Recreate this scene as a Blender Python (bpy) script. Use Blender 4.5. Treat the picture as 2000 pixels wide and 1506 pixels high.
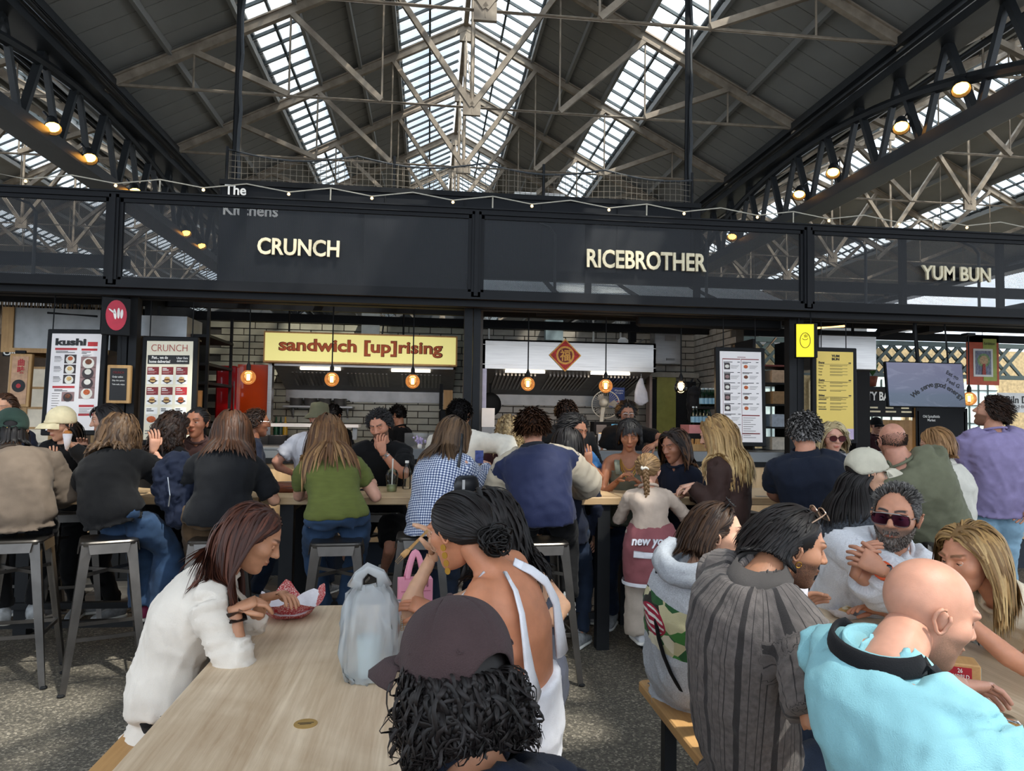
import bpy, bmesh, math, random
import numpy as np
from mathutils import Vector, Matrix, noise
random.seed(7); np.random.seed(7)
SC = bpy.context.scene; COL = SC.collection
for o in list(bpy.data.objects): bpy.data.objects.remove(o)
R = math.radians
# ---------------------------------------------------------------- camera
F = 1400.0; CAM = Vector((0, 0, 1.625)); YAW, PITCH, ROLL = R(6.6), R(2.62), .015
fw = Vector((math.sin(YAW)*math.cos(PITCH), math.cos(YAW)*math.cos(PITCH), math.sin(PITCH)))
r0 = Vector((math.cos(YAW), -math.sin(YAW), 0)); u0 = r0.cross(fw)
CR = r0*math.cos(ROLL)+u0*math.sin(ROLL); CU = -r0*math.sin(ROLL)+u0*math.cos(ROLL)
cd = bpy.data.cameras.new('camera'); cam = bpy.data.objects.new('camera', cd); COL.objects.link(cam)
cd.sensor_width = 36; cd.lens = F/2000*36; cd.clip_end = 300; cd.clip_start = .05
cam.matrix_world = Matrix(((CR.x, CU.x, -fw.x, CAM.x), (CR.y, CU.y, -fw.y, CAM.y), (CR.z, CU.z, -fw.z, CAM.z), (0, 0, 0, 1)))
SC.camera = cam
def ray(px, py): return fw+CR*((px-1000)/F)-CU*((py-753)/F)
def W(px, py, D): return CAM+ray(px, py)*D                     # photo pixel at a camera depth
def WY(px, py, Y): d = ray(px, py); return CAM+d*((Y-CAM.y)/d.y)   # ... on a plane parallel to the stall fronts
def WX(px, py, X): d = ray(px, py); return CAM+d*((X-CAM.x)/d.x)
def WZ(px, py, z): d = ray(px, py); return CAM+d*((z-CAM.z)/d.z)   # ... on a level plane
# ---------------------------------------------------------------- sky, sun, exposure
vs = SC.view_settings; vs.view_transform = 'Standard'; vs.look = 'None'; vs.gamma = 1; vs.use_curve_mapping = False
vs.exposure = 0.12
SC.cycles.use_denoising = True; SC.cycles.max_bounces = 8; SC.cycles.diffuse_bounces = 5; SC.cycles.glossy_bounces = 3
SC.cycles.transparent_max_bounces = 24; SC.cycles.transmission_bounces = 4; SC.cycles.sample_clamp_indirect = 6
SC.cycles.caustics_reflective = False; SC.cycles.caustics_refractive = False
wd = bpy.data.worlds.new('sky'); SC.world = wd; wd.use_nodes = True
nt = wd.node_tree; nt.nodes.clear(); N = nt.nodes.new; L = nt.links.new
out = N('ShaderNodeOutputWorld'); bg = N('ShaderNodeBackground'); L(bg.outputs[0], out.inputs[0])
tc = N('ShaderNodeTexCoord'); nz = N('ShaderNodeTexNoise'); nz.inputs['Scale'].default_value = 2.2; nz.inputs['Detail'].default_value = 6
L(tc.outputs['Generated'], nz.inputs['Vector'])
rp = N('ShaderNodeValToRGB'); rp.color_ramp.elements[0].position = .40; rp.color_ramp.elements[1].position = .66
rp.color_ramp.elements[0].color = (.58, .74, .94, 1); rp.color_ramp.elements[1].color = (1.0, .985, .96, 1)
L(nz.outputs['Fac'], rp.inputs[0]); L(rp.outputs[0], bg.inputs[0]); bg.inputs[1].default_value = 3.0
SUN_E = 7.0
sl = bpy.data.lights.new('sun', 'SUN'); sl.energy = SUN_E; sl.angle = R(1.2); sl.color = (1, .93, .82)
so = bpy.data.objects.new('sun', sl); COL.objects.link(so)
so.rotation_euler = Vector((-.34, .42, -.84)).to_track_quat('-Z', 'Y').to_euler()
# ---------------------------------------------------------------- helpers
def link(o, parent=None):
    COL.objects.link(o)
    if parent is not None: o.parent = parent
    return o
def tag(o, label=None, cat=None, group=None, kind=None):
    if label: o['label'] = label
    if cat: o['category'] = cat
    if group: o['group'] = group
    if kind: o['kind'] = kind
    return o
def empty(name, loc=(0, 0, 0), rz=0, label=None, cat=None, group=None, kind=None, parent=None, rx=0, ry=0):
    o = bpy.data.objects.new(name, None); o.empty_display_size = .05
    o.location = loc; o.rotation_euler = (rx, ry, rz); link(o, parent)
    return tag(o, label, cat, group, kind)
def V3(a): return np.array(a, float)
def nrm(v):
    v = np.asarray(v, float); n = np.linalg.norm(v); return v/n if n > 1e-9 else v
def frame(d, up=(0, 0, 1)):
    d = nrm(d); up = V3(up)
    if abs(d@up) > .98: up = V3((0, 1, 0)) if abs(d[1]) < .9 else V3((1, 0, 0))
    a = nrm(np.cross(d, up)); b = np.cross(a, d); return a, b, d
class MB:
    def __init__(s): s.v = []; s.f = []; s.m = []
    def add(s, v, f, mi=0):
        o = len(s.v); s.v += [tuple(map(float, p)) for p in v]; s.f += [tuple(i+o for i in q) for q in f]; s.m += [mi]*len(f); return s
    def box(s, c, size, rz=0, mi=0, ch=0):
        x, y, z = [q/2 for q in size]; co, si = math.cos(rz), math.sin(rz)
        if ch:
            vs_ = []; e = min(ch, x*.9, y*.9, z*.9)
            for zz, k in ((-z, 1), (-z+e, 0), (z-e, 0), (z, 1)):
                xi, yi = x-e*k, y-e*k; c2 = e*.9
                vs_ += [(-xi+c2, -yi, zz), (xi-c2, -yi, zz), (xi, -yi+c2, zz), (xi, yi-c2, zz), (xi-c2, yi, zz), (-xi+c2, yi, zz), (-xi, yi-c2, zz), (-xi, -yi+c2, zz)]
            fs = [tuple(range(7, -1, -1)), tuple(range(24, 32))]
            for r_ in range(3):
                for k in range(8): a = r_*8+k; b = r_*8+(k+1) % 8; fs.append((a, b, b+8, a+8))
        else:
            vs_ = [(-x, -y, -z), (x, -y, -z), (x, y, -z), (-x, y, -z), (-x, -y, z), (x, -y, z), (x, y, z), (-x, y, z)]
            fs = [(3, 2, 1, 0), (4, 5, 6, 7), (0, 1, 5, 4), (1, 2, 6, 5), (2, 3, 7, 6), (3, 0, 4, 7)]
        return s.add([(c[0]+a*co-b*si, c[1]+a*si+b*co, c[2]+d) for a, b, d in vs_], fs, mi)
    def b2(s, x0, x1, y0, y1, z0, z1, mi=0, ch=0):
        return s.box(((x0+x1)/2, (y0+y1)/2, (z0+z1)/2), (abs(x1-x0), abs(y1-y0), abs(z1-z0)), 0, mi, ch)
    def beam(s, p, q, w, h, up=(0, 0, 1), mi=0):
        p, q = V3(p), V3(q); a, b, d = frame(q-p, up); a = a*w/2; b = b*h/2
        v = [p-a-b, p+a-b, p+a+b, p-a+b, q-a-b, q+a-b, q+a+b, q-a+b]
        return s.add(v, [(0, 1, 2, 3)[::-1], (4, 5, 6, 7), (0, 1, 5, 4), (1, 2, 6, 5), (2, 3, 7, 6), (3, 0, 4, 7)], mi)
    def path(s, pts, r, n=8, mi=0, cap=True, flat=1.0, up=(0, 0, 1)):
        pts = [V3(p) for p in pts]; k = len(pts); rr = r if hasattr(r, '__len__') else [r]*k
        v = []; prev = None
        for i, p in enumerate(pts):
            d = pts[min(i+1, k-1)]-pts[max(i-1, 0)]
            if prev is None: a, b, d_ = frame(d, up)
            else:
                d_ = nrm(d); a = nrm(prev-d_*(prev@d_)); b = np.cross(a, d_)*-1; b = np.cross(d_, a)
            prev = a
            for j in range(n):
                t = 2*math.pi*j/n; v.append(p+a*math.cos(t)*rr[i]+b*math.sin(t)*rr[i]*flat)
        f = []
        for i in range(k-1):
            for j in range(n): a_ = i*n+j; b_ = i*n+(j+1) % n; f.append((a_, b_, b_+n, a_+n))
        if cap: f += [tuple(range(n-1, -1, -1)), tuple(range((k-1)*n, k*n))]
        return s.add(v, f, mi)
    def lathe(s, prof, n=16, c=(0, 0, 0), axis=None, mi=0, cap=True):
        v = []; f = []
        A = frame(axis) if axis is not None else (V3((1, 0, 0)), V3((0, 1, 0)), V3((0, 0, 1)))
        c = V3(c)
        for r_, z in prof:
            for j in range(n):
                t = 2*math.pi*j/n; v.append(c+A[0]*r_*math.cos(t)+A[1]*r_*math.sin(t)+A[2]*z)
        k = len(prof); cap = cap and len(set(z for _, z in prof)) > 1
        for i in range(k-1):
            for j in range(n): a = i*n+j; b = i*n+(j+1) % n; f.append((a, b, b+n, a+n))
        if cap: f += [tuple(range(n-1, -1, -1)), tuple(range((k-1)*n, k*n))]
        return s.add(v, f, mi)
    def sph(s, c, r, n=12, m=8, mi=0, ax=None):
        r = V3(r if hasattr(r, '__len__') else (r, r, r)); c = V3(c); v = []; f = []
        A = ax if ax is not None else np.eye(3)
        for i in range(m+1):
            ph = math.pi*i/m
            for j in range(n):
                t = 2*math.pi*j/n; q = V3((math.sin(ph)*math.cos(t), math.sin(ph)*math.sin(t), math.cos(ph)))*r
                v.append(c+q@A)
        for i in range(m):
            for j in range(n): a = i*n+j; b = i*n+(j+1) % n; f.append((a, a+n, b+n, b))
        return s.add(v, f, mi)
    def rings(s, rings, cap=True, mi=0, closed=True):
        n = len(rings[0]); v = [p for r_ in rings for p in r_]; f = []
        for i in range(len(rings)-1):
            for j in range(n if closed else n-1): a = i*n+j; b = i*n+(j+1) % n; f.append((a, b, b+n, a+n))
        if cap: f += [tuple(range(n-1, -1, -1)), tuple(range((len(rings)-1)*n, len(rings)*n))]
        return s.add(v, f, mi)
    def prism(s, poly, p0, ax, ay, az, th, mi=0):
        p0, ax, ay, az = map(V3, (p0, ax, ay, az)); n = len(poly)
        v = [p0+ax*a+ay*b for a, b in poly]+[p0+ax*a+ay*b+az*th for a, b in poly]
        return s.add(v, [tuple(range(n-1, -1, -1)), tuple(range(n, 2*n))]+[(i, (i+1) % n, (i+1) % n+n, i+n) for i in range(n)], mi)
    def mesh(s, name):
        me = bpy.data.meshes.new(name); me.from_pydata(s.v, [], s.f)
        if any(s.m): me.polygons.foreach_set('material_index', s.m)
        return me
    def build(s, name, mat, parent=None, smooth=False, **kw):
        me = s.mesh(name)
        for m_ in (mat if isinstance(mat, (list, tuple)) else [mat]): me.materials.append(m_)
        if smooth:
            me.polygons.foreach_set('use_smooth', [True]*len(me.polygons))
            if smooth != 'all':
                try: me.set_sharp_from_angle(angle=R(40))
                except Exception: pass
        me.validate()
        o = bpy.data.objects.new(name, me); link(o, parent)
        return tag(o, **kw)
def box(name, c, size, mat, parent=None, rz=0, ch=0, **kw): return MB().box(c, size, rz, 0, ch).build(name, mat, parent, **kw)
def inst(me, name, loc=(0, 0, 0), rot=(0, 0, 0), scale=(1, 1, 1), parent=None, **kw):
    o = bpy.data.objects.new(name, me); o.location = loc; o.rotation_euler = rot; o.scale = scale; link(o, parent); return tag(o, **kw)
def copy_tree(o, parent=None, **kw):
    c = o.copy(); COL.objects.link(c); c.parent = parent
    for ch in list(o.children): copy_tree(ch, c)
    return tag(c, **kw)
BAKE = []; TEXTS = []
def text(name, body, size, mat, parent, loc, rot=(R(90), 0, 0), ext=.002, off=0.0, align='CENTER', sx=1, shear=0, fit=None, **kw):
    cu = bpy.data.curves.new('tmp', 'FONT'); cu.body = body; cu.size = size; cu.extrude = ext; cu.offset = off*size
    cu.align_x = align; cu.align_y = 'CENTER'; cu.resolution_u = 3; cu.shear = shear
    o = bpy.data.objects.new('tmp_text', cu); o.location = loc; o.rotation_euler = rot; o.scale = (sx, 1, 1); link(o, parent)
    TEXTS.append((o, name, mat, kw, fit)); return o
def bake_all():
    bpy.context.view_layer.update(); dg = bpy.context.evaluated_depsgraph_get()
    for o, cb in BAKE:
        me = bpy.data.meshes.new_from_object(o.evaluated_get(dg)); o.modifiers.clear(); old = o.data; o.data = me; bpy.data.meshes.remove(old)
    for o, cb in BAKE:
        if cb: cb(o)
        o.data.polygons.foreach_set('use_smooth', [True]*len(o.data.polygons))
    for o, name, mat, kw, fit in TEXTS:
        me = bpy.data.meshes.new_from_object(o.evaluated_get(dg)); me.materials.clear(); me.materials.append(mat)
        if fit and len(me.vertices):
            a = np.empty(len(me.vertices)*3); me.vertices.foreach_get('co', a); a = a.reshape(-1, 3); lo, hi = a.min(0), a.max(0)
            sz = hi-lo; c = (hi+lo)/2; c[2] = 0; k = np.array([fit[0]/max(sz[0], 1e-6), fit[1]/max(sz[1], 1e-6), 1]); a = (a-c)*k; me.vertices.foreach_set('co', a.ravel())
        n = bpy.data.objects.new(name, me); n.location = o.location; n.rotation_euler = o.rotation_euler; n.scale = o.scale
        link(n, o.parent); tag(n, **kw)
    for o, *_ in TEXTS: bpy.data.objects.remove(o)
# ---------------------------------------------------------------- materials
MATS = {}
def srgb(h):
    if isinstance(h, str):
        h = h.lstrip('#'); c = [int(h[i:i+2], 16)/255 for i in (0, 2, 4)]
        return tuple((x/12.92 if x <= .04045 else ((x+.055)/1.055)**2.4) for x in c)
    return tuple(h[:3])
class NT:
    def __init__(s, m): s.t = m.node_tree; s.t.nodes.clear()
    def n(s, ty, **kw):
        x = s.t.nodes.new('ShaderNode'+ty)
        for k, v in kw.items():
            if k.startswith('i_'):
                key = k[2:].replace('_', ' ')
                x.inputs[int(key) if key.isdigit() else key].default_value = v
            else: setattr(x, k, v)
        return x
    def l(s, a, b): s.t.links.new(a, b)
    def ramp(s, fac, stops, interp='LINEAR'):
        x = s.n('ValToRGB'); cr = x.color_ramp; cr.interpolation = interp
        while len(cr.elements) < len(stops): cr.elements.new(1)
        for e, (p, c) in zip(cr.elements, stops): e.position = p; e.color = (*srgb(c), 1) if not isinstance(c, (int, float)) else (c, c, c, 1)
        s.l(fac, x.inputs[0]); return x.outputs[0]
    def mix(s, fac, a, b, bt='MIX'):
        x = s.n('MixRGB', blend_type=bt)
        for i, q in zip((0, 1, 2), (fac, a, b)):
            if hasattr(q, 'is_linked') or hasattr(q, 'links'): s.l(q, x.inputs[i])
            elif i == 0: x.inputs[0].default_value = q
            else: x.inputs[i].default_value = (*srgb(q), 1)
        return x.outputs[0]
    def math(s, op, a, b=None, c=None):
        x = s.n('Math', operation=op)
        for i, q in enumerate((a, b, c)):
            if q is None: continue
            if hasattr(q, 'links'): s.l(q, x.inputs[i])
            else: x.inputs[i].default_value = q
        return x.outputs[0]
def newmat(name):
    m = bpy.data.materials.new(name); m.use_nodes = True; return m, NT(m)
def M(name, col, rough=.6, metal=0, var=.12, scale=12, bump=0, bscale=60, spec=.4, sheen=0, coat=0, emit=0, alpha=1, stretch=None, coord='Object', var2=None, sub=0):
    """procedural material: colour broken up by noise, fine relief from a second noise"""
    if name in MATS: return MATS[name]
    m, t = newmat(name); MATS[name] = m; c = srgb(col)
    o = t.n('OutputMaterial'); p = t.n('BsdfPrincipled'); t.l(p.outputs[0], o.inputs[0])
    co = t.n('TexCoord').outputs[coord]
    if stretch: mp = t.n('Mapping'); mp.inputs['Scale'].default_value = stretch; t.l(co, mp.inputs[0]); co = mp.outputs[0]
    nz = t.n('TexNoise', i_Scale=scale, i_Detail=4.0); t.l(co, nz.inputs['Vector'])
    d = tuple(x*(1-var) for x in c); h = tuple(min(1, x*(1+var)) for x in c) if var2 is None else srgb(var2)
    t.l(t.ramp(nz.outputs['Fac'], [(.3, d), (.7, h)]), p.inputs['Base Color'])
    p.inputs['Roughness'].default_value = rough; p.inputs['Metallic'].default_value = metal
    p.inputs['Specular IOR Level'].default_value = spec
    if sheen: p.inputs['Sheen Weight'].default_value = sheen
    if coat: p.inputs['Coat Weight'].default_value = coat
    if sub: p.inputs['Subsurface Weight'].default_value = sub; p.inputs['Subsurface Radius'].default_value = (.02, .008, .004); p.inputs['Subsurface Scale'].default_value = .4
    if emit: p.inputs['Emission Color'].default_value = (*c, 1); p.inputs['Emission Strength'].default_value = emit
    if bump:
        n2 = t.n('TexNoise', i_Scale=bscale, i_Detail=3.0); t.l(co, n2.inputs['Vector'])
        b = t.n('Bump', i_Strength=bump, i_Distance=.01); t.l(n2.outputs['Fac'], b.inputs['Height']); t.l(b.outputs[0], p.inputs['Normal'])
    return m
def Mglass(name, tint=(.9, .95, .95), rough=.03, clear=.75, frost=0.0):
    """thin pane: see-through with a glossy film and optional frost"""
    if name in MATS: return MATS[name]
    m, t = newmat(name); MATS[name] = m
    o = t.n('OutputMaterial'); tr = t.n('BsdfTransparent'); tr.inputs[0].default_value = (*tint, 1)
    g = t.n('BsdfGlossy', i_Roughness=rough); fz = t.n('Fresnel', i_IOR=1.45)
    mx = t.n('MixShader'); t.l(t.math('MULTIPLY', fz.outputs[0], 1-clear+.5), mx.inputs[0]); t.l(tr.outputs[0], mx.inputs[1]); t.l(g.outputs[0], mx.inputs[2])
    last = mx.outputs[0]
    if frost:
        tl = t.n('BsdfTranslucent'); tl.inputs[0].default_value = (.9, .94, .96, 1)
        df = t.n('BsdfDiffuse'); df.inputs[0].default_value = (.8, .84, .86, 1)
        m1 = t.n('MixShader', i_0=.3); t.l(tl.outputs[0], m1.inputs[1]); t.l(df.outputs[0], m1.inputs[2])
        nz = t.n('TexNoise', i_Scale=1.3, i_Detail=5.0); t.l(t.n('TexCoord').outputs['Object'], nz.inputs['Vector'])
        m2 = t.n('MixShader'); t.l(t.math('MULTIPLY', nz.outputs['Fac'], frost*2), m2.inputs[0]); t.l(last, m2.inputs[1]); t.l(m1.outputs[0], m2.inputs[2]); last = m2.outputs[0]
    t.l(last, o.inputs[0]); return m
def Mwood(name, c0, c1, axis=1, sc=1.0, rough=.5, bump=.15):
    if name in MATS: return MATS[name]
    m, t = newmat(name); MATS[name] = m
    o = t.n('OutputMaterial'); p = t.n('BsdfPrincipled'); t.l(p.outputs[0], o.inputs[0])
    st = [22*sc]*3; st[axis] = 1.6*sc
    mp = t.n('Mapping'); mp.inputs['Scale'].default_value = st; t.l(t.n('TexCoord').outputs['Object'], mp.inputs[0])
    n1 = t.n('TexNoise', i_Scale=1.0, i_Detail=8.0, i_Roughness=.65, i_Distortion=.6); t.l(mp.outputs[0], n1.inputs['Vector'])
    n2 = t.n('TexNoise', i_Scale=2.5*sc, i_Detail=4.0, i_Distortion=1.2); t.l(t.n('TexCoord').outputs['Object'], n2.inputs['Vector'])
    mp2 = t.n('Mapping'); s2 = [160*sc]*3; s2[axis] = 5*sc; mp2.inputs['Scale'].default_value = s2; t.l(t.n('TexCoord').outputs['Object'], mp2.inputs[0])
    n3 = t.n('TexNoise', i_Scale=1.0, i_Detail=3.0); t.l(mp2.outputs[0], n3.inputs['Vector'])
    g = t.math('MULTIPLY_ADD', n2.outputs['Fac'], .5, t.math('MULTIPLY', n1.outputs['Fac'], .62))
    g = t.math('MULTIPLY_ADD', n3.outputs['Fac'], .22, t.math('SUBTRACT', g, .11))
    t.l(t.ramp(g, [(.33, c0), (.52, tuple((a+b)/2 for a, b in zip(srgb(c0), srgb(c1)))), (.68, c1)]), p.inputs['Base Color'])
    p.inputs['Roughness'].default_value = rough; p.inputs['Specular IOR Level'].default_value = .35
    b = t.n('Bump', i_Strength=bump, i_Distance=.004); t.l(t.math('ADD', n1.outputs['Fac'], n3.outputs['Fac']), b.inputs['Height']); t.l(b.outputs[0], p.inputs['Normal'])
    return m
# ================================================================ the hall: floor, roof, trusses, girders
m_dark = M('black_steel', '#17181a', .6, 0, .15, 8, .05, 40, spec=.25)
m_fas = M('fascia_steel', '#131417', .6, 0, .12, 6, spec=.22)
m_board = M('grey_roof_boards', '#8d8c88', .6, 0, .14, 1.3, .06, 30, stretch=(1, .6, 1))
m_back = M('roof_backing', '#3b3c3c', .8)
m_truss = M('cream_truss_paint', '#8f8171', .6, .05, .22, 5, .05, 60, var2='#a99b89')
m_gird = M('girder_paint', '#2c2e30', .4, .35, .2, 4)
m_bar = M('glazing_bars', '#4c5355', .5, .2)
m_pane = Mglass('roof_glass', (.86, .91, .94), .05, .8, .16)
def asphalt():
    m, t = newmat('asphalt'); o = t.n('OutputMaterial'); p = t.n('BsdfPrincipled'); t.l(p.outputs[0], o.inputs[0])
    co = t.n('TexCoord').outputs['Object']
    v = t.n('TexVoronoi', i_Scale=95.0); t.l(co, v.inputs['Vector'])
    n = t.n('TexNoise', i_Scale=170.0, i_Detail=3.0); t.l(co, n.inputs['Vector'])
    n2 = t.n('TexNoise', i_Scale=1.1, i_Detail=6.0); t.l(co, n2.inputs['Vector'])
    sep = t.n('SeparateColor'); t.l(v.outputs['Color'], sep.inputs[0])
    c = t.ramp(sep.outputs[0], [(0, '#4c4740'), (.45, '#625c51'), (.8, '#7c7466'), (1, '#b0a694')])
    c = t.mix(t.math('MULTIPLY', n.outputs['Fac'], .5), c, '#4e4a43')
    c = t.mix(t.ramp(n2.outputs['Fac'], [(.35, .75), (.65, 1.0)]), '#3f3c37', c)
    t.l(c, p.inputs['Base Color']); p.inputs['Roughness'].default_value = .75; p.inputs['Specular IOR Level'].default_value = .3
    b = t.n('Bump', i_Strength=.35, i_Distance=.006); t.l(v.outputs['Distance'], b.inputs['Height']); t.l(b.outputs[0], p.inputs['Normal'])
    return m
flo = MB().b2(-30, 30, -14, 60, -.2, 0).build('floor', asphalt(), kind='structure', label='dark speckled asphalt floor of the market hall')
m_tile = M('dark_paver', '#4a4743', .6, 0, .25, 3, .08, 60)
tm = MB().box((0, 0, .004), (.585, .285, .012), 0, 0, .004).mesh('paver'); tm.materials.append(m_tile)
for i in range(19):
    for j in range(4): inst(tm, 'paver', (-5.1+i*.6+(j % 2)*.3, 6.35+j*.3, 0), parent=flo)
UN = 5.0; ZE = 1.625+UN; XL, XR = -1.02*UN, 1.255*UN; CX = (XL+XR)/2; HW = (XR-XL)/2; ZR = 1.625+UN*1.588
def rp_(cx, sgn, t, y, dz=0): return V3((cx+sgn*HW*(1-t), y, ZE+t*(ZR-ZE)+dz))      # a point on a roof slope
OPQ = [(0, .37), (.51, .765)]; GLS = [(.37, .51), (.765, .985)]
def slab(cx, sgn, t0, t1, y0, y1, th, dz=0):
    a, b, c, d = rp_(cx, sgn, t0, y0, dz), rp_(cx, sgn, t1, y0, dz), rp_(cx, sgn, t1, y1, dz), rp_(cx, sgn, t0, y1, dz)
    n = nrm(np.cross(b-a, d-a)); n = n if n[2] > 0 else -n
    v = [a, b, c, d]+[q+n*th for q in (a, b, c, d)]
    return v, [(0, 1, 2, 3), (7, 6, 5, 4), (0, 4, 5, 1), (1, 5, 6, 2), (2, 6, 7, 3), (3, 7, 4, 0)]
def roof(cx, name, label, Y0, Y1, P0, P1):
    root = empty(name, (0, 0, 0), label=label, kind='structure')
    pw = .36; gw = .42
    for sgn in (-1, 1):
        for k, (t0, t1) in enumerate(OPQ):
            MB().add(*slab(cx, sgn, t0-.012, t1+.012, Y0, Y1, .04, .05)).build('roof_sheet', m_back, root)
            if P1 > P0:
                v, f = slab(cx, sgn, t0, t1, 0, pw-.016, .025); me = MB().add(v, f).mesh('roof_board'); me.materials.append(m_board)
                for i in range(int((P1-P0)/pw)): inst(me, 'roof_board', (0, P0+i*pw, random.uniform(-.004, .004)), parent=root)
            for ya, yb in ((Y0, P0), (P1, Y1)) if P1 > P0 else ((Y0, Y1),):
                if yb > ya: MB().add(*slab(cx, sgn, t0, t1, ya, yb, .025)).build('roof_lining', m_board, root)
        for k, (t0, t1) in enumerate(GLS):
            if P1 > P0:
                v, f = slab(cx, sgn, t0, t1, .01, gw-.01, .008, .03); me = MB().add(v[:4], [(0, 1, 2, 3)]).mesh('glass_pane'); me.materials.append(m_pane)
                for i in range(int((P1-P0)/gw)): inst(me, 'glass_pane', (0, P0+i*gw, 0), parent=root)
            for ya, yb in ((Y0, P0), (P1, Y1)) if P1 > P0 else ((Y0, Y1),):
                if yb > ya: MB().add(slab(cx, sgn, t0, t1, ya, yb, .008, .03)[0][:4], [(0, 1, 2, 3)]).build('glass_sheet', m_pane, root)
            b = MB(); y = Y0
            while y < Y1: b.beam(rp_(cx, sgn, t0, y), rp_(cx, sgn, t1, y), .03, .05); y += gw
            b.beam(rp_(cx, sgn, (t0+t1)/2, Y0, .02), rp_(cx, sgn, (t0+t1)/2, Y1, .02), .04, .05)
            b.build('glazing_bars', m_bar, root, kind='stuff')
        for t in (.015, .19, .37, .51, .64, .765):
            MB().beam(rp_(cx, sgn, t, Y0, -.06), rp_(cx, sgn, t, Y1, -.06), .06 if t > .1 else .12, .12).build('purlin', m_board if t > .05 else m_gird, root)
    MB().beam((cx, Y0, ZR-.06), (cx, Y1, ZR-.06), .09, .2).build('ridge_beam', m_truss, root)
    return root
roof(CX, 'ceiling', 'pitched roof with grey boards and three long glazed strips over the stalls', -5, 46, 4.4, 26)
roof(CX-2*HW, 'ceiling', 'neighbouring glazed roof bay beyond the left girder', -5, 46, 0, 0)
roof(CX+2*HW, 'ceiling', 'neighbouring glazed roof bay beyond the right girder', -5, 46, 0, 0)
# trusses: rafters, tie rod, hangers and struts, copied along each bay
def truss():
    root = empty('roof_truss', (0, 0, 0), kind='structure', label='cream painted iron roof truss with slender tie rods')
    zt = ZE-.05
    for s in (-1, 1):
        MB().beam(rp_(0, s, 0, 0, -.16), rp_(0, s, 1, 0, -.16), .09, .14).beam(rp_(0, s, 0, 0, -.09), rp_(0, s, 1, 0, -.09), .15, .025).build('rafter', m_truss, root)
        MB().b2(s*HW-.28 if s > 0 else s*HW, s*HW if s > 0 else s*HW+.28, -.05, .05, zt-.12, zt+.06).build('shoe_plate', m_truss, root)
        for k in (1, 2, 3):
            t = k/4; top = rp_(0, s, t, 0, -.2); x = top[0]
            MB().path([(x, 0, zt), top], .016, 6).build('hanger_rod', m_truss, root)
            nx = rp_(0, s, (k+1)/4, 0)[0]
            MB().beam(top, (nx, 0, zt+.02), .085, .085).build('strut', m_truss, root)
    MB().path([(-HW, 0, zt), (HW, 0, zt)], .026, 6).build('tie_rod', m_truss, root)
    MB().path([(0, 0, zt-.1), (0, 0, ZR-.2)], .035, 8).build('king_rod', m_truss, root)
    MB().b2(-.14, .14, -.03, .03, zt-.13, zt+.1).b2(-.12, .12, -.04, .04, ZR-.45, ZR-.15).build('gusset', m_truss, root)
    return root
T0 = truss(); T0.location = (CX, -2.5, 0)
ys = [-2.5+2.75*i for i in range(15)]
for y in ys[1:]: copy_tree(T0).location = (CX, y, 0)
for s in (-1, 1):
    for y in ys[2:13]: copy_tree(T0).location = (CX+s*2*HW, y+.6, 0)
# ridge bracing lengthways between the trusses (slender diagonals)
for i in range(2, 10):
    y0, y1 = ys[i], ys[i+1]
    for s in (-1, 1):
        MB().path([(CX, y0, ZE), (CX+s*.0, y1, ZR-.3)], .012, 5).build('roof_brace', m_truss, kind='structure')
        break
# valley girders: chords, zigzag struts, arched tube, lamps; iron columns
ZB = 5.2
def girder(x, near):
    g = empty('lattice_girder', (x, 0, 0), kind='structure', label='dark riveted lattice girder carrying the roof valley')
    for z, w, h, nm in ((ZE-.22, .34, .16, 'top_chord'), (ZB, .30, .17, 'bottom_chord')):
        MB().b2(-w/2, w/2, -8, 44, z-h/2, z+h/2).b2(-w/2-.05, w/2+.05, -8, 44, z-h/2-.02, z-h/2+.012).build(nm, m_gird, g)
    MB().b2(-.33, .33, -8, 44, ZE-.1, ZE+.02).build('valley_gutter', m_gird, g)
    if not near: return
    for s in (-1, 1): MB().path([(s*.42, -8, ZE-.3), (s*.42, 44, ZE-.3)], .07, 8).build('rain_pipe', m_gird, g)
    a = MB().beam((0, 0, ZB), (0, .46, ZE-.25), .1, .06).mesh('strut'); a.materials.append(m_gird)
    b = MB().beam((0, .46, ZE-.25), (0, .92, ZB), .07, .07).mesh('strut'); b.materials.append(m_gird)
    y = 2.0
    while y < 28: inst(a, 'strut', (0, y, 0), parent=g); inst(b, 'strut', (0, y, 0), parent=g); y += .92
    for y0 in (-4.5, 6.2, 16.9, 27.6):
        pts = [(.0, y0+10.7*k/20, 6.28-.036*(10.7*k/20-5.35)**2) for k in range(21)]
        MB().path(pts, .075, 8).build('arched_tube', m_gird, g)
for x in (XL, XR): girder(x, True)
for x in (XL-2*HW, XR+2*HW): girder(x, False)
for x in (XL, XR):
    for y in (-4.5, 6.2+.0, 27.6):
        if y > 0 and y < 10: y = 5.4 if x < 0 else 3.2
        c = empty('iron_column', (x, y, 0), kind='structure', label='slender dark iron column under the valley girder')
        MB().lathe([(.22, 0), (.22, .25), (.14, .4), (.11, .6), (.10, 3.9), (.16, 4.1), (.12, 4.2), (.24, 4.6), (.24, ZB-.1)], 14).build('shaft', m_gird, c, True)
m_lampbody = M('lamp_housing', '#26282b', .5, .2)
m_warm = M('lamp_glow_warm', '#ffb04a', .5, emit=14)
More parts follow.
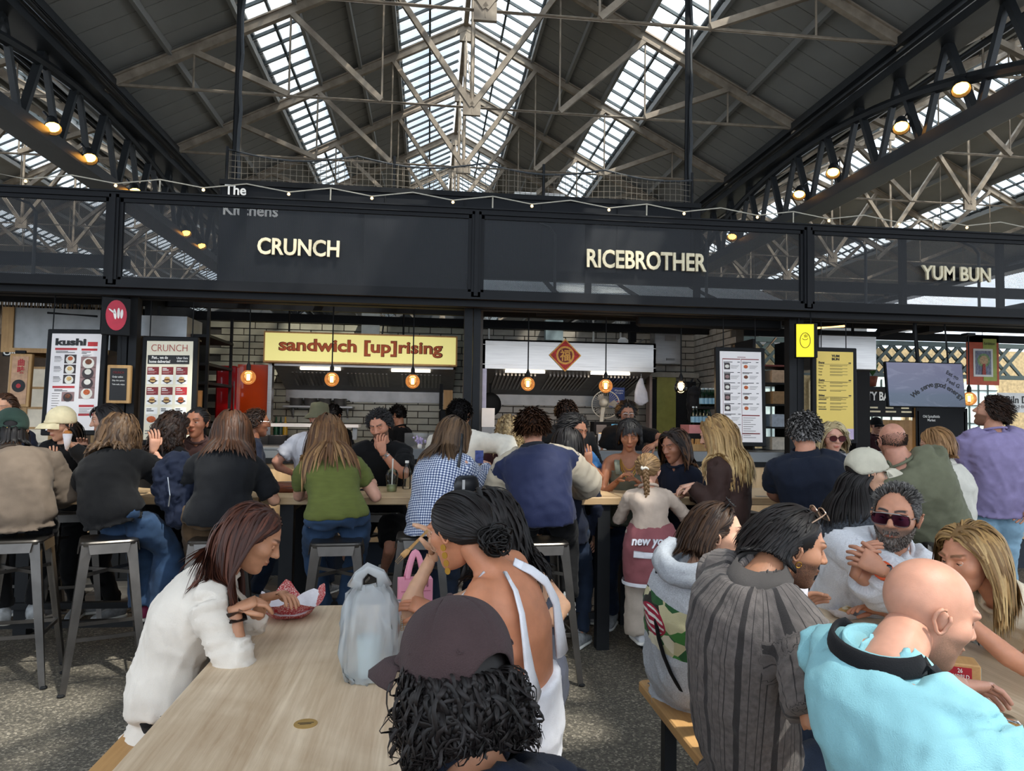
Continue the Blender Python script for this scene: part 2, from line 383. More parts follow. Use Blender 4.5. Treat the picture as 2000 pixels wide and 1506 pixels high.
def spot(px, py, x, label):
    p = WX(px, py, x); r_ = empty('girder_spotlight', p, label=label, cat='spotlight', group='warm spotlights along the roof girders')
    d = nrm(V3((-.35 if x > 0 else .35, -.5, -.8)))
    MB().lathe([(.05, 0), (.075, .05), (.085, .16), (.11, .2), (.1, .2), (.08, .15)], 12, -d*.16, d, cap=False).lathe([(.001, .0), (.06, 0)], 12, -d*.16, d).build('housing', m_lampbody, r_, True)
    MB().lathe([(.001, .155), (.082, .155)], 12, -d*.16, d).build('lens', m_warm, r_)
    MB().path([-d*.14, -d*.14+V3((.12 if x > 0 else -.12, .03, .12))], .02, 6).build('bracket', m_lampbody, r_)
for i, (px, py) in enumerate(((103, 248), (175, 308), (263, 374))): spot(px, py, XL+.2, f"warm spotlight on the left girder, {['highest', 'middle', 'lowest'][i]} of the three above the mesh fascia")
for i, (px, py) in enumerate(((1877, 172), (1760, 247), (1627, 336), (1561, 379), (1430, 462))):
    spot(px, py, XR-.2, f"warm spotlight on the right girder, {['first', 'second', 'third', 'fourth', 'fifth'][i]} down from the top right corner")
for i, (px, py) in enumerate(((363, 455), (393, 480))): spot(px, py, XL+.2, f"small warm spotlight far along the left girder, {['upper', 'lower'][i]} one seen through the mesh")
# hall ends beyond: yellow brick arcade with leaded windows to the right, plain dark ends elsewhere
m_ybrick = M('yellow_stock_brick', '#94825f', .8, 0, .3, 9, .2, 60)
m_iron = M('green_iron', '#2f3b38', .5, .2)
m_wpane = M('bright_window_pane', '#cfe0da', .3, 0, .1, 3)
m_stone = M('pale_stone', '#b7a888', .8)
wr = empty('wall_far', (0, 26, 0), kind='structure', label='yellow brick end wall with arched leaded windows')
xs0 = 7.2
MB().b2(5.2, 30, .12, .4, 0, 4.6).build('brick_face', m_ybrick, wr)
MB().b2(-30, 30, 46.2, 46.4, 0, 10).build('wall_gable', m_back, kind='structure')
for i in range(8):
    xx = xs0+i*2.05; w = empty('window_%d' % (i+1), (xx, 0, 0), kind='structure', parent=wr)
    pts = [(-.8, 1.0), (.8, 1.0), (.8, 3.0)]+[(.8*math.cos(a), 3.0+.45*math.sin(a)) for a in np.linspace(.2, math.pi-.2, 9)]+[(-.8, 3.0)]
    MB().prism(pts, (0, -.02, 0), (1, 0, 0), (0, 0, 1), (0, 1, 0), .12).build('pane', m_wpane, w)
    pp = [(x*1.12, z+(.12 if z > 2 else -.1)) for x, z in pts]
    MB().prism(pp, (0, .0, 0), (1, 0, 0), (0, 0, 1), (0, 1, 0), .16).build('arch', m_stone, w)
    b = MB()
    for x in (-.4, 0, .4): b.b2(x-.02, x+.02, -.06, -.03, 1, 3.35)
    for z in (1.7, 2.4, 3.0): b.b2(-.8, .8, -.06, -.03, z-.02, z+.02)
    b.build('window_bars', m_iron, w)
# iron lattice frieze in front of that wall
lf = empty('iron_lattice_frieze', (6.4, 21, 3.15), label='dark green iron lattice frieze crossing below the far roof on the right', cat='frieze')
MB().b2(0, 13, -.05, .05, .95, 1.1).build('top_rail', m_iron, lf); MB().b2(0, 13, -.05, .05, -.05, .08).build('bottom_rail', m_iron, lf)
la = MB().beam((0, 0, .05), (.9, 0, 1.0), .06, .09).mesh('lattice_bar'); la.materials.append(m_iron)
lb = MB().beam((.9, .06, .05), (0, .06, 1.0), .06, .09).mesh('lattice_bar'); lb.materials.append(m_iron)
for i in range(27): inst(la, 'lattice_bar', (i*.45, 0, 0), parent=lf); inst(lb, 'lattice_bar', (i*.45, 0, 0), parent=lf)
# ================================================================ the food stalls
m_cream = M('cream_letters', '#dccfae', .6, 0, .12, 30)
m_white = M('white_print', '#e9e6e0', .6, 0, .04)
m_ink = M('black_ink', '#1d1c1c', .6, 0, .05)
m_red = M('red_print', '#b3262b', .55, 0, .08)
m_dred = M('dark_red_print', '#7d2426', .55, 0, .1)
m_steel = M('brushed_steel', '#a9a6a3', .28, .85, .1, 3, .03, 200, stretch=(1, 1, 30))
m_steel2 = M('dull_steel', '#8b8a88', .42, .6, .15, 6)
m_counterwood = Mwood('counter_birch', '#c39a6b', '#dcb98c', 2, .6, .5, .05)
m_tim = Mwood('stall_timber', '#9c7445', '#c79d66', 2, .8)
m_brickL = M('grey_green_tile', '#a9a490', .35, 0, .14, 7, .06, 30, coord='Object')
m_brickR = M('taupe_tile', '#a89f92', .35, 0, .16, 7, .06, 30)
m_grout = M('grout', '#4a4640', .9)
m_canopy = M('canopy_sheet', '#aab0b2', .5, 0, .1, 3)
m_black = M('matt_black', '#111214', .65, 0, .1, spec=.22)
m_paperbag = M('kraft_paper', '#b08a5a', .8, 0, .15, 14, .3, 25)
def wy(px, py, Y): return WY(px, py, Y)
def pxb(name, x0, y0, x1, y1, Y, dep, mat, parent=None, ch=0, **kw):
    """a box whose front face covers a pixel rectangle on the plane Y, real depth behind it; origin at its base"""
    xm, ym = (x0+x1)/2, (y0+y1)/2
    a, b = WY(x0, ym, Y).x, WY(x1, ym, Y).x; zt, zb = WY(xm, y0, Y).z, WY(xm, y1, Y).z
    o = MB().b2(a-(a+b)/2, b-(a+b)/2, 0, dep, 0, zt-zb, 0, ch).build(name, mat, parent, **kw); o.location = ((a+b)/2, Y, zb)
    return o
def ptext(name, body, x0, y0, x1, y1, Y, mat, off=0, ext=.006, parent=None, slant=0, **kw):
    xm, ym = (x0+x1)/2, (y0+y1)/2; a, b = WY(x0, ym, Y), WY(x1, ym, Y); c = (a+b)/2
    loc = c if parent is None else c-parent.location
    return text(name, body, .2, mat, parent, loc, (R(90), 0, 0), ext, off, fit=(b.x-a.x, WY(xm, y0, Y).z-WY(xm, y1, Y).z), **kw)
# ---- mesh fascia with its steel frame
YF = 7.1; ZT, ZL = 3.68, 2.86; PX = [-6.42, -2.98, .44, 3.93, 7.4, 10.9]
def mesh_mat():
    m, t = newmat('expanded_mesh'); o = t.n('OutputMaterial'); co = t.n('TexCoord').outputs['Object']
    s = t.n('SeparateXYZ'); t.l(co, s.inputs[0])
    x, z = t.math('MULTIPLY', s.outputs[0], 1/.036), t.math('MULTIPLY', s.outputs[2], 1/.020)
    def tri(v): return t.math('ABSOLUTE', t.math('SUBTRACT', t.math('FRACT', v), .5))
    d = t.math('ABSOLUTE', t.math('SUBTRACT', t.math('ABSOLUTE', t.math('SUBTRACT', tri(x), tri(z))), 0.0))
    e = t.math('ABSOLUTE', t.math('SUBTRACT', t.math('ADD', tri(x), tri(z)), .5))
    k = t.math('LESS_THAN', t.math('MINIMUM', d, e), .06)
    p = t.n('BsdfPrincipled', i_Roughness=.5, i_Metallic=.2); p.inputs['Base Color'].default_value = (*srgb('#1f2125'), 1)
    tr = t.n('BsdfTransparent'); mx = t.n('MixShader'); t.l(k, mx.inputs[0]); t.l(tr.outputs[0], mx.inputs[1]); t.l(p.outputs[0], mx.inputs[2]); t.l(mx.outputs[0], o.inputs[0]); return m
m_mesh = mesh_mat()
fa = empty('mesh_fascia', (0, YF, 0), kind='structure', label='black steel fascia frame with expanded mesh panels over the stalls')
MB().b2(PX[0], PX[-1], -.05, .05, ZT-.03, ZT+.03).b2(PX[0], PX[-1], -.07, .07, ZT+.02, ZT+.035).build('top_rail', m_fas, fa)
MB().b2(PX[0], PX[-1], -.05, .05, ZL-.05, ZL+.01).b2(PX[0], PX[-1], -.08, .05, ZL-.065, ZL-.045).build('bottom_rail', m_fas, fa)
MB().b2(PX[0], PX[-1], .02, .14, ZL-.125, ZL-.06).build('lintel_beam', m_fas, fa)
MB().b2(PX[0], PX[-1], .30, .42, ZL-.11, ZL-.02).build('inner_beam', m_fas, fa)
for x in PX: MB().b2(x-.045, x+.045, -.05, .06, ZL-.06, ZT).b2(x-.02, x+.02, -.065, -.045, ZL-.03, ZT).build('fascia_post', m_fas, fa)
for a, b in zip(PX, PX[1:]):
    MB().b2(a+.045, b-.045, -.012, -.006, ZL, ZT-.03).build('mesh_panel', m_mesh, fa)
    fr = MB()
    for z in (ZL+.02, ZT-.05): fr.b2(a+.05, b-.05, -.03, .01, z-.018, z+.018)
    for x in (a+.06, b-.06): fr.b2(x-.018, x+.018, -.03, .01, ZL, ZT-.03)
    fr.build('panel_frame', m_fas, fa)
    for k in (1, 2): x = a+(b-a)*k/3; MB().b2(x-.03, x+.03, .06, .12, ZL, ZT-.03).build('mullion', m_fas, fa)
for px, py in ((40, 480), (225, 480), (1450, 520), (1700, 540), (1900, 550)):
    pass
MB().b2(PX[0], PX[1], .3, .38, 3.05, 3.17).build('inner_rail', m_fas, fa); MB().b2(PX[2], PX[-1], .3, .38, 3.08, 3.19).build('inner_rail', m_fas, fa)
m_wire = M('pale_cable', '#b9b2a2', .6); m_cond = M('conduit', '#3a3c3e', .5)
for px in (70, 1085, 1380, 1690, 1910):          # bent conduits behind the mesh
    p = WY(px, 420, YF+.2); MB().path([(p.x-.3, .2, ZT+.02), (p.x-.06, .2, ZT-.06), (p.x, .2, ZT-.14), (p.x, .2, ZL-.1)], .016, 6).build('conduit', m_cond, fa)
fl = empty('festoon_cable', (0, YF, 0), label='thin pale cable with tiny bulbs strung on short pins above the mesh fascia', cat='string light')
pts = []; xs = np.linspace(-4.2, 7, 29)
for i, x in enumerate(xs): pts.append((x, .02, ZT+.13+(.05 if i % 2 == 0 else -.01)))
MB().path(pts, .006, 5).build('cable', m_wire, fl)
for i, x in enumerate(xs[::4]): MB().path([(x, .02, ZT), (x, .02, ZT+.17)], .008, 5).build('pin', m_wire, fl)
m_tiny = M('tiny_bulb_glow', '#ffd9a0', .5, emit=2)
bl = MB().sph((0, 0, 0), .016, 6, 4).mesh('bulb'); bl.materials.append(m_tiny)
for x in xs[1::2]: inst(bl, 'bulb', (x, .02, ZT+.1), parent=fl)
for body, x0, y0, x1, y1, nm in (('CRUNCH', 503, 467, 663, 500, 'cream capital letters fixed to the mesh spelling CRUNCH'), ('RICEBROTHER', 1146, 491, 1379, 527, 'cream capital letters fixed to the mesh spelling RICEBROTHER'), ('YUM BUN', 1800, 521, 1934, 549, 'cream capital letters fixed to the mesh spelling YUM BUN')):
    o = ptext('sign_lettering', body, x0, y0, x1, y1, YF-.05, m_cream, .022, .012, label=nm, cat='sign')
# ---- big dark kitchen box behind, with its own lettering, poles and bird netting
YK = 8.6; kx0, kx1 = WY(430, 360, YK).x, WY(1368, 402, YK).x
kb = MB().b2(kx0, kx1, YK, YK+.4, 3.0, 4.36).build('kitchen_box', M('kitchen_box_black', '#101216', .6, 0, .1, 2, spec=.2), label='long black box over the kitchens behind the mesh', cat='kitchen box')
ribs = MB().b2(kx0, kx1, YK-.03, YK, 3.0, 3.05).b2(kx0, kx1, YK-.03, YK, 4.3, 4.36)
for x in np.arange(kx0, kx1, .95): ribs.b2(x, x+.012, YK-.012, YK, 3.0, 4.36)
ribs.build('cladding_seam', m_black, kb)
ptext('box_lettering', 'The', 439, 361, 481, 381, YK-.02, m_white, .02, label='white word The on the black kitchen box', cat='sign')
ptext('box_lettering', 'Kitchens', 436, 399, 543, 422, YK-.02, m_white, .02, label='white word Kitchens on the black kitchen box', cat='sign')
def net_mat():
    m, t = newmat('bird_net'); o = t.n('OutputMaterial'); s = t.n('SeparateXYZ'); t.l(t.n('TexCoord').outputs['Object'], s.inputs[0])
    k = t.math('MAXIMUM', t.math('LESS_THAN', t.math('FRACT', t.math('MULTIPLY', s.outputs[0], 14)), .09), t.math('LESS_THAN', t.math('FRACT', t.math('MULTIPLY', s.outputs[2], 14)), .09))
    p = t.n('BsdfDiffuse'); p.inputs[0].default_value = (*srgb('#6d665c'), 1); tr = t.n('BsdfTransparent'); mx = t.n('MixShader')
    t.l(k, mx.inputs[0]); t.l(tr.outputs[0], mx.inputs[1]); t.l(p.outputs[0], mx.inputs[2]); t.l(mx.outputs[0], o.inputs[0]); return m
nt_ = empty('bird_netting', (0, YK+.15, 4.36), label='sagging bird netting on thin posts along the top of the black kitchen box', cat='netting')
a, b = WY(443, 300, YK+.15).x, WY(1352, 380, YK+.15).x
v = []; f = []
for i in range(31):
    for j in range(2): x = a+(b-a)*i/30; v.append((x, .03*math.sin(i*1.7), (.42-.10*math.sin(math.pi*((i % 8)/8))) if j else 0))
for i in range(30): f.append((2*i, 2*i+2, 2*i+3, 2*i+1))
MB().add(v, f).build('net', net_mat(), nt_)
for px in (443, 770, 1062, 1352): MB().path([(WY(px, 330, YK+.15).x, 0, 0), (WY(px, 330, YK+.15).x, 0, .45)], .018, 6).build('post', m_dark, nt_)
MB().path([(a+(b-a)*i/30, 0, .42-.1*math.sin(math.pi*((i % 8)/8))) for i in range(31)], .012, 5).build('edge_rope', m_cond, nt_)
for px, lab, bend in ((457, 'dark cable pole rising from the kitchen box to the roof on the left', 0), (1341, 'dark cable pole rising from the kitchen box with a bent top on the right', .35)):
    p = WY(px, 345, YK+.3); pts = [(0, 0, 0), (.01, 0, 1.6), (0, 0, 3.2)]+([(0, 0, 3.5)] if not bend else [(.02, 0, 3.35), (.2, 0, 3.6), (.3, 0, 3.65)])
    o = empty('cable_pole', (p.x, YK+.3, 4.36), label=lab, cat='pole')
    MB().path(pts[:3] if bend else pts, .035, 8).build('pole', m_dark, o)
    MB().path([(.05+.012*math.sin(k*2), -.02, 3.3*k/14) for k in range(15)]+([(.2, 0, 3.5), (.4, 0, 3.6)] if bend else []), .022, 6).build('cable', m_cond, o)
for k, px in enumerate((1030, 1085)):
    o = pxb('equipment_crate', px-25 if k == 0 else px-20, 376, px+18, 392, YK+.2, .3, m_white, label=f"white {'left' if k == 0 else 'right'} crate lying on the black kitchen box behind the netting", cat='crate'); o.location.z = 4.36
# ---- canopy sheets and joists seen through the mesh
for i, (a, b) in enumerate(zip(PX, PX[1:])):
    c = empty('stall_canopy', (0, 0, 0), kind='structure', label='pale corrugated canopy sheet over a stall')
    Y1 = YK-.05 if i in (1, 2) else 10.6
    for k in range(4):
        xa, xb = a+(b-a)*k/4+.03, a+(b-a)*(k+1)/4-.03
        if i != 1: z1_ = 3.36 if i == 2 else 3.55; MB().add([(xa, 7.5, 2.97), (xb, 7.5, 2.97), (xb, Y1, z1_), (xa, Y1, z1_)], [(0, 1, 2, 3)]).build('canopy_panel', m_canopy, c)
        MB().beam((xa-.03, 7.45, 2.92), (xa-.03, Y1, (2.95, 2.95, 3.31, 3.5, 3.5)[i] if i else 3.5), .06, .10).build('joist', m_fas, c)
    for y in (7.66, 8.5, 9.6): MB().b2(a, b, y, y+.07, 2.84, 2.95).build('joist', m_fas, c)
# ---- columns, counter, kitchen walls
for px, pw in ((258, 26), (920, 26), (1543, 30)):
    x = WY(px, 720, 7.5).x; c = empty('stall_column', (x, 7.5, 0), kind='structure', label='black steel column between two stalls')
    MB().b2(-.085, .0, -.15, -.035, 0, 2.9).build('post', m_dark, c); MB().b2(.012, .085, -.14, -.035, 0, 2.9).build('post', m_dark, c)
    MB().b2(-.13, .13, -.17, .03, 0, .03).build('foot_plate', m_dark, c)
cx0, cx1 = -6.4, 8.2
ct = empty('service_counter', (0, 7.5, 0), label='long service counter with birch front panels, black lip and grey steel top', cat='counter')
for i in range(13):
    xa = cx0+i*1.13; MB().b2(xa+.004, xa+1.126, .0, .025, .34, 1.135).build('front_panel', m_counterwood, ct)
MB().b2(cx0, cx1, .06, .6, 0, .34).build('plinth', M('navy_plinth', '#1a222d', .6), ct)
MB().b2(cx0, cx1, -.03, .6, 1.135, 1.19).build('lip', m_black, ct)
MB().b2(cx0, cx1, -.02, .6, 1.19, 1.275).b2(cx0, cx1, -.025, .62, 1.275, 1.295).build('steel_top', M('counter_steel', '#77797a', .4, .3, .1, 5), ct)
def brickwall(name, label, x0, x1, z0, z1, Y, mat, bw, bh):
    w = empty(name, (0, Y, 0), kind='structure', label=label)
    MB().b2(x0, x1, .0, .1, 0, 3.0).build('wall_backing', m_grout, w)
    me = MB().box((0, -.006, 0), (bw-.012, .016, bh-.012), 0, 0, .003).mesh('brick'); me.materials.append(mat)
    r_ = 0; z = z0
    while z < z1:
        x = x0+(bw/2 if r_ % 2 else 0)
        while x < x1: inst(me, 'brick', (x+bw/2, random.uniform(-.003, .002), z+bh/2), (random.uniform(-.01, .01), 0, random.uniform(-.012, .012)), parent=w); x += bw
        z += bh; r_ += 1
    return w
YB = 10.2; xm = WY(915, 700, YB).x
brickwall('wall_kitchen_left', 'grey green brick tiled back wall of the sandwich kitchen', -3.0, xm-.05, 1.15, 2.98, YB, m_brickL, .30, .092)
brickwall('wall_kitchen_right', 'taupe brick tiled back wall of the rice kitchen', xm+.05, 4.05, 1.15, 2.98, YB, m_brickR, .30, .092)
pw_ = empty('wall_partition', (0, 0, 0), kind='structure')
MB().b2(xm-.05, xm+.05, 8.14, YB-.02, 0, 2.95).build('partition', M('kitchen_partition', '#4b4b4a', .6), pw_)
MB().b2(-3.08, -3.0, 8.14, YB, 0, 2.95).build('partition', m_black, pw_)
# brick side wall of the rice kitchen
sx = WY(1415, 700, 9.0).x+.0
sw = empty('wall_kitchen_side', (sx+.05, 0, 0), kind='structure', label='pale brick tiled side wall of the rice kitchen')
MB().b2(0, .1, 8.75, YB, 0, 3.0).build('wall_backing', m_grout, sw)
me = MB().box((-.006, 0, 0), (.016, .288, .08), 0, 0, .003).mesh('brick'); me.materials.append(m_brickR)
for r_ in range(20):
    for k in range(5): inst(me, 'brick', (random.uniform(-.003, .002), 8.9+k*.3+(.15 if r_ % 2 else 0), 1.2+r_*.092), parent=sw)
# ---- sandwich lightbox
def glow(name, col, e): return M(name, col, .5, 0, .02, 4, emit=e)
lb = empty('lightbox_sign', WY(704, 711, 9.0), label='glowing pale yellow lightbox reading sandwich uprising in orange letters', cat='sign')
p0, p1 = WY(518, 676, 9.0), WY(890, 690, 9.0); w = p1.x-p0.x; h = .34; lb.location = ((p0.x+p1.x)/2, 9.0, 2.285)
MB().b2(-w/2-.02, w/2+.02, .0, .2, -.02, h+.02).build('case', m_tim, lb); MB().b2(-w/2, w/2, -.012, .0, 0, h).build('lit_face', glow('lightbox_yellow', '#e9e08f', .55), lb)
text('lettering_outline', 'sandwich [up]rising', .2, M('letter_outline', '#6a3a1c', .6), lb, (0, -.014, h*.52), off=.042, ext=.002, fit=(w*.862, h*.60))
text('lettering', 'sandwich [up]rising', .2, M('orange_letters', '#d3622c', .5), lb, (0, -.020, h*.52), off=.022, ext=.003, fit=(w*.85, h*.56))
for s in (-.9, .5): MB().path([(s, .1, h), (s, .1, .72)], .012, 6).build('hanger', m_dark, lb)
# ---- hoods
def hood(name, label, X0, X1, z0, z1, Y0, Y1, slab_w):
    o = empty(name, ((X0+X1)/2, Y0, z0), label=label, cat='extractor hood'); w = (X1-X0)/2; d = Y1-Y0; h = z1-z0
    MB().b2(-w, w, 0, .03, 0, h).b2(-w, w, -.008, 0, h-.07, h-.064).b2(-w, w, -.008, 0, .05, .056).b2(w-.03, w, 0, d, 0, h).b2(-w, -w+.03, 0, d, 0, h).b2(-w, w, 0, d, h-.02, h).build('canopy', m_steel, o)
    v = [(-w, .05, .02), (w, .05, .02), (w, d, -.28), (-w, d, -.28)]
    MB().add(v, [(0, 1, 2, 3)]).build('soffit', m_steel2, o); [MB().b2(q-.25, q+.25, .12, .18, -.035, -.005).build('hood_light', M('hood_strip_light', '#fff0d8', .5, emit=4), o) for q in (-w*.5, w*.5)]; MB().b2(-w, w, d-.04, d, -.42, -.22).build('back_panel', m_steel2, o)
    n = int(2*w/.05); me = MB().beam((0, .3, -.05), (0, d*.75, -.2), .022, .03).mesh('filter_fin'); me.materials.append(m_steel)
    for i in range(n):
        if (i % 14) not in (0, 1, 2): inst(me, 'filter_fin', (-w+.05+i*.05, 0, 0), parent=o)
    return o
hood('extractor_hood', 'stainless extractor hood behind the sandwich lightbox', WY(530, 720, 9.2).x, WY(890, 720, 9.2).x, 2.24, 2.5, 9.22, YB, .05)
hr = hood('extractor_hood', 'wide brushed steel extractor hood with a red diamond in the rice kitchen', WY(943, 690, 8.8).x, WY(1281, 690, 8.8).x, 2.235, 2.60, 8.8, YB, .05)
# red diamond
p = WY(1104, 694, 8.78); dm = empty('diamond_sign', (p.x, 8.785, p.z), label='red and gold paper diamond with a fortune character on the steel hood', cat='paper sign')
q = .205; gold = M('gold_print', '#d9a24a', .5, .1, .2, 60)
MB().prism([(-q, 0), (0, -q), (q, 0), (0, q)], (0, 0, 0), (1, 0, 0), (0, 0, 1), (0, -1, 0), .004).build('gold_border', gold, dm)
q2 = .185; MB().prism([(-q2, 0), (0, -q2), (q2, 0), (0, q2)], (0, -.004, 0), (1, 0, 0), (0, 0, 1), (0, -1, 0), .002).build('red_field', M('festive_red', '#b3221c', .5, 0, .45, 45), dm)
MB().lathe([(.09, 0), (.115, 0), (.115, .002), (.09, .002)], 24, (0, -.006, 0), (0, -1, 0), cap=False).build('ring', gold, dm)
MB().lathe([(.001, 0), (.105, 0)], 24, (0, -.007, 0), (0, -1, 0)).build('disc', M('deep_maroon', '#6d1114', .5), dm)
text('character', '\u798f', .16, gold, dm, (0, -.010, 0), off=.02, fit=(.135, .145))
# ---- pendants
m_bulb = Mglass('amber_globe', (1.0, .68, .36), .03, .6, .0); t_ = NT.__new__(NT); t_.t = m_bulb.node_tree; ot = [q for q in t_.t.nodes if q.type == 'OUTPUT_MATERIAL'][0]; em = t_.n('Emission', i_Strength=.75); em.inputs[0].default_value = (1, .42, .12, 1); mxs = t_.n('MixShader', i_0=.38); t_.l(ot.inputs[0].links[0].from_socket, mxs.inputs[1]); t_.l(em.outputs[0], mxs.inputs[2]); t_.l(mxs.outputs[0], ot.inputs[0]); m_bulbc = Mglass('clear_globe', (.97, .95, .9), .03, .5)
m_fil = glow('filament', '#ffdf9a', 16)
def pendant(px, py, Y, label, clear=False, zt=2.93):
    p = WY(px, py, Y); o = empty('pendant_lamp', p, label=label, cat='pendant lamp', group='globe pendant lamps')
    MB().path([(0, 0, .12), (0, 0, zt-p.z)], .007, 6).build('cord', m_black, o); MB().lathe([(.022, .07), (.024, .12), (.012, .15), (.006, .16)], 12).build('holder', m_black, o, True)
    MB().sph((0, 0, 0), .076, 20, 14).build('globe', m_bulbc if clear else m_bulb, o, 'all'); MB().lathe([(.022, .055), (.022, .075)], 12).build('screw_cap', m_steel2, o)
    MB().b2(-.017, .017, -.006, .006, -.032, .035, ch=.003).build('filament', m_fil, o)
    MB().b2(-.05, .05, -.05, .05, zt-p.z-.03, zt-p.z).build('ceiling_rose', m_black, o)
    l = bpy.data.lights.new('bulb', 'POINT'); l.energy = 6; l.color = (1, .72, .42); l.shadow_soft_size = .05; lo = bpy.data.objects.new('bulb_light', l); link(lo, o); lo.location = (0, 0, -.02)
for px, py, lab in ((485, 737, 'first amber globe pendant from the left, beside the orange door'), (648, 741, 'amber globe pendant hanging over the bucket hat man'), (806, 745, 'amber globe pendant at the right end of the sandwich lightbox'), (1031, 750, 'amber globe pendant left of the red diamond'), (1183, 754, 'amber globe pendant in front of the desk fan')): pendant(px, py, 7.7, lab)
pendant(1330, 757, 7.7, 'clear globe pendant with small filament by the hanging backpack', True)
pendant(1893, 779, 7.4, 'amber globe pendant beside the hanging screen on the right', zt=2.66)
# ---- shutter roll and short black awning
pxb('shutter_blind', 1247, 607, 1528, 640, 7.6, .12, m_black, ch=.02, label='rolled black blind under the lintel above the rice menu board', cat='blind')
o = pxb('blind_bracket', 1231, 605, 1247, 613, 7.6, .1, m_white, label='small white bracket at the left end of the black blind', cat='bracket')
MB().path([WY(1048, 613, 7.7), WY(1240, 617, 7.7)], .03, 8).build('blind_tube', m_black, label='black blind tube under the lintel over the steel hood', cat='blind')
# ---- menu boards
def board(x0, y0, x1, y1, Y, tilt, label, face, fr=m_black, border=.045, lean=0, name='menu_board', dz=0):
    a, b = WY(x0, (y0+y1)/2, Y), WY(x1, (y0+y1)/2, Y); zt, zb = WY((x0+x1)/2, y0, Y).z, WY((x0+x1)/2, y1, Y).z
    w, h = b.x-a.x, zt-zb; o = empty(name, ((a.x+b.x)/2, Y, zb), rx=R(tilt), ry=R(lean), label=label, cat='menu board')
    MB().b2(-w/2, w/2, 0, .05, 0, h, ch=.006).build('frame', fr, o)
    iw, ih = w-2*border, h-2*border
    MB().b2(-iw/2, iw/2, -.004, .0, border, h-border).build('printed_sheet', face, o)
    def at(fx, fy): return (-iw/2+fx*iw, border+ih*(1-fy))
    def rect(nm, fx0, fy0, fx1, fy1, mat, d=.006):
        (xa, za), (xb, zb_) = at(fx0, fy0), at(fx1, fy1); return MB().b2(xa, xb, -d, -.003, zb_, za).build(nm, mat, o)
    def tx(body, fx0, fy0, fx1, fy1, mat, off=0, nm='lettering', d=.008):
        (xa, za), (xb, zb_) = at(fx0, fy0), at(fx1, fy1); return text(nm, body, .1, mat, o, ((xa+xb)/2, -d, (za+zb_)/2), off=off, ext=.0008, fit=(xb-xa, za-zb_))
    return o, rect, tx, w, h, at, iw, ih
def dish(name, o, at, iw, ih, fx, fy, r_, plate, food, base):
    x, z = at(fx, fy); MB().b2(x-iw*r_*1.25, x+iw*r_*1.25, -.006, -.003, z-iw*r_, z+iw*r_).build('photo_ground', base, o)
    MB().lathe([(.001, .0), (iw*r_*.95, 0)], 14, (x, -.0075, z-iw*r_*.15), (0, -1, .0)).build('photo_plate', plate, o); MB().sph((x, -.007, z+iw*r_*.1), (iw*r_*.6, .003, iw*r_*.5), 8, 6).build('photo_food', food, o)
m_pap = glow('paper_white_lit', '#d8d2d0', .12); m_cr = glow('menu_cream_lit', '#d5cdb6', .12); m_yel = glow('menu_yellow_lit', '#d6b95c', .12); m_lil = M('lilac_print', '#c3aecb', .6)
m_grey = M('grey_print', '#7c7672', .6); m_food1 = M('food_print_orange', '#b4572a', .6, 0, .5, 90); m_food2 = M('food_print_brown', '#6b3a22', .6, 0, .5, 90); m_food3 = M('food_print_pale', '#c9a46a', .6, 0, .5, 90)
m_plate = M('plate_print', '#d9d4c8', .6); m_slate = M('slate_print', '#3a3030', .6); m_rose = M('rose_print', '#8d6f6c', .6)
# kushi
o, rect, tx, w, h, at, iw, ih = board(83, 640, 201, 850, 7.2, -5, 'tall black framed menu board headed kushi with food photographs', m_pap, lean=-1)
tx('kushi', .08, .05, .70, .125, m_ink, .05); rect('red_tab', .73, .085, .93, .13, m_red)
rect('red_bar', .08, .15, .52, .172, m_red); rect('red_bar', .61, .155, .93, .177, m_red); rect('red_bar', .08, .545, .52, .567, m_red); rect('red_bar', .63, .74, .93, .762, m_red); rect('red_bar', .63, .83, .93, .852, m_red)
[rect('small_print', *q, m_ink) for q in ((.10, .182, .34, .188), (.10, .195, .48, .201), (.62, .188, .80, .194), (.62, .202, .72, .208))]
for k in range(3):
    dish('d', o, at, iw, ih, .40, .265+k*.105, .095, m_plate, m_food1 if k < 1 else m_food3, m_slate)
    rect('small_print', .08, .238+k*.105, .20, .244+k*.105, m_ink); rect('small_print', .08, .252+k*.105, .22, .258+k*.105, m_ink); rect('small_print', .08, .268+k*.105, .24, .272+k*.105, m_grey); rect('small_print', .08, .279+k*.105, .22, .283+k*.105, m_grey); rect('small_print', .08, .29+k*.105, .20, .294+k*.105, m_grey)
for k in range(4):
    dish('d', o, at, iw, ih, .77, .30+k*.105, .125, m_slate if k in (1, 2) else m_plate, (m_food2, m_plate, m_plate, m_food1)[k], m_rose)
    rect('small_print', .64, .22+k*.008, .82-.03*k, .223+k*.008, m_grey)
rect('small_print', .12, .580, .28, .586, m_ink); rect('small_print', .12, .593, .38, .599, m_ink); dish('d', o, at, iw, ih, .40, .655, .10, m_slate, m_food2, m_rose)
for k in range(8): rect('small_print', .08, .62+k*.025, .24-.02*(k % 3), .626+k*.025, m_grey)
for k in range(6): rect('small_print', .64, .775+k*.012, .9-.05*(k % 3), .779+k*.012, m_grey)
for s in (-.26, .22): MB().path([(s*w/.6, .02, h), (s*w/.6, .02, 2.76-o.location.z)], .006, 6).build('hanging_cord', m_black, o)
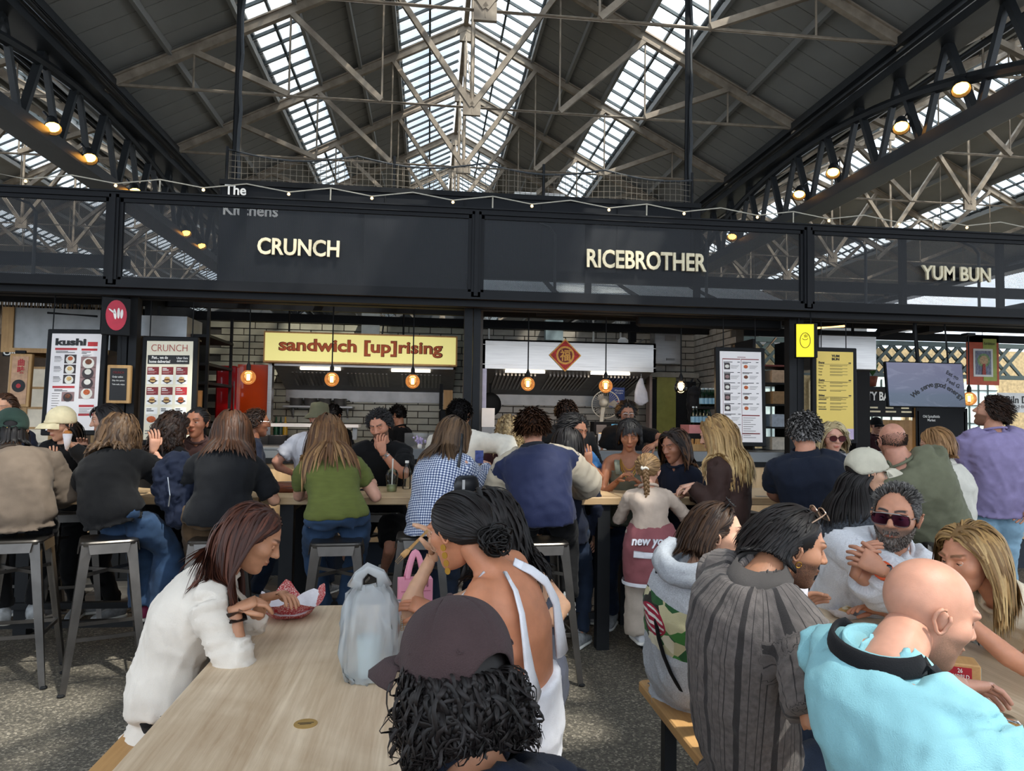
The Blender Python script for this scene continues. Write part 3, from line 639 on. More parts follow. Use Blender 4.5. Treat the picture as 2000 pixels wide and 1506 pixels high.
# CRUNCH
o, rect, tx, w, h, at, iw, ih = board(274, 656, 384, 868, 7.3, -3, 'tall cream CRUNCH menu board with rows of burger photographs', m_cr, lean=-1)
tx('CRUNCH', .10, .035, .88, .105, M('thin_red_letter', '#a8453c', .6), -.012); rect('black_band', .03, .145, .93, .235, m_ink)
tx('Psst... we do\nhome deliveries!', .07, .155, .52, .225, m_white, .02, d=.012); tx('Uber Eats\ndeliveroo', .66, .163, .90, .215, m_white, .01, d=.012)
for k in range(6):
    fx, fy = .03+.31*(k % 3), .265+.205*(k//3); mm = m_red if k == 5 else m_dred
    rect('item_tile', fx, fy, fx+.25, fy+.08, mm); rect('small_print', fx+.02, fy+.012, fx+.11, fy+.02, m_white, .009); rect('small_print', fx+.02, fy+.028, fx+.15, fy+.036, m_white, .009); rect('small_print', fx+.02, fy+.05, fx+.2, fy+.054, M('pink_print', '#c99a94', .6), .009); rect('small_print', fx+.02, fy+.06, fx+.16, fy+.064, MATS['pink_print'], .009)
    x, z = at(fx+.125, fy+.13); MB().b2(x-.125*iw, x+.125*iw, -.006, -.003, z-.045*ih, z+.052*ih).build('photo_ground', m_white, o)
    MB().prism([(-.11*iw, 0), (0, -.032*ih), (.11*iw, 0), (0, .02*ih)], (x, -.007, z-.01*ih), (1, 0, 0), (0, 0, 1), (0, -1, 0), .001).build('photo_tray', m_slate, o)
    MB().sph((x, -.008, z+.012*ih), (.06*iw, .003, .018*ih), 8, 6).sph((x, -.008, z-.012*ih), (.062*iw, .003, .014*ih), 8, 6).build('photo_bun', m_food1 if k == 5 else m_food3, o); MB().sph((x, -.0095, z), (.065*iw, .003, .009*ih), 8, 6).build('photo_filling', m_food2, o)
for k in range(3):
    fx, fy = .03+.31*k, .675; rect('item_tile', fx, fy, fx+.25, fy+.07, m_white); rect('small_print', fx+.02, fy+.012, fx+.12, fy+.02, m_ink, .009); rect('small_print', fx+.02, fy+.03, fx+.17, fy+.038, m_ink, .009)
    x, z = at(fx+.125, fy+.12); MB().b2(x-.125*iw, x+.125*iw, -.006, -.003, z-.045*ih, z+.045*ih).build('photo_ground', m_plate, o); MB().sph((x, -.007, z), (.1*iw, .003, .033*ih), 10, 6).build('photo_food', (m_food1, m_food3, m_food2)[k], o)
rect('small_print', .03, .905, .62, .915, m_grey); rect('small_print', .03, .932, .5, .942, m_grey)
for s in (-.2, .2): MB().path([(s, .02, h), (s, .02, 2.74-o.location.z)], .006, 6).build('hanging_cord', m_black, o)
# small CRUNCH ordering board
o, rect, tx, w, h, at, iw, ih = board(208, 713, 254, 788, 7.24, 0, 'small black ordering board with a timber frame beside the kushi board', m_ink, m_tim, .03)
tx('CRUNCH', .18, .1, .82, .17, m_dred); tx('Order online', .15, .24, .78, .30, m_white); tx('Skip the queue', .15, .36, .88, .42, m_white); tx('Take sofa, enjoy', .15, .48, .9, .54, m_white)
MB().path([(0, .03, h), (0, .03, 2.76-o.location.z)], .006, 6).build('hanging_cord', m_black, o)
# rice menu
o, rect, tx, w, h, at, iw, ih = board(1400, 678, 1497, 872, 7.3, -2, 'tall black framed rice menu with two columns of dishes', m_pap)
rect('small_print', .42, .06, .62, .066, m_dred)
for c in (0, 1):
    x0_ = .06+.45*c; rect('red_bar', x0_, .08, x0_+.43, .09, m_dred); rect('column_rule', x0_, .09, x0_+.006, .98, m_dred); n = 8 if c == 0 else 5
    for k in range(n):
        fy = .115+k*.115; rect('small_print', x0_+.03, fy, x0_+.24+.03*(k % 3), fy+.007, m_ink); rect('small_print', x0_+.03, fy+.012, x0_+.16+.03*(k % 2), fy+.018, m_ink); rect('small_print', x0_+.36, fy, x0_+.42, fy+.007, m_ink)
        x, z = at(x0_+.11, fy+.052); s = .07*iw
        if k < 5:
            MB().b2(x-s, x+s, -.006, -.003, z-s, z+s).build('photo_ground', m_slate if c == 0 else m_white, o); MB().sph((x, -.007, z), (s*.75, .003, s*.6), 8, 6).build('photo_food', (m_rose if k % 2 else m_plate) if c == 0 else (m_food1, m_food2)[k % 2], o)
        for q in range(3): rect('small_print', x0_+.2, fy+.04+q*.014, x0_+.4-.03*q, fy+.044+q*.014, m_grey)
for fy in (.70, .90): rect('red_bar', .51, fy, .94, fy+.012, m_dred)
for k in range(10): rect('small_print', .54, .73+k*.024, .84-.06*(k % 3), .736+k*.024, m_grey)
for s in (-.18, .18): MB().path([(s, .02, h), (s, .02, 2.74-o.location.z)], .006, 6).build('hanging_cord', m_black, o)
# yum bun menu
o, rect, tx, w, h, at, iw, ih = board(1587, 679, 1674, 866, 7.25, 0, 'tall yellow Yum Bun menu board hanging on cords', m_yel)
tx('YUM\nBUN', .40, .035, .62, .10, m_ink, .04); rect('lilac_foot', 0, .88, 1, 1, m_lil)
rows = [('Buns', .115, 1), ('Chicken', .155, 0), ('Prawn', .19, 0), ('Tofu', .225, 0), ('Pork', .26, 0), ('Sets', .315, 1), ('Bun box', .35, 0), ('Bun + fries\nbox', .385, 0), ('Sides', .49, 1), ('Vegetable gyoza', .525, 0), ('Panko tofu', .625, 0)]
for fy in (.44, .545, .585, .655): rect('small_print', .05, fy, .26, fy+.01, m_ink); rect('small_print', .36, fy, .8, fy+.004, m_ink); rect('small_print', .36, fy+.011, .66, fy+.015, m_ink)
for s, fy, big in rows:
    tx(s, .05, fy, .05+(.16 if big else .012*len(s.split('\n')[0])*1.3+.03), fy+(.024 if big else (.034 if '\n' in s else .016)), m_ink, .03 if big else 0)
    if big: rect('rule', .05, fy+.028, .93, fy+.031, m_ink); rect('small_print', .87, fy+.006, .94, fy+.018, m_ink)
    else:
        rect('small_print', .36, fy, .84, fy+.004, m_ink); rect('small_print', .36, fy+.011, .70, fy+.015, m_ink)
x, z = at(.80, .925); MB().sph((x, -.006, z), (.11*iw, .004, .022*ih), 10, 6).build('photo_bun', m_plate, o); MB().sph((x, -.008, z-.006), (.1*iw, .004, .008*ih), 8, 6).build('photo_filling', m_food2, o)
for s in (-.28, .28): MB().path([(s*w, .02, h), (s*w, .02, h+.38)], .006, 6).build('hanging_cord', m_black, o)
# ---- blade signs
p = WY(1569, 698, 7.15); o = empty('blade_sign', (p.x, 7.1, p.z), R(-14), 'lit yellow blade sign with a smiling bun face on the right column', 'sign')
MB().b2(-.1, .12, 0, .07, -.01, .36, ch=.006).build('case', m_black, o); MB().b2(-.095, .08, -.006, 0, 0, .345).build('lit_face', glow('sign_yellow', '#ecd91f', .7), o)
MB().path([(.052*math.cos(t)-.008, -.009, .17+(.085 if math.sin(t) > 0 else .075)*math.sin(t)) for t in np.linspace(0, 2*math.pi, 22)], .0035, 5).build('bun_outline', m_ink, o)
MB().path([(.028*math.cos(t)-.008, -.009, .20+.02*math.sin(t)) for t in np.linspace(math.pi*1.05, math.pi*1.95, 9)], .003, 5).path([(-.016, -.009, .235), (-.012, -.009, .205)], .003, 5).path([(-.002, -.009, .238), (-.002, -.009, .205)], .003, 5).path([(.012, -.009, .235), (.008, -.009, .205)], .003, 5).build('smile', m_ink, o)
for s in (-.06, .06): MB().path([(s, .03, .36), (s, .03, .52)], .005, 5).build('hanger', m_dark, o)
p = WY(230, 656, 7.2); o = empty('blade_sign', (p.x, 7.15, p.z), R(22), 'black blade sign with a red oval and white wing emblem on the left column', 'sign')
MB().b2(-.12, .12, 0, .06, 0, .36, ch=.006).build('case', m_black, o)
MB().prism([(.088*math.cos(t), .145*math.sin(t)) for t in np.linspace(0, 2*math.pi, 25)[:-1]], (0, 0, .19), (1, 0, 0), (0, 0, 1), (0, -1, 0), .006).build('red_oval', M('oval_red', '#b5213a', .5), o)
for k, (x, z, l, a) in enumerate(((-.035, .225, .075, -.85), (-.012, .20, .10, -.12), (.018, .21, .105, 0), (.045, .205, .09, .05))):
    MB().prism([(.012*math.cos(t)*1.0+math.sin(a)*l*math.sin(t)/2*1.0, math.cos(a)*l/2*math.sin(t)) for t in np.linspace(0, 2*math.pi, 13)[:-1]], (x, -.006, z), (1, 0, 0), (0, 0, 1), (0, -1, 0), .003).build('emblem_feather', m_white, o)
# ---- hanging screen
def screen_mat():
    m, t = newmat('screen_picture'); o = t.n('OutputMaterial'); e = t.n('Emission', i_Strength=.55); p = t.n('BsdfGlossy', i_Roughness=.15); ad = t.n('MixShader', i_0=.06)
    co = t.n('TexCoord').outputs['Object']; s = t.n('SeparateXYZ'); t.l(co, s.inputs[0])
    n = t.n('TexNoise', i_Scale=3.0, i_Detail=6.0, i_Distortion=1.5); mp = t.n('Mapping'); mp.inputs['Scale'].default_value = (1, 1, 3); t.l(co, mp.inputs[0]); t.l(mp.outputs[0], n.inputs['Vector'])
    c = t.ramp(s.outputs[2], [(0, '#2f4a6b'), (.14, '#3a5478'), (.2, '#57618a'), (.5, '#6a6a94')])
    c = t.mix(t.ramp(n.outputs['Fac'], [(.52, 0.0), (.75, .55)]), c, '#9aa0c0'); t.l(c, e.inputs[0]); t.l(e.outputs[0], ad.inputs[1]); t.l(p.outputs[0], ad.inputs[2]); t.l(ad.outputs[0], o.inputs[0]); return m
a, b = WY(1735, 750, 7.2), WY(1887, 754, 7.2); w = b.x-a.x; h = .50
o = empty('hanging_screen', ((a.x+b.x)/2, 7.2, WY(1810, 796, 7.2).z), R(0), 'wide flat screen showing a dusky sky and curved black words We serve good energy', 'screen', rx=R(-6))
MB().b2(-w/2, w/2, 0, .04, 0, h, ch=.006).build('housing', m_black, o); MB().b2(-w/2+.012, w/2-.012, -.004, 0, .012, h-.012).build('display', screen_mat(), o)
cw = {'W': 1.5, 'i': .5, 'r': .75, 'v': .95, ' ': .6, 'm': 1.5}; tot = sum(cw.get(q, 1) for q in 'We serve good energy'); acc = 0
for chh in 'We serve good energy':
    u = (acc+cw.get(chh, 1)/2)/tot; acc += cw.get(chh, 1); x = -.17+.60*u; z = .09+.165*math.sin(math.pi*min(1, .06+u*.92)); sl = math.atan(.165*math.pi*.92*math.cos(math.pi*(.06+u*.92))/.60)
    if chh != ' ' and x < w/2-.02: text('screen_lettering', chh, .078, m_ink, o, (x, -.006, z), (R(90), -sl, 0), ext=.0005, off=.025)
for s, x, z in (('Eat go', .30, .36), ('Feel G', .30, .27)): text('screen_lettering', s, .062, m_ink, o, (x+.02, -.006, z), (R(90), R(28), 0), ext=.0005, off=.02)
for x in (-.05, .31): MB().path([(x, .03, h), (x, .03, .98)], .022 if x < 0 else .01, 6).build('hanger_pole', m_black, o)
# ================================================================ people: heads, hands, bodies, clothes, hair
def _ell(p, c, r):
    q = (p-V3(c))/V3(r); k0 = np.sqrt((q*q).sum(-1)); q2 = q/V3(r); k1 = np.sqrt((q2*q2).sum(-1))+1e-9; return k0*(k0-1)/k1
def _cap(p, a, b, ra, rb):
    a, b = V3(a), V3(b); h = np.clip(((p-a)@(b-a))/((b-a)@(b-a)), 0, 1); return np.linalg.norm(p-a-h[..., None]*(b-a), axis=-1)-(ra+(rb-ra)*h)
def _su(a, b, k): h = np.clip(.5+.5*(b-a)/k, 0, 1); return b+(a-b)*h-k*h*(1-h)
def _ss(a, b, k): h = np.clip(.5-.5*(a+b)/k, 0, 1); return a+(-b-a)*h+k*h*(1-h)
def head_sdf(p, fem, nose=1.0, jaw=1.0):
    x = p.copy(); x[..., 0] = np.abs(x[..., 0])
    d = _ell(x, (0, -.014, .028), (.076, .096, .088))
    jw = (.054 if fem else .060)*jaw
    d = _su(d, _ell(x, (0, .026, -.042), (jw, .060, .074)), .035)
    d = _su(d, _ell(x, (0, .060, -.097), ((.017 if fem else .024)*jaw, .022, .018)), .03)
    d = _su(d, _ell(x, (.040, .046, -.016), (.026, .030, .024)), .02)
    d = _su(d, _ell(x, (.024, .074, .031), (.030, .014, .010 if fem else .012)), .016)
    d = _ss(d, _ell(x, (.032, .104, .010), (.0172, .0202, .0080)), .012)
    d = _su(d, _cap(x, (0, .080, .022), (0, .1045*(.98+.02*nose), -.018), .0075, .0115*nose), .012)
    d = _su(d, _ell(x, (.0115*nose, .093, -.022), (.0085, .010, .0075)), .006)
    d = _su(d, _ell(x, (.008, .0855, -.0515), (.016, .0085, .0055)), .006)
    d = _su(d, _ell(x, (0, .0845, -.062), (.018, .009, .0065)), .006)
    d = _ss(d, _ell(x, (0, .0965, -.0568), (.022, .0055, .0016)), .003)
    d = _ss(d, _ell(x, (0, .092, -.076), (.02, .010, .006)), .008)
    return d
HEADS = {}
C0 = V3((0, .004, -.008))
def head_grid(n, m, fem, nose, jaw):
    key = (n, m, fem, nose, jaw)
    if key in HEADS: return HEADS[key]
    u = np.arange(n)/n*2*np.pi-np.pi; az = u-.52*np.sin(u); el = (np.arange(m+1)/m-.5)*np.pi; el = el-.12*np.sin(2*el)
    A, E = np.meshgrid(az, el); dr = np.stack([np.sin(A)*np.cos(E), np.cos(A)*np.cos(E), np.sin(E)], -1); r_ = np.full(A.shape, .175)
    for _ in range(48): r_ = r_-.8*head_sdf(C0+dr*r_[..., None], fem, nose, jaw)
    P = C0+dr*r_[..., None]; HEADS[key] = (P.reshape(-1, 3), A.ravel(), E.ravel(), r_.ravel()); return HEADS[key]
def hairline(az, fem, recede=0):
    a = np.abs(az); x = np.interp(a, [0, .5, .95, 1.2, 1.45, 1.75, 2.1, np.pi], [1.06+recede, .99+recede*1.6, .72+recede*.6, .30, .12, -.18, -.52, -.62]); return x
def smst(a, b, x): t = np.clip((x-a)/(b-a), 0, 1); return t*t*(3-2*t)
def skin(tone, brow='#241a14', beard=None, lips=None):
    nm = f'skin_{tone}_{brow}_{beard}'
    if nm in MATS: return MATS[nm]
    m, t = newmat(nm); MATS[nm] = m; c = srgb(tone); o = t.n('OutputMaterial'); p = t.n('BsdfPrincipled'); t.l(p.outputs[0], o.inputs[0])
    nz = t.n('TexNoise', i_Scale=28.0, i_Detail=5.0); co = t.n('TexCoord').outputs['Object']; t.l(co, nz.inputs['Vector'])
    base = t.ramp(nz.outputs['Fac'], [(.3, tuple(x*.9 for x in c)), (.7, tuple(min(1, x*1.08) for x in c))])
    at = t.n('Attribute', attribute_name='fm'); s = t.n('SeparateColor'); t.l(at.outputs['Color'], s.inputs[0])
    lp = srgb(lips) if lips else (c[0]*.72, c[1]*.42, c[2]*.42)
    base = t.mix(s.outputs[0], base, lp)
    n2 = t.n('TexNoise', i_Scale=420.0, i_Detail=2.0); t.l(co, n2.inputs['Vector'])
    if beard: base = t.mix(t.math('MULTIPLY', s.outputs[2], t.ramp(n2.outputs['Fac'], [(.3, .55), (.6, 1.0)])), base, beard)
    base = t.mix(s.outputs[1], base, brow)
    t.l(base, p.inputs['Base Color']); p.inputs['Roughness'].default_value = .48; p.inputs['Specular IOR Level'].default_value = .35
    p.inputs['Subsurface Weight'].default_value = .12; p.inputs['Subsurface Radius'].default_value = (.02, .007, .003); p.inputs['Subsurface Scale'].default_value = .5
    b = t.n('Bump', i_Strength=.12, i_Distance=.003); t.l(n2.outputs['Fac'], b.inputs['Height']); t.l(b.outputs[0], p.inputs['Normal']); return m
def rotm(yaw, pitch, roll):
    """columns right, forward, up for a face turned by yaw (0 = away from camera, 90 = right), pitched down, tilted"""
    f = V3((math.sin(R(yaw))*math.cos(R(pitch)), math.cos(R(yaw))*math.cos(R(pitch)), -math.sin(R(pitch)))); r_ = V3((math.cos(R(yaw)), -math.sin(R(yaw)), 0)); u = np.cross(r_, f)
    c, s = math.cos(R(roll)), math.sin(R(roll)); return np.stack([r_*c-u*s, f, u*c+r_*s], 1)
m_eye = M('eye_white', '#d9d2c8', .2, 0, .02); m_iris = M('iris_dark', '#2a1a10', .15, 0, .1); m_iris2 = M('iris_light', '#55604e', .15, 0, .1)
def tube(mb, pts, rad, n=12, flat=1.0, up=(0, 0, 1)): mb.path(pts, rad, n, 0, True, flat, up)
def ring(c, ax, ay, a, b, n=20, sq=2.0):
    out = []
    for k in range(n):
        t = 2*math.pi*k/n; ct, st = math.cos(t), math.sin(t); e = 2/sq
        out.append(c+ax*a*math.copysign(abs(ct)**e, ct)+ay*b*math.copysign(abs(st)**e, st))
    return out
def hand(mb, w, d, n, side, curl=.35, s=1.0, spread=.12, thumb=.6):
    """palm and five bent fingers; d points to the fingertips, n out of the palm"""
    w, d = V3(w), nrm(d); n = nrm(V3(n)-d*(V3(n)@d)); a = np.cross(d, n)*side
    rs = []
    for t, ha, hb, q in ((-.02, .024, .019, 0), (.0, .026, .018, 0), (.03, .036, .017, .003), (.06, .041, .015, .004), (.085, .040, .0125, .003)):
        rs.append(ring(w+d*t*s-n*.002*s+a*q*s, a, n, ha*s, hb*s, 12, 2.6))
    mb.rings(rs)
    for i, (off, L_, sp) in enumerate(((.030, .9, .5), (.010, 1.0, .12), (-.011, .94, -.25), (-.029, .76, -.7))):
        p = w+d*.078*s+a*off*s; ang = curl*(.75+.12*i); dd = nrm(d+a*spread*sp); pts = [p]; cur = dd
        for seg, bend in ((.043, .55), (.027, .95), (.021, .8)):
            th = ang*bend*1.35; cur = nrm(cur*math.cos(th)+n*math.sin(th)); pts.append(pts[-1]+cur*seg*L_*s)
        e = pts[-1]+cur*.003
        mb.path([p-dd*.012]+pts+[e], [.0095*s, .0092*s, .0085*s, .0076*s, .0066*s, .003*s], 8)
    p = w+d*.02*s+a*.026*s; t0 = nrm(d*.75+a*.75+n*.25); pts = [p]; cur = t0
    for seg, th in ((.038, thumb*.2), (.030, thumb*.5), (.024, thumb*.5)):
        cur = nrm(cur*math.cos(th)+nrm(n*.6+d*.3-a*.7)*math.sin(th)); pts.append(pts[-1]+cur*seg*s)
    mb.path(pts+[pts[-1]+cur*.003], [.0135*s, .012*s, .0098*s, .008*s, .003*s], 8)
def ik(a, t, l1, l2, pole):
    a, t = V3(a), V3(t); v = t-a; d = np.linalg.norm(v)
    if d > (l1+l2)*.995: v = v*((l1+l2)*.995/d); t = a+v; d = np.linalg.norm(v)
    x = (l1*l1-l2*l2+d*d)/(2*d); h = math.sqrt(max(0, l1*l1-x*x)); u = v/d; p = V3(pole); p = nrm(p-u*(p@u)); return a+u*x+p*h, t
m_shoe = M('grey_trainer', '#8d8f90', .6, 0, .3, 30); m_sole = M('shoe_sole', '#d8d6d0', .7)
PEOPLE = {}
def vnoise(P):
    I = np.floor(P).astype(np.int64); Fr = P-I; Fr = Fr*Fr*(3-2*Fr)
    def h(a, b, c): n = (a*374761393+b*668265263+c*2147483647) & 0xffffffff; n = ((n ^ (n >> 13))*1274126177) & 0xffffffff; return ((n ^ (n >> 16)) & 0xffff)/65535.0
    o = 0
    for i in (0, 1):
        for j in (0, 1):
            for k in (0, 1): o = o+h(I[:, 0]+i, I[:, 1]+j, I[:, 2]+k)*np.abs(1-i-Fr[:, 0])*np.abs(1-j-Fr[:, 1])*np.abs(1-k-Fr[:, 2])
    return o
def folds(me, coord, amt):
    """push cloth out along soft ridges; coord is stretched along the way the folds run"""
    n = len(me.vertices); nr_ = np.empty(n*3, np.float32); me.vertices.foreach_get('normal', nr_); co = np.empty(n*3, np.float32); me.vertices.foreach_get('co', co)
    r1 = 1-np.abs(vnoise(coord)*2-1); r2 = 1-np.abs(vnoise(coord*2.1+17)*2-1); d = (r1**3*.75+r2**3*.35-.3)*amt; co = co.reshape(-1, 3)+nr_.reshape(-1, 3)*d[:, None]; me.vertices.foreach_set('co', co.ravel())
def fuse(name, mb, mat, parent, vox, smooth=3, wr=0, wsc=.09, cb=None, label=None, wr2=0):
    o = mb.build(name, mat, parent, True); md = o.modifiers.new('r', 'REMESH'); md.mode = 'VOXEL'; md.voxel_size = vox
    if smooth: ms = o.modifiers.new('s', 'SMOOTH'); ms.iterations = smooth; ms.factor = .5
    if wr:
        for k, (st, sc_, ty) in enumerate(((wr, wsc, 'CLOUDS'), (wr2 or wr*.6, wsc*.42, 'CLOUDS'))):
            tx = bpy.data.textures.new('fold', ty); tx.noise_scale = sc_; tx.noise_depth = 2
            dm_ = o.modifiers.new('d%d' % k, 'DISPLACE'); dm_.texture = tx; dm_.strength = st; dm_.mid_level = .5; dm_.texture_coords = 'GLOBAL'
    BAKE.append((o, cb))
    if label: o['label'] = label
    return o
def person(label, pel, head, yaw, s=1.0, fem=True, hy=None, hp=10, hr=0, sy=None, tone='#c08f72', brow='#2a1d16', beard=None, beardfn=None, LH=None, RH=None, Lel=None, Rel=None,
           hands=((.5, None), (.5, None)), legs='sit', feet=None, top=None, bot=None, shoes=None, slouch=.05, vox=.016, hd=(64, 48), nose=1.0, jaw=1.0, bulk=1.0, headscale=1.0, lid=.35, neckf=.04, sw=1.0, nolegs=False, neckup=.6, belly=0, eyes=True, light_eyes=False, rollshoulder=0, name='person', nbp=None, stilt=0):
    """one figure posed from its hip point to its head point; arms and legs solved to where hands and feet are"""
    pel, head = V3(pel), V3(head); hy = yaw if hy is None else hy; sy = yaw if sy is None else sy
    root = empty(name, (float(pel[0]), float(pel[1]), 0), label=label, cat='person'); O = V3((pel[0], pel[1], 0)); pel = pel-O; head = head-O
    fd = V3((math.sin(R(yaw)), math.cos(R(yaw)), 0)); rt = V3((math.cos(R(yaw)), -math.sin(R(yaw)), 0)); srt = V3((math.cos(R(sy)), -math.sin(R(sy)), 0)); sfd = V3((math.sin(R(sy)), math.cos(R(sy)), 0))
    td0 = nrm(head-pel); upn = nrm(neckup*V3((0, 0, 1))+(1-neckup)*td0); nb = head-upn*.158*s-sfd*neckf*s
    if nbp is not None: nb = V3(nbp)-O
    td = nrm(nb-pel); tl = np.linalg.norm(nb-pel); mid = (pel+nb)/2-fd*slouch*2
    bz = lambda t: (1-t)**2*pel+2*t*(1-t)*mid+t*t*nb
    srt = nrm(nrm(srt-td*(srt@td))-td*stilt); prt = nrm(rt-td*(rt@td)*.5); b = bulk*s
    if fem: prof = [(-.10, .100, .085), (0, .170, .115), (.12, .168, .118), (.40, .125, .098), (.66, .145, .120), (.82, .152, .108), (.91, .135, .090), (.97, .092, .074), (1.0, .062, .062)]
    else: prof = [(-.10, .10, .09), (0, .160, .112), (.12, .160, .115), (.38, .150, .112), (.66, .172, .126), (.82, .180, .118), (.91, .158, .096), (.97, .105, .080), (1.0, .068, .068)]
    def trings(g, t0=-1, t1=2, flare=0, low=None, hem=0):
        rs = []; pr = [q for q in prof if t0 <= q[0] <= t1]
        if low is not None: pr = [(low, prof[1][1]*(1+flare), prof[1][2]*(1+flare*1.2))]+[q for q in pr if q[0] > low+.03]
        for t, a, c in pr:
            k = min(max(t, 0), 1); cen = bz(k)+((td*.35+V3((0, 0, .65)))*(t*tl) if t < 0 else 0); lat = nrm(prt*(1-k)+srt*k); dv = nrm(bz(min(1, k+.02))-bz(max(0, k-.02))) if t >= 0 else nrm(mid-pel); fdv = np.cross(dv, lat)*-1; fdv = np.cross(lat, dv)*-1
            ex = belly*math.exp(-((t-.25)/.25)**2)
            rs.append(ring(cen+fdv*(-ex*.5)*0+(fd*ex*.6), lat, fdv, a*b+g, c*b+g+ex*.6, 22, 2.3))
        return rs
    SH = nb-td*.048*s; shw = (.165 if fem else .19)*s*sw
    S = {1: SH+srt*shw-V3((0, 0, .015)), -1: SH-srt*shw-V3((0, 0, .015))}
    ua, fa_ = .285*s, .25*s; E, Wr = {}, {}
    for sd, tg, el in ((1, RH, Rel), (-1, LH, Lel)):
        if tg is None: t = S[sd]+V3((0, 0, -.49*s))+sfd*.10*s+srt*sd*.05
        else: t = V3(tg)-O
        pole = V3(el) if el is not None else V3((0, 0, -.8))-sfd*.45+srt*sd*.55
        E[sd], Wr[sd] = ik(S[sd], t, ua, fa_, pole)
    H = {sd: pel+prt*sd*.09*b for sd in (1, -1)}; K, A = {}, {}; tl1, tl2 = .42*s, .41*s
    for sd in (1, -1):
        if feet is not None: t = V3(feet[0 if sd > 0 else 1])-O
        elif legs == 'stand': t = V3((H[sd][0], H[sd][1], .085))+rt*sd*.03
        else: t = H[sd]+fd*.36*s+rt*sd*.05-V3((0, 0, .44*s))
        if legs == 'stand' and feet is None: t[2] = .085
        K[sd], A[sd] = ik(H[sd], t, tl1, tl2, fd+rt*sd*.25)
    ar = (.043 if fem else .052)*b, (.037 if fem else .044)*b, (.025 if fem else .029)*b
    mb = MB(); mb.rings(trings(-.008))
    def limb(m_, pts, rad, n=12): m_.path(pts, rad, n)
    def arm(m_, sd, g, to=2.0, loose=1.0):
        p0, p1, p2 = S[sd], E[sd], Wr[sd]; i0 = SH+srt*sd*shw*.45+td*.015
        ex = .008 if g > 0 else 0; r_ = [ar[0]*1.12+g, ar[0]*1.1+g, ar[0]*.98+g, ar[1]+g+ex, ar[1]*1.0+g+ex, ar[2]+g]
        u = nrm(p1-p0); v_ = nrm(p2-p1)
        pts = [i0, p0, p0+(p1-p0)*.5, p1-u*.02+v_*.0, p1+v_*.06*s, p2]
        if to >= 2: limb(m_, pts, r_)
        elif to > 1: k = to-1; limb(m_, pts[:5]+[p1+(p2-p1)*max(k, .3)], r_[:5]+[(ar[1]*(1-k)+ar[2]*k)*1.05+g])
        else:
            rr = ar[0]*.98+g*loose; limb(m_, [i0, p0, p0+(p1-p0)*to*.5, p0+(p1-p0)*to], [r_[0], r_[1], rr, rr*.98])
    def trap(m_, g):
        for sd in (1, -1): m_.path([nb-td*.0+srt*sd*.02, nb-td*.025+srt*sd*shw*.45, S[sd]+td*.008], [.055*b+g, .052*b+g, .05*b+g], 10)
    trap(mb, -.004)
    for sd in (1, -1): arm(mb, sd, 0)
    lr = (.078 if fem else .08)*b, .052*b, .048*b, .034*b
    def leg(m_, sd, g, to=2.0, fl=0):
        p0, p1, p2 = H[sd], K[sd], A[sd]; u = nrm(p1-p0); v_ = nrm(p2-p1); c = p1+v_*.13*s-fd*.01
        pts = [p0-u*.03, p0+(p1-p0)*.35, p1-u*.05, p1+v_*.03, c, p2]; r_ = [lr[0]*1.08+g, lr[0]+g, lr[1]*1.08+g, lr[1]+g+fl*.2, lr[2]*1.06+g+fl*.4, lr[3]+g+fl]
        if to >= 2: limb(m_, pts, r_)
        elif to > 1: k = to-1; limb(m_, pts[:4]+[p1+(p2-p1)*k], r_[:4]+[lr[2]+g+fl*k])
        else: limb(m_, [pts[0], pts[1], p0+(p1-p0)*to], [r_[0], r_[1], lr[1]*1.15+g])
    if not nolegs:
        for sd in (1, -1): leg(mb, sd, -.004)
    HM = rotm(hy, hp, hr); hs = s*headscale; neck_top = head+HM@(V3((0, -.026, -.035))*hs); nr = (.052 if fem else .062)*b
    limb(mb, [nb-td*.06, nb+td*.0, (nb+neck_top)/2, neck_top], [nr*1.12, nr*1.04, nr*.94, nr*.8])
    sk = skin(tone, brow, beard)
    # head, ears, eyes, hands are added to the one fused body after baking
    P, AZ, EL, RR = head_grid(hd[0], hd[1], fem, nose, jaw); n, m = hd
    hb = MB(); faces = [(i*n+j, i*n+(j+1) % n, (i+1)*n+(j+1) % n, (i+1)*n+j) for i in range(m) for j in range(n)]
    W_ = lambda q: head+(V3(q)*hs)@HM.T
    hb.add(W_(P), faces)
    x, y, z = np.abs(P[:, 0]), P[:, 1], P[:, 2]; front = smst(.04, .06, y)
    lipm = np.exp(-((x/.021)**4))*smst(.0115, .008, np.abs(z+.0568)*(1+(x/.03)**2))*front
    browz = .0315+.006*np.sin(np.clip((x-.008)/.042, 0, 1)*np.pi*.75); browm = smst(.0062, .003, np.abs(z-browz))*smst(.008, .012, x)*smst(.054, .046, x)*front*(.85 if fem else 1)
    if beard:
        bm = smst(-.024, -.040, z)*smst(-.005, .012, y)*(1-.9*np.exp(-((x/.02)**4)-((z+.058)/.010)**4)); mo = np.exp(-((z+.038)/.0075)**2)*smst(.03, .022, x)*front; bm = np.clip(np.maximum(bm*(1-.75*smst(.058, .03, x)*smst(-.045, -.028, z)), mo), 0, 1)
    else: bm = x*0
    FM = np.stack([lipm*(1-bm*.5), browm, bm], 1)
    nv_head = len(P)
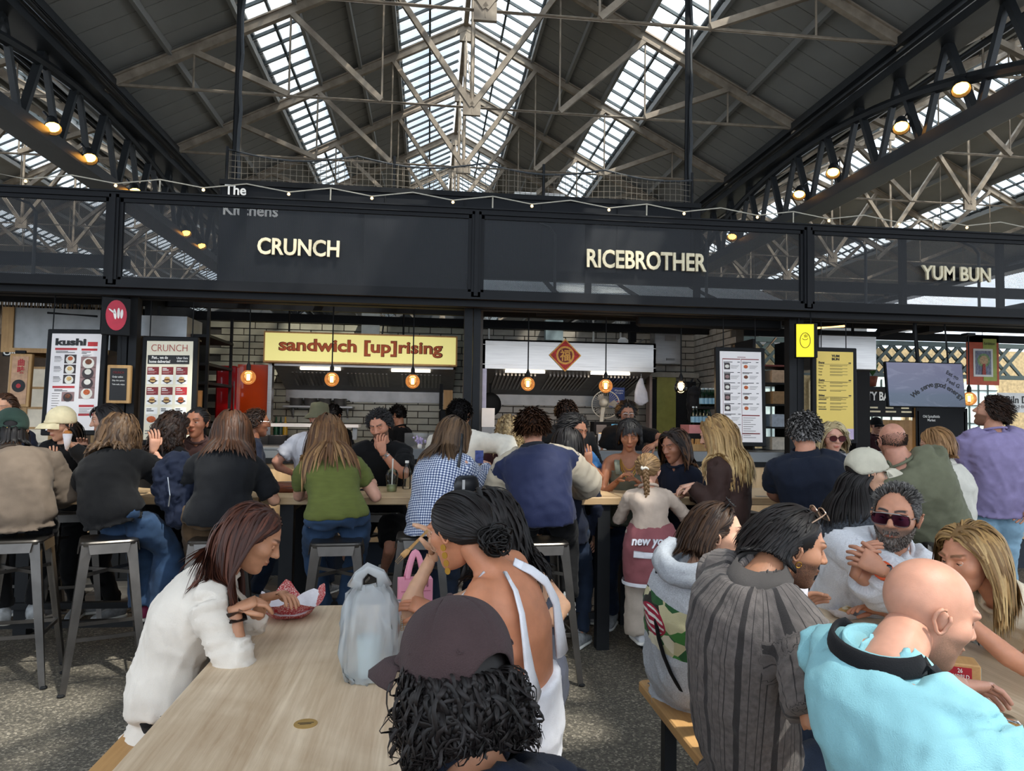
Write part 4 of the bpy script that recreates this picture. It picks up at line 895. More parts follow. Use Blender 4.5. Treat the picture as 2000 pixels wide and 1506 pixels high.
    for sd in (1, -1):
        ce = V3((sd*.0765, -.012, -.006)); axs = nrm(V3((sd*.25, -.22, 1))); out_ = nrm(V3((sd*.75, -.55, 0)))
        e = [ce+axs*(.028*math.cos(t))*(1.0)+np.cross(axs, out_)*sd*(-1)*(.016*math.sin(t))*(1 if math.cos(t) > -.2 else .7)+out_*(.010+.006*math.sin(t)) for t in np.linspace(-.2, 2*math.pi-.9, 13)]
        hb.path([W_(q) for q in e], [.0046*hs]*12+[.0036*hs], 6)
        hb.sph(W_(ce+out_*.001), V3((.006, .015, .024))*hs, 10, 8, ax=(HM@np.stack([out_, np.cross(axs, out_), axs], 1)).T)
    eb = MB()
    if eyes:
        for sd in (1, -1):
            ec = V3((sd*.0315, .0706, .0095)); closed = lid >= .6
            if not closed: hb.sph(W_(ec), .0118*hs, 12, 8, 1, ax=HM.T); hb.sph(W_(ec+V3((-.0005*sd, .0070, -.0010))), V3((.0068, .0058, .0068))*hs, 10, 6, 2, ax=HM.T)
            a0 = -lid*1.0   # upper lid: skin cap turned down over the eyeball
            L_ = []
            for i in range(7):
                for j in range(9):
                    ph = (i/6)*(1.75 if closed else .95+lid*1.1)-.1; th = (j/8-.5)*2.7; q = V3((math.sin(th)*math.sin(ph+.55), math.cos(th)*math.sin(ph+.55), math.cos(ph+.55)))*.0124; L_.append(W_(ec+q))
            hb.add(L_, [(i*9+j, i*9+j+1, (i+1)*9+j+1, (i+1)*9+j) for i in range(6) for j in range(8)])
            hb.path([q+HM[:, 1]*.0006*hs for q in L_[-8:-1]], .0011*hs, 4, 2)
    for sd, (cu_, pn) in zip((1, -1), hands):
        d = nrm(Wr[sd]-E[sd]); pnv = V3(pn) if pn is not None else (V3((0, 0, -1))*.8-srt*sd*.5)
        if isinstance(cu_, tuple): d = nrm(V3(cu_[1])); cu_ = cu_[0]
        hand(hb, Wr[sd], d, pnv, -sd if True else sd, cu_, s*(.93 if fem else 1.03))
    def finish(o, hb=hb, FM=FM, nvh=nv_head):
        bm_ = bmesh.new(); bm_.from_mesh(o.data); base = len(bm_.verts); nv = [bm_.verts.new(v) for v in hb.v]; bm_.verts.index_update()
        for f, mi in zip(hb.f, hb.m):
            try: q = bm_.faces.new([nv[i] for i in f]); q.material_index = mi
            except ValueError: pass
        bm_.to_mesh(o.data); bm_.free(); me = o.data
        for mm in (m_eye, m_iris2 if light_eyes else m_iris): me.materials.append(mm)
        at = me.attributes.new('fm', 'FLOAT_COLOR', 'POINT'); arr = np.zeros((len(me.vertices), 4), np.float32); arr[:, 3] = 1; arr[base:base+nvh, :3] = FM; at.data.foreach_set('color', arr.ravel())
    body = fuse('body', mb, sk, root, vox*1.2, 3, cb=finish)
    frames = dict(root=root, O=O, head=head, HM=HM, hs=hs, fem=fem, nb=nb, td=td, srt=srt, sfd=sfd, fd=fd, rt=rt, pel=pel, S=S, E=E, Wr=Wr, K=K, A=A, bz=bz, s=s, b=b, prt=prt, tl=tl, SH=SH, shw=shw, vox=vox, hd=hd, nose=nose, jaw=jaw)
    if top:
        g = top.get('g', .014); lo = top.get('low', -.08); mb = MB(); rs = trings(g, -1, top.get('t1', .98), top.get('flare', .03), lo)
        if 'neckr' in top: pass
        mb.rings(rs); trap(mb, g*.75) if top.get('t1', .98) > .9 else None; sl = top.get('sleeve', .5); sl = sl if isinstance(sl, (tuple, list)) else (sl, sl)
        for sd, q in zip((1, -1), sl):
            if q > 0: arm(mb, sd, g*.8+top.get('sg', 0), q, top.get('loose', 1.4))
            elif q == 0 and not top.get('strap'): mb.sph(S[sd]-srt*sd*.03, .05*b+g, 10, 8)
        def tcb(o):
            me = o.data; co = np.empty(len(me.vertices)*3, np.float32); me.vertices.foreach_get('co', co); co = co.reshape(-1, 3); fv = np.cross(td, srt)
            lat_, dep_ = (co-pel)@srt, (co-pel)@fv; u = np.arctan2(lat_, -dep_)*.15*b; q = np.stack([u, dep_, (co-pel)@td], 1).astype(np.float32)
            tz = np.clip(q[:, 2]/tl, 0, 1); ax_ = pel[None]*(1-tz[:, None])+nb[None]*tz[:, None]; dt = np.linalg.norm(co-ax_, axis=1)-.13*b
            for sd in (1, -1):
                for a_, b_ in ((S[sd], E[sd]), (E[sd], Wr[sd])):
                    ab = b_-a_; h = ((co-a_)@ab)/(ab@ab); hc = np.clip(h, 0, 1); v_ = co-a_-hc[:, None]*ab; da = np.linalg.norm(v_, axis=1)-.045*b; msk = (da < dt)&(h > (.16 if b_ is E[sd] else .0)); A_, B_, _ = frame(ab, tuple(td)); q[msk, 0] = np.arctan2(v_[msk]@A_, v_[msk]@B_)*.06*b; q[msk, 1] = 9; q[msk, 2] = h[msk]*.28
            at = me.attributes.new('tc', 'FLOAT_VECTOR', 'POINT'); at.data.foreach_set('vector', q.ravel()); arm_ = q[:, 1] > 5; sdv = float(head[2])*7; cf = np.stack([np.where(arm_, q[:, 0]*9, q[:, 0]*16+q[:, 2]*5), np.where(arm_, q[:, 2]*34, q[:, 2]*7), np.full(len(q), sdv)], 1); folds(me, cf, top.get('fold', .012))
        frames['top'] = fuse(top.get('name', 'shirt'), mb, top['mat'], root, top.get('vox', vox), top.get('smooth', 3), top.get('wr', .010), top.get('wsc', .09), cb=tcb, label=top.get('label'))
        if top.get('collar'):
            cm = MB(); rs2 = [ring(nb+td*.0, srt, np.cross(td, srt), .076*b, .072*b, 20), ring(nb+td*.055, srt, np.cross(td, srt), .068*b, .066*b, 20), ring(nb+td*.06, srt, np.cross(td, srt), .074*b, .072*b, 20), ring(nb+td*.01, srt, np.cross(td, srt), .098*b, .098*b, 20)]
            cm.rings(rs2, False); cm.build('collar', top.get('cmat', top['mat']), root, 'all')
        elif top.get('crew', True):
            fv = np.cross(td, srt); c = nb+td*.028
            cm = MB(); cm.path([c+srt*.074*b*math.cos(t)+nrm(fv-td*.35)*.072*b*math.sin(t) for t in np.linspace(0, 2*math.pi, 21)], .010, 6); cm.build('neckband', top.get('cmat', top['mat']), root, 'all')
    if bot and not nolegs:
        g = bot.get('g', .014); mb = MB(); mb.rings(trings(g*.35, -.2, .16)); to = bot.get('to', 1.93)
        for sd in (1, -1): leg(mb, sd, g, to, bot.get('fl', 0))
        def bcb(o):
            co = np.empty(len(o.data.vertices)*3, np.float32); o.data.vertices.foreach_get('co', co); co = co.reshape(-1, 3); folds(o.data, np.stack([co@rt*11, co@fd*11, co[:, 2]*20], 1), .012)
        frames['bot'] = fuse(bot.get('name', 'trousers'), mb, bot['mat'], root, bot.get('vox', max(.018, vox*1.2)), 3, bot.get('wr', .008), .08, cb=bcb)
    if shoes and not nolegs:
        for sd in (1, -1):
            a = A[sd]; fdir = nrm(fd*1+rt*sd*.25) if legs != 'sit' else nrm(fd+rt*sd*.15-V3((0, 0, .12))); lat = nrm(np.cross(fdir, (0, 0, 1))); upv = np.cross(lat, fdir)
            rs = []
            for t, wd, hh, zo in ((-.085, .022, .03, -.03), (-.07, .034, .045, -.025), (-.02, .038, .052, -.02), (.05, .041, .040, -.032), (.11, .045, .028, -.044), (.15, .040, .022, -.05), (.175, .022, .014, -.056)): rs.append(ring(a+fdir*t*s+upv*zo*s, lat, upv, wd*s, hh*s, 14, 2.6))
            sh = MB().rings(rs).build('shoe', shoes, root, 'all')
            rs = [[p-upv*0 for p in ring(a+fdir*t*s-upv*.074*s, lat, upv, wd*s, .012*s, 10, 4)] for t, wd in ((-.09, .02), (-.075, .036), (0, .039), (.10, .047), (.15, .043), (.18, .02))]
            MB().rings(rs).build('sole', m_sole, sh, 'all')
            MB().path([a-V3((0, 0, .03))*s, a+V3((0, 0, .06))*s-fd*0], [.042*s, .038*s], 12).build('sock', shoes if bot and bot.get('to', 2) > 1.5 else M('white_sock', '#d9d7d2', .8), sh, 'all')
    PEOPLE[label] = frames; return frames
# ---- hair
def fastmesh(name, V_, F_):
    me = bpy.data.meshes.new(name); me.vertices.add(len(V_)); me.vertices.foreach_set('co', np.asarray(V_, np.float32).ravel()); k = len(F_); me.loops.add(k*4); me.loops.foreach_set('vertex_index', np.asarray(F_, np.int32).ravel())
    me.polygons.add(k); me.polygons.foreach_set('loop_start', np.arange(k, dtype=np.int32)*4); me.polygons.foreach_set('use_smooth', np.ones(k, bool)); me.update(calc_edges=True); return me
def hairmat(c0, c1, c2=None, rough=.52):
    nm = f'hair_{c0}_{c1}_{c2}'
    if nm in MATS: return MATS[nm]
    m, t = newmat(nm); MATS[nm] = m; o = t.n('OutputMaterial'); p = t.n('BsdfPrincipled', i_Roughness=rough); t.l(p.outputs[0], o.inputs[0]); p.inputs['Specular IOR Level'].default_value = .28
    at = t.n('Attribute', attribute_name='hv'); s = t.n('SeparateColor'); t.l(at.outputs['Color'], s.inputs[0])
    c = t.ramp(s.outputs[0], [(0, c0), (1, c1)])
    if c2: c = t.mix(t.math('MULTIPLY', s.outputs[1], t.ramp(s.outputs[2], [(.2, .15), (.8, 1.0)])), c, c2)
    nz = t.n('TexNoise', i_Scale=90.0, i_Detail=2.0); t.l(t.n('TexCoord').outputs['Object'], nz.inputs['Vector']); c = t.mix(t.math('MULTIPLY', nz.outputs['Fac'], .35), c, '#120c09'); t.l(c, p.inputs['Base Color']); return m
def hair(fr, mat, length=.05, n=260, thick=.005, ymax=.035, back=.5, side=.4, part=0.0, grav=1.0, lift=.006, curl=0, cfreq=30, jitter=.12, out=0.0, recede=0, region=None, steps=12, name='hair', cap=True, capoff=.008, bangs=None, clump=.0, shell=.012, tie=None, frontlen=None, seg=4, hl=None, end=1.0, noface=True):
    """scalp cap plus tapering locks that run over the skull, fall under gravity and lie on neck and back"""
    rng = np.random.RandomState(abs(hash(name+str(n)+str(round(float(fr['head'][2]), 3)))) % 2**31 if False else int(1000*abs(fr['head'][2])+n) % 99991)
    head, HM, hs, fem = fr['head'], fr['HM'], fr['hs'], fr['fem']; hlf = hl or (lambda a: hairline(a, fem, recede))
    mb = MB(); hv = []; n = int(n*1.65); thick *= .74; seg = 3
    if length <= .12 and bangs is None and tie is None: grav *= .3; back = max(back, .55); capoff = min(capoff, .007); thick *= .6; n = int(n*1.7)
    if cap:
        N_, M_ = 40, 26; P, AZ, EL, RR = head_grid(N_, M_, fem, fr['nose'], fr['jaw']); inside = EL > hlf(AZ)-.05
        dr = P-C0; dr = dr/np.linalg.norm(dr, axis=1)[:, None]; edge = smst(0, .35, EL-hlf(AZ)+.05); Q = P+dr*(capoff*edge+.001)[:, None]
        idx = -np.ones(len(P), int); idx[inside] = np.arange(inside.sum()); fs = []
        for i in range(M_):
            for j in range(N_):
                q = (i*N_+j, i*N_+(j+1) % N_, (i+1)*N_+(j+1) % N_, (i+1)*N_+j)
                if all(inside[k] for k in q): fs.append(tuple(idx[k] for k in q))
        mb.add(head+(Q[inside]*hs)@HM.T, fs); hv += [(.25, 0, 0)]*int(inside.sum())
    k = int(n*3.2); i = np.arange(k)+.5; el = np.arcsin(1-2*i/k); az = (np.pi*(1+5**.5)*i) % (2*np.pi)-np.pi; az = az+rng.normal(0, .03, k); az = (az+np.pi) % (2*np.pi)-np.pi
    ok = el > hlf(az)
    if region is not None: ok &= region(az, el)
    az, el = az[ok], el[ok]
    if len(az) > n: sel = rng.choice(len(az), n, False); az, el = az[sel], el[sel]
    m = len(az); d0 = np.stack([np.sin(az)*np.cos(el), np.cos(az)*np.cos(el), np.sin(el)], 1)
    r_ = np.full(m, .17)
    for _ in range(30): r_ = r_-.8*head_sdf(C0+d0*r_[:, None], fem, fr['nose'], fr['jaw'])
    p = C0+d0*(r_+.003)[:, None]
    g = HM.T@V3((0, 0, -1)); L_ = np.full(m, length, float)
    if frontlen is not None: L_ = np.where((np.abs(az) < 1.0), frontlen, L_)
    L_ = L_*(1-rng.uniform(0, .28, m)*(1 if length > .12 else 1.2)); st = L_/(steps-1)
    layer = rng.uniform(.002, shell, m); sx = np.where(p[:, 0]-part >= 0, 1.0, -1.0)
    n = n
    fr_w = np.clip(np.cos(az)*.75+.45, 0, 1); bias = np.stack([sx*side*(1 if length > .12 else .5)*fr_w, np.full(m, -back), np.zeros(m)], 1)
    if bangs is not None: isb = np.abs(az) < bangs[0]; bias[isb] = V3((0, .5, -.3)); L_[isb] = bangs[1]; st = L_/(steps-1)
    jit = rng.normal(0, jitter, (m, 3)); d = None; pts = [p.copy()]; ph = rng.uniform(0, 6.28, m); ph2 = rng.uniform(0, 6.28, m); lat = rng.normal(0, 1, (m, 3)); lat /= np.linalg.norm(lat, axis=1)[:, None]
    # colliders in head space
    cols = []
    def toH(q): return HM.T@((V3(q)-head)/hs)
    b = fr['b']/hs
    for a_, b_, ra, rb in ((fr['nb']-fr['td']*.02, head+HM@V3((0, -.02, -.07))*hs, .062, .058), (fr['S'][1], fr['S'][-1], .075, .075), (fr['bz'](.8), fr['bz'](.93), .15, .125), (fr['bz'](.45), fr['bz'](.8), .14, .15), (fr['bz'](.1), fr['bz'](.45), .16, .14), (fr['S'][1], fr['E'][1], .062, .055), (fr['S'][-1], fr['E'][-1], .062, .055)): cols.append((toH(a_), toH(b_), ra*b, rb*b))
    cur = p.copy(); nr_ = d0
    if tie is not None: tie = V3(tie)
    for stp in range(steps-1):
        nrm_ = cur-V3((0, -.012, .02)); nrm_ /= np.linalg.norm(nrm_, axis=1)[:, None]
        fall = min(1.0, stp/3.0)
        below = smst(.0, -.07, cur[:, 2])[:, None] if length > .12 else 0*cur[:, :1]; want = bias*(1-.5*fall)*(1-.95*below)+g*grav*(.35+.65*fall+below)+jit*.35+nrm_*out*(1-fall*.5)
        if tie is not None: want = (tie-cur); want /= np.linalg.norm(want, axis=1)[:, None]+1e-6
        hsd = head_sdf(cur, fem, fr['nose'], fr['jaw']); near = hsd < .03
        w2 = want-nrm_*np.where(near, np.minimum((want*nrm_).sum(1), 0)*.95, 0)[:, None]; w2 /= np.linalg.norm(w2, axis=1)[:, None]+1e-9
        d = w2 if d is None else d*.45+w2*.55; d /= np.linalg.norm(d, axis=1)[:, None]+1e-9
        nx = cur+d*st[:, None]/hs
        if tie is not None: nx = np.where((np.linalg.norm(tie-cur, axis=1) < .02)[:, None], cur+V3((0, 0, -.0005)), nx)
        for _ in range(2):
            hsd = head_sdf(nx, fem, fr['nose'], fr['jaw']); q = nx-V3((0, -.006, .0)); q /= np.linalg.norm(q, axis=1)[:, None]; pen = np.clip(lift+layer-hsd, 0, .05); nx = nx+q*pen[:, None]
        if noface: 
            fz = (nx[:, 1] > .03)&(np.abs(nx[:, 0]) < .066)&(nx[:, 2] < .035)&(bias[:, 1] <= 0); nx[fz, 0] = np.sign(nx[fz, 0]+1e-6)*(.066+layer[fz])
        if noface and bangs is None: nx[:, 1] = np.where((nx[:, 2] < .055)&(nx[:, 2] > -.15)&(nx[:, 1] > ymax), ymax+(nx[:, 1]-ymax)*.15, nx[:, 1])
        if tie is None:
            for a_, b_, ra, rb in cols:
                ab = b_-a_; h = np.clip(((nx-a_)@ab)/(ab@ab), 0, 1); c = a_+h[:, None]*ab; v = nx-c; l_ = np.linalg.norm(v, axis=1); rr = ra+(rb-ra)*h+layer+.004; pen = np.clip(rr-l_, 0, .04); nx = nx+v/(l_[:, None]+1e-9)*pen[:, None]
        cur = nx; pts.append(cur.copy())
    pts = np.stack(pts, 1)
    if length > .12 and tie is None:
        for _ in range(3): pts[:, 1:-1] = pts[:, :-2]*.25+pts[:, 1:-1]*.5+pts[:, 2:]*.25
    if curl:
        tt = np.linspace(0, 1, steps)[None, :]; amp = curl*np.clip(tt*2.2, 0, 1); w1 = np.sin(tt*cfreq*L_[:, None]+ph[:, None])*amp; w2_ = np.cos(tt*cfreq*L_[:, None]+ph2[:, None])*amp
        pts = pts+w1[..., None]*lat[:, None, :]+w2_[..., None]*np.roll(lat, 1, 1)[:, None, :]*.7
    if clump: 
        for c in range(0, m, 7): pts[c:c+7, steps//2:] += (pts[c, steps//2:]-pts[c:c+7, steps//2:])*clump*np.linspace(.2, 1, steps-steps//2)[None, :, None]
    T = np.gradient(pts, axis=1); T /= np.linalg.norm(T, axis=2)[..., None]+1e-9; ref = pts-V3((0, -.01, 0)); a = np.cross(T, ref); a /= np.linalg.norm(a, axis=2)[..., None]+1e-9; bb = np.cross(a, T)
    rad = thick*np.interp(np.linspace(0, 1, steps), [0, .15, .6, .9, 1], [.55, 1, .95, .6*end+.1, .12])[None, :, None]*rng.uniform(.7, 1.25, m)[:, None, None]
    wv = rad*2.3; AV = np.stack([pts-a*wv, pts+bb*wv*.45, pts+a*wv], 2)
    V_ = head+(AV.reshape(-1, 3)*hs)@HM.T; o0 = len(mb.v)
    base = np.arange(m)[:, None, None]*steps*seg+np.arange(steps-1)[None, :, None]*seg+np.arange(seg-1)[None, None, :]
    Fq = np.stack([base, base+1, base+1+seg, base+seg], -1).reshape(-1, 4)+o0
    v0 = np.array(mb.v).reshape(-1, 3); VV = np.concatenate([v0, V_]) if len(v0) else V_; f0 = np.array(mb.f, int).reshape(-1, 4); FF = np.concatenate([f0, Fq]) if len(f0) else Fq
    me = fastmesh(name, VV, FF); me.materials.append(mat)
    rv = rng.uniform(0, 1, m); r2 = (rng.uniform(0, 1, m) < .55)*rng.uniform(.4, 1, m); tt = np.linspace(0, 1, steps); hvS = np.stack([np.broadcast_to(rv[:, None, None], (m, steps, seg)), np.broadcast_to(r2[:, None, None], (m, steps, seg)), np.broadcast_to(tt[None, :, None], (m, steps, seg)), np.ones((m, steps, seg))], -1).reshape(-1, 4)
    hv0 = np.array([(a_, b_, c_, 1) for a_, b_, c_ in hv]).reshape(-1, 4); col = np.concatenate([hv0, hvS]).astype(np.float32); at = me.attributes.new('hv', 'FLOAT_COLOR', 'POINT'); at.data.foreach_set('color', col.ravel())
    o = bpy.data.objects.new(name, me); link(o, fr['root']); return o
def hmat(fr): return lambda q: fr['head']+fr['HM']@(V3(q)*fr['hs'])
def cap(fr, mat, brim=True, up=.0, tilt=0, deep=.0, name='cap', strap=True, off=.012, brimlen=.075, brimmat=None, top=.0, open_back=True):
    """six panel cap: dome with seams and button, curved peak, rear opening with strap"""
    T = hmat(fr); N_, M_ = (220, 140) if fr['vox'] < .013 else (48, 30); P, AZ, EL, RR = head_grid(N_, M_, fr['fem'], fr['nose'], fr['jaw']); dr = P-C0; dr /= np.linalg.norm(dr, axis=1)[:, None]
    line = lambda a: .50+up-(.40+deep)*(1-np.cos(a))/2-deep*.3     # edge: high at the brow, lower at the back
    ins = (EL > line(AZ)-.06); 
    if open_back: ins &= ~((np.abs(np.abs(AZ)-np.pi) < .42)&(EL < line(np.pi)+.42*np.sqrt(np.clip(1-((np.abs(AZ)-np.pi)/.42)**2, 0, 1)))&(EL > line(np.pi)+.10))
    seam = np.min(np.abs(((AZ[:, None]-np.arange(-3, 4)*np.pi/3+np.pi) % (2*np.pi))-np.pi), 1); lift = off+.012*smst(.3, 1.2, EL)+top*smst(.2, 1.3, EL)-.0025*np.exp(-(seam/.045)**2)*(EL < 1.35)
    Q = P+dr*lift[:, None]; idx = -np.ones(len(P), int); idx[ins] = np.arange(ins.sum()); fs = []
    for i in range(M_):
        for j in range(N_):
            q = (i*N_+j, i*N_+(j+1) % N_, (i+1)*N_+(j+1) % N_, (i+1)*N_+j)
            if all(ins[k] for k in q): fs.append(tuple(int(idx[k]) for k in q))
    o = MB().add([T(q) for q in Q[ins]], fs).build(name, mat, fr['root'], 'all'); bm_ = bmesh.new(); bm_.from_mesh(o.data)
    for _ in range(10):
        nw = {v: sum(((e.other_vert(v).co) for e in v.link_edges if e.is_boundary), Vector())*.25+v.co*.5 for v in bm_.verts if v.is_boundary and sum(e.is_boundary for e in v.link_edges) == 2}
        for v, c in nw.items(): v.co = c
    bm_.to_mesh(o.data); bm_.free(); sm = o.modifiers.new('t', 'SOLIDIFY'); sm.thickness = .004; sm.offset = -1
    MB().sph(T(Q[EL.argmax()]+V3((0, 0, .001))), .008*fr['hs'], 10, 6).build('button', mat, o)
    if brim:
        rs = []
        for k in range(13):
            a = (k/12-.5)*1.9; e = line(a)-.02; d = V3((math.sin(a)*math.cos(e), math.cos(a)*math.cos(e), math.sin(e))); r_ = .17
            for _ in range(30): r_ -= .8*float(head_sdf((C0+d*r_)[None, :], fr['fem'])[0])
            p = C0+d*(r_+off*.9); l_ = brimlen*(.12+.88*math.cos(a*1.6)**.55); outd = nrm(V3((math.sin(a)*.45, 1, -.20))); q1 = p+outd*l_*.5+V3((0, 0, .004*math.cos(a*1.5))); q2 = p+outd*l_-V3((0, 0, .006+.028*(a/.95)**2))
            rs.append([p+V3((0, 0, .002)), q1+V3((0, 0, .003)), q2+V3((0, 0, .0015)), q2-V3((0, 0, .0015)), q1-V3((0, 0, .001)), p-V3((0, 0, .004))])
        MB().rings([[T(q) for q in r_] for r_ in rs]).build('peak', brimmat or mat, o, 'all')
    if strap and open_back:
        pts = []
        for a in np.linspace(np.pi-.5, np.pi+.5, 9):
            e = line(np.pi)-.0; d = V3((math.sin(a)*math.cos(e), math.cos(a)*math.cos(e), math.sin(e))); r_ = .17
            for _ in range(30): r_ -= .8*float(head_sdf((C0+d*r_)[None, :], fr['fem'])[0])
            pts.append(C0+d*(r_+off))
        MB().path([T(q) for q in pts], .009*fr['hs'], 6, flat=.25, up=tuple(fr['HM'][:, 2])).build('strap', mat, o); MB().sph(T(pts[5]), V3((.006, .004, .009))*fr['hs'], 8, 6).build('buckle', M('brass_buckle', '#b9964f', .35, .8), o)
    return o
def glasses(fr, lens, frame_m, up=0.0, tiltx=0, w=.028, h=.021, name='sunglasses', z0=.008, back=0.0, shape=2.6, on_head=False):
    T0 = hmat(fr); ca, sa = math.cos(tiltx), math.sin(tiltx)
    def T(q): q = V3(q); y, z = q[1]*ca-q[2]*sa, q[1]*sa+q[2]*ca; return T0((q[0], y-back, z+up))
    g = MB(); y = .103
    for sd in (1, -1):
        pts = [V3((sd*.034+w*math.copysign(abs(math.cos(t))**(2/shape), math.cos(t)), y-.004*abs(math.cos(t)), z0+h*math.copysign(abs(math.sin(t))**(2/shape), math.sin(t)))) for t in np.linspace(0, 2*math.pi, 21)]
        g.path([T(q) for q in pts], .0022*fr['hs'], 6)
        g.path([T((sd*.062, y-.004, z0+.008)), T((sd*.074, y-.02, z0+.009)), T((sd*.079, .0, z0+.006)), T((sd*.078, -.02, z0-.004))], .0022*fr['hs'], 6)
    g.path([T((-.010, y, z0+.008)), T((0, y+.003, z0+.010)), T((.010, y, z0+.008))], .002*fr['hs'], 6)
    o = g.build(name, frame_m, fr['root'], True)
    for sd in (1, -1):
        pts = [(sd*.034+w*.97*math.copysign(abs(math.cos(t))**(2/shape), math.cos(t)), y-.002, z0+h*.97*math.copysign(abs(math.sin(t))**(2/shape), math.sin(t))) for t in np.linspace(0, 2*math.pi, 17)[:-1]]
        MB().add([T(q) for q in pts]+[T((q[0], q[1]-.002, q[2])) for q in pts], [tuple(range(16)), tuple(range(31, 15, -1))]+[(i, (i+1) % 16, (i+1) % 16+16, i+16) for i in range(16)]).build('lens', lens, o)
    return o
def fabric(name, col, rough=.85, var=.10, sc=14, bump=.25, bs=380, sheen=.04, **k): return M(name, col, rough, 0, var, sc, bump, bs, .2, sheen, **k)
def band(fr, name, pts, r_, mat, flat=.35, n=8, up=(0, 0, 1)): return MB().path([V3(p)-fr['O'] if True else p for p in pts], r_, n, flat=flat, up=up).build(name, mat, fr['root'], 'all')
# ================================================================ the crowd
def tcmat(name, fn, rough=.85):
    m, t = newmat(name); o = t.n('OutputMaterial'); p = t.n('BsdfPrincipled', i_Roughness=rough); t.l(p.outputs[0], o.inputs[0]); p.inputs['Specular IOR Level'].default_value = .2; p.inputs['Sheen Weight'].default_value = .1
    at = t.n('Attribute', attribute_name='tc'); s = t.n('SeparateXYZ'); t.l(at.outputs['Vector'], s.inputs[0]); t.l(fn(t, s.outputs[0], s.outputs[1], s.outputs[2], at.outputs['Vector']), p.inputs['Base Color'])
    n = t.n('TexNoise', i_Scale=380.0, i_Detail=2.0); t.l(t.n('TexCoord').outputs['Object'], n.inputs['Vector']); b = t.n('Bump', i_Strength=.25, i_Distance=.01); t.l(n.outputs['Fac'], b.inputs['Height']); t.l(b.outputs[0], p.inputs['Normal']); return m
def strip(t, v, per, duty, ph=0.0): return t.math('LESS_THAN', t.math('FRACT', t.math('ADD', t.math('DIVIDE', v, per), ph)), duty)
def ging(t, x, y, z, v):
    u = x; a, b = strip(t, u, .016, .5), strip(t, z, .016, .5); k = t.math('MULTIPLY', t.math('ADD', a, b), .5); return t.ramp(k, [(0, '#e2e4e8'), (.5, '#7e8aa6'), (1, '#2f3d63')])
def strp(t, x, y, z, v):
    u = x; n = t.n('TexNoise', i_Scale=60.0, i_Detail=3.0); t.l(v, n.inputs['Vector']); c = t.ramp(n.outputs['Fac'], [(.3, '#4f4a48'), (.7, '#665f5c')])
    for per, du, ph in ((.088, .17, 0), (.088, .02, .42), (.088, .02, .66), (.088, .03, .28)): c = t.mix(strip(t, u, per, du, ph), c, '#302d2d')
    return c
def hoodie(t, x, y, z, v):
    n = t.n('TexNoise', i_Scale=220.0, i_Detail=3.0); t.l(v, n.inputs['Vector']); g = t.ramp(n.outputs['Fac'], [(.35, '#a9adb2'), (.7, '#c8cbd0')])
    vo = t.n('TexVoronoi', i_Scale=17.0); t.l(v, vo.inputs['Vector']); sp = t.n('SeparateColor'); t.l(vo.outputs['Color'], sp.inputs[0])
    cm = t.ramp(sp.outputs[0], [(0, '#2c2a24'), (.25, '#45803e'), (.5, '#c9c29a'), (.7, '#2f5c36'), (.9, '#e0d9bd')], 'CONSTANT')
    sh = t.math('SQRT', t.math('ADD', t.math('POWER', t.math('SUBTRACT', x, -.02), 2.0), t.math('POWER', t.math('SUBTRACT', z, .315), 2.0)))
    cm = t.mix(t.math('LESS_THAN', sh, .062), cm, '#a3213c'); cm = t.mix(t.math('MULTIPLY', t.math('LESS_THAN', sh, .055), strip(t, z, .03, .45)), cm, '#e7e3dd')
    k = t.math('MULTIPLY', t.math('MULTIPLY', t.math('LESS_THAN', y, -.02), t.math('LESS_THAN', t.math('ABSOLUTE', x), .20)), t.math('MULTIPLY', t.math('LESS_THAN', z, .42), t.math('GREATER_THAN', z, .20)))
    return t.mix(k, g, cm)
def heather(a, b, sc=260.0):
    def f(t, x, y, z, v): n = t.n('TexNoise', i_Scale=sc, i_Detail=4.0); t.l(v, n.inputs['Vector']); return t.ramp(n.outputs['Fac'], [(.35, a), (.65, b)])
    return f
def raglan(t, x, y, z, v):
    k = t.math('MAXIMUM', t.math('GREATER_THAN', y, 5.0), t.math('GREATER_THAN', t.math('ABSOLUTE', x), t.math('MAXIMUM', t.math('MAXIMUM', t.math('MULTIPLY_ADD', z, -.65, .46), .085), t.math('MULTIPLY', t.math('LESS_THAN', z, .33), 9.0)))); c = t.mix(k, '#1a2140', '#b0a38f'); return c
f_black = fabric('black_cotton', '#0a0a0c'); f_char = fabric('charcoal_cotton', '#141518'); f_navy = fabric('navy_cotton', '#151b29'); f_taupe = fabric('taupe_jacket', '#695c50'); f_white = fabric('white_cotton', '#cfcdd2')
f_cream = fabric('cream_knit', '#d8d0c2'); f_green = fabric('green_ribbed', '#5f6632', bump=.5, stretch=(1, 1, 4)); f_jean = fabric('blue_denim', '#293d57', var=.3, sc=9); f_jeanl = fabric('light_denim', '#86a5b8', var=.25, sc=9); f_jeand = fabric('dark_denim', '#1d2738', var=.2)
f_brown = fabric('brown_trousers', '#4b3a28'); f_choc = fabric('chocolate_blouse', '#35231e', .6); f_olive = fabric('olive_shirt', '#6a6b57'); f_purple = fabric('purple_sweat', '#9286ad'); f_blaz = fabric('cream_blazer', '#d5cdc2', .75, .06, 8); f_turq = fabric('turquoise_polo', '#80b1ba', .8, .06, 6)
f_sweat = tcmat('pale_grey_sweat', heather('#c4c6cc', '#dcdde1')); f_dkheather = tcmat('dark_heather', heather('#26292e', '#4a4e55', 120.0)); f_ging = tcmat('gingham', ging); f_strp = tcmat('striped_linen', strp); f_hood = tcmat('camo_hoodie', hoodie); f_rag = tcmat('raglan_jacket', raglan, .6)
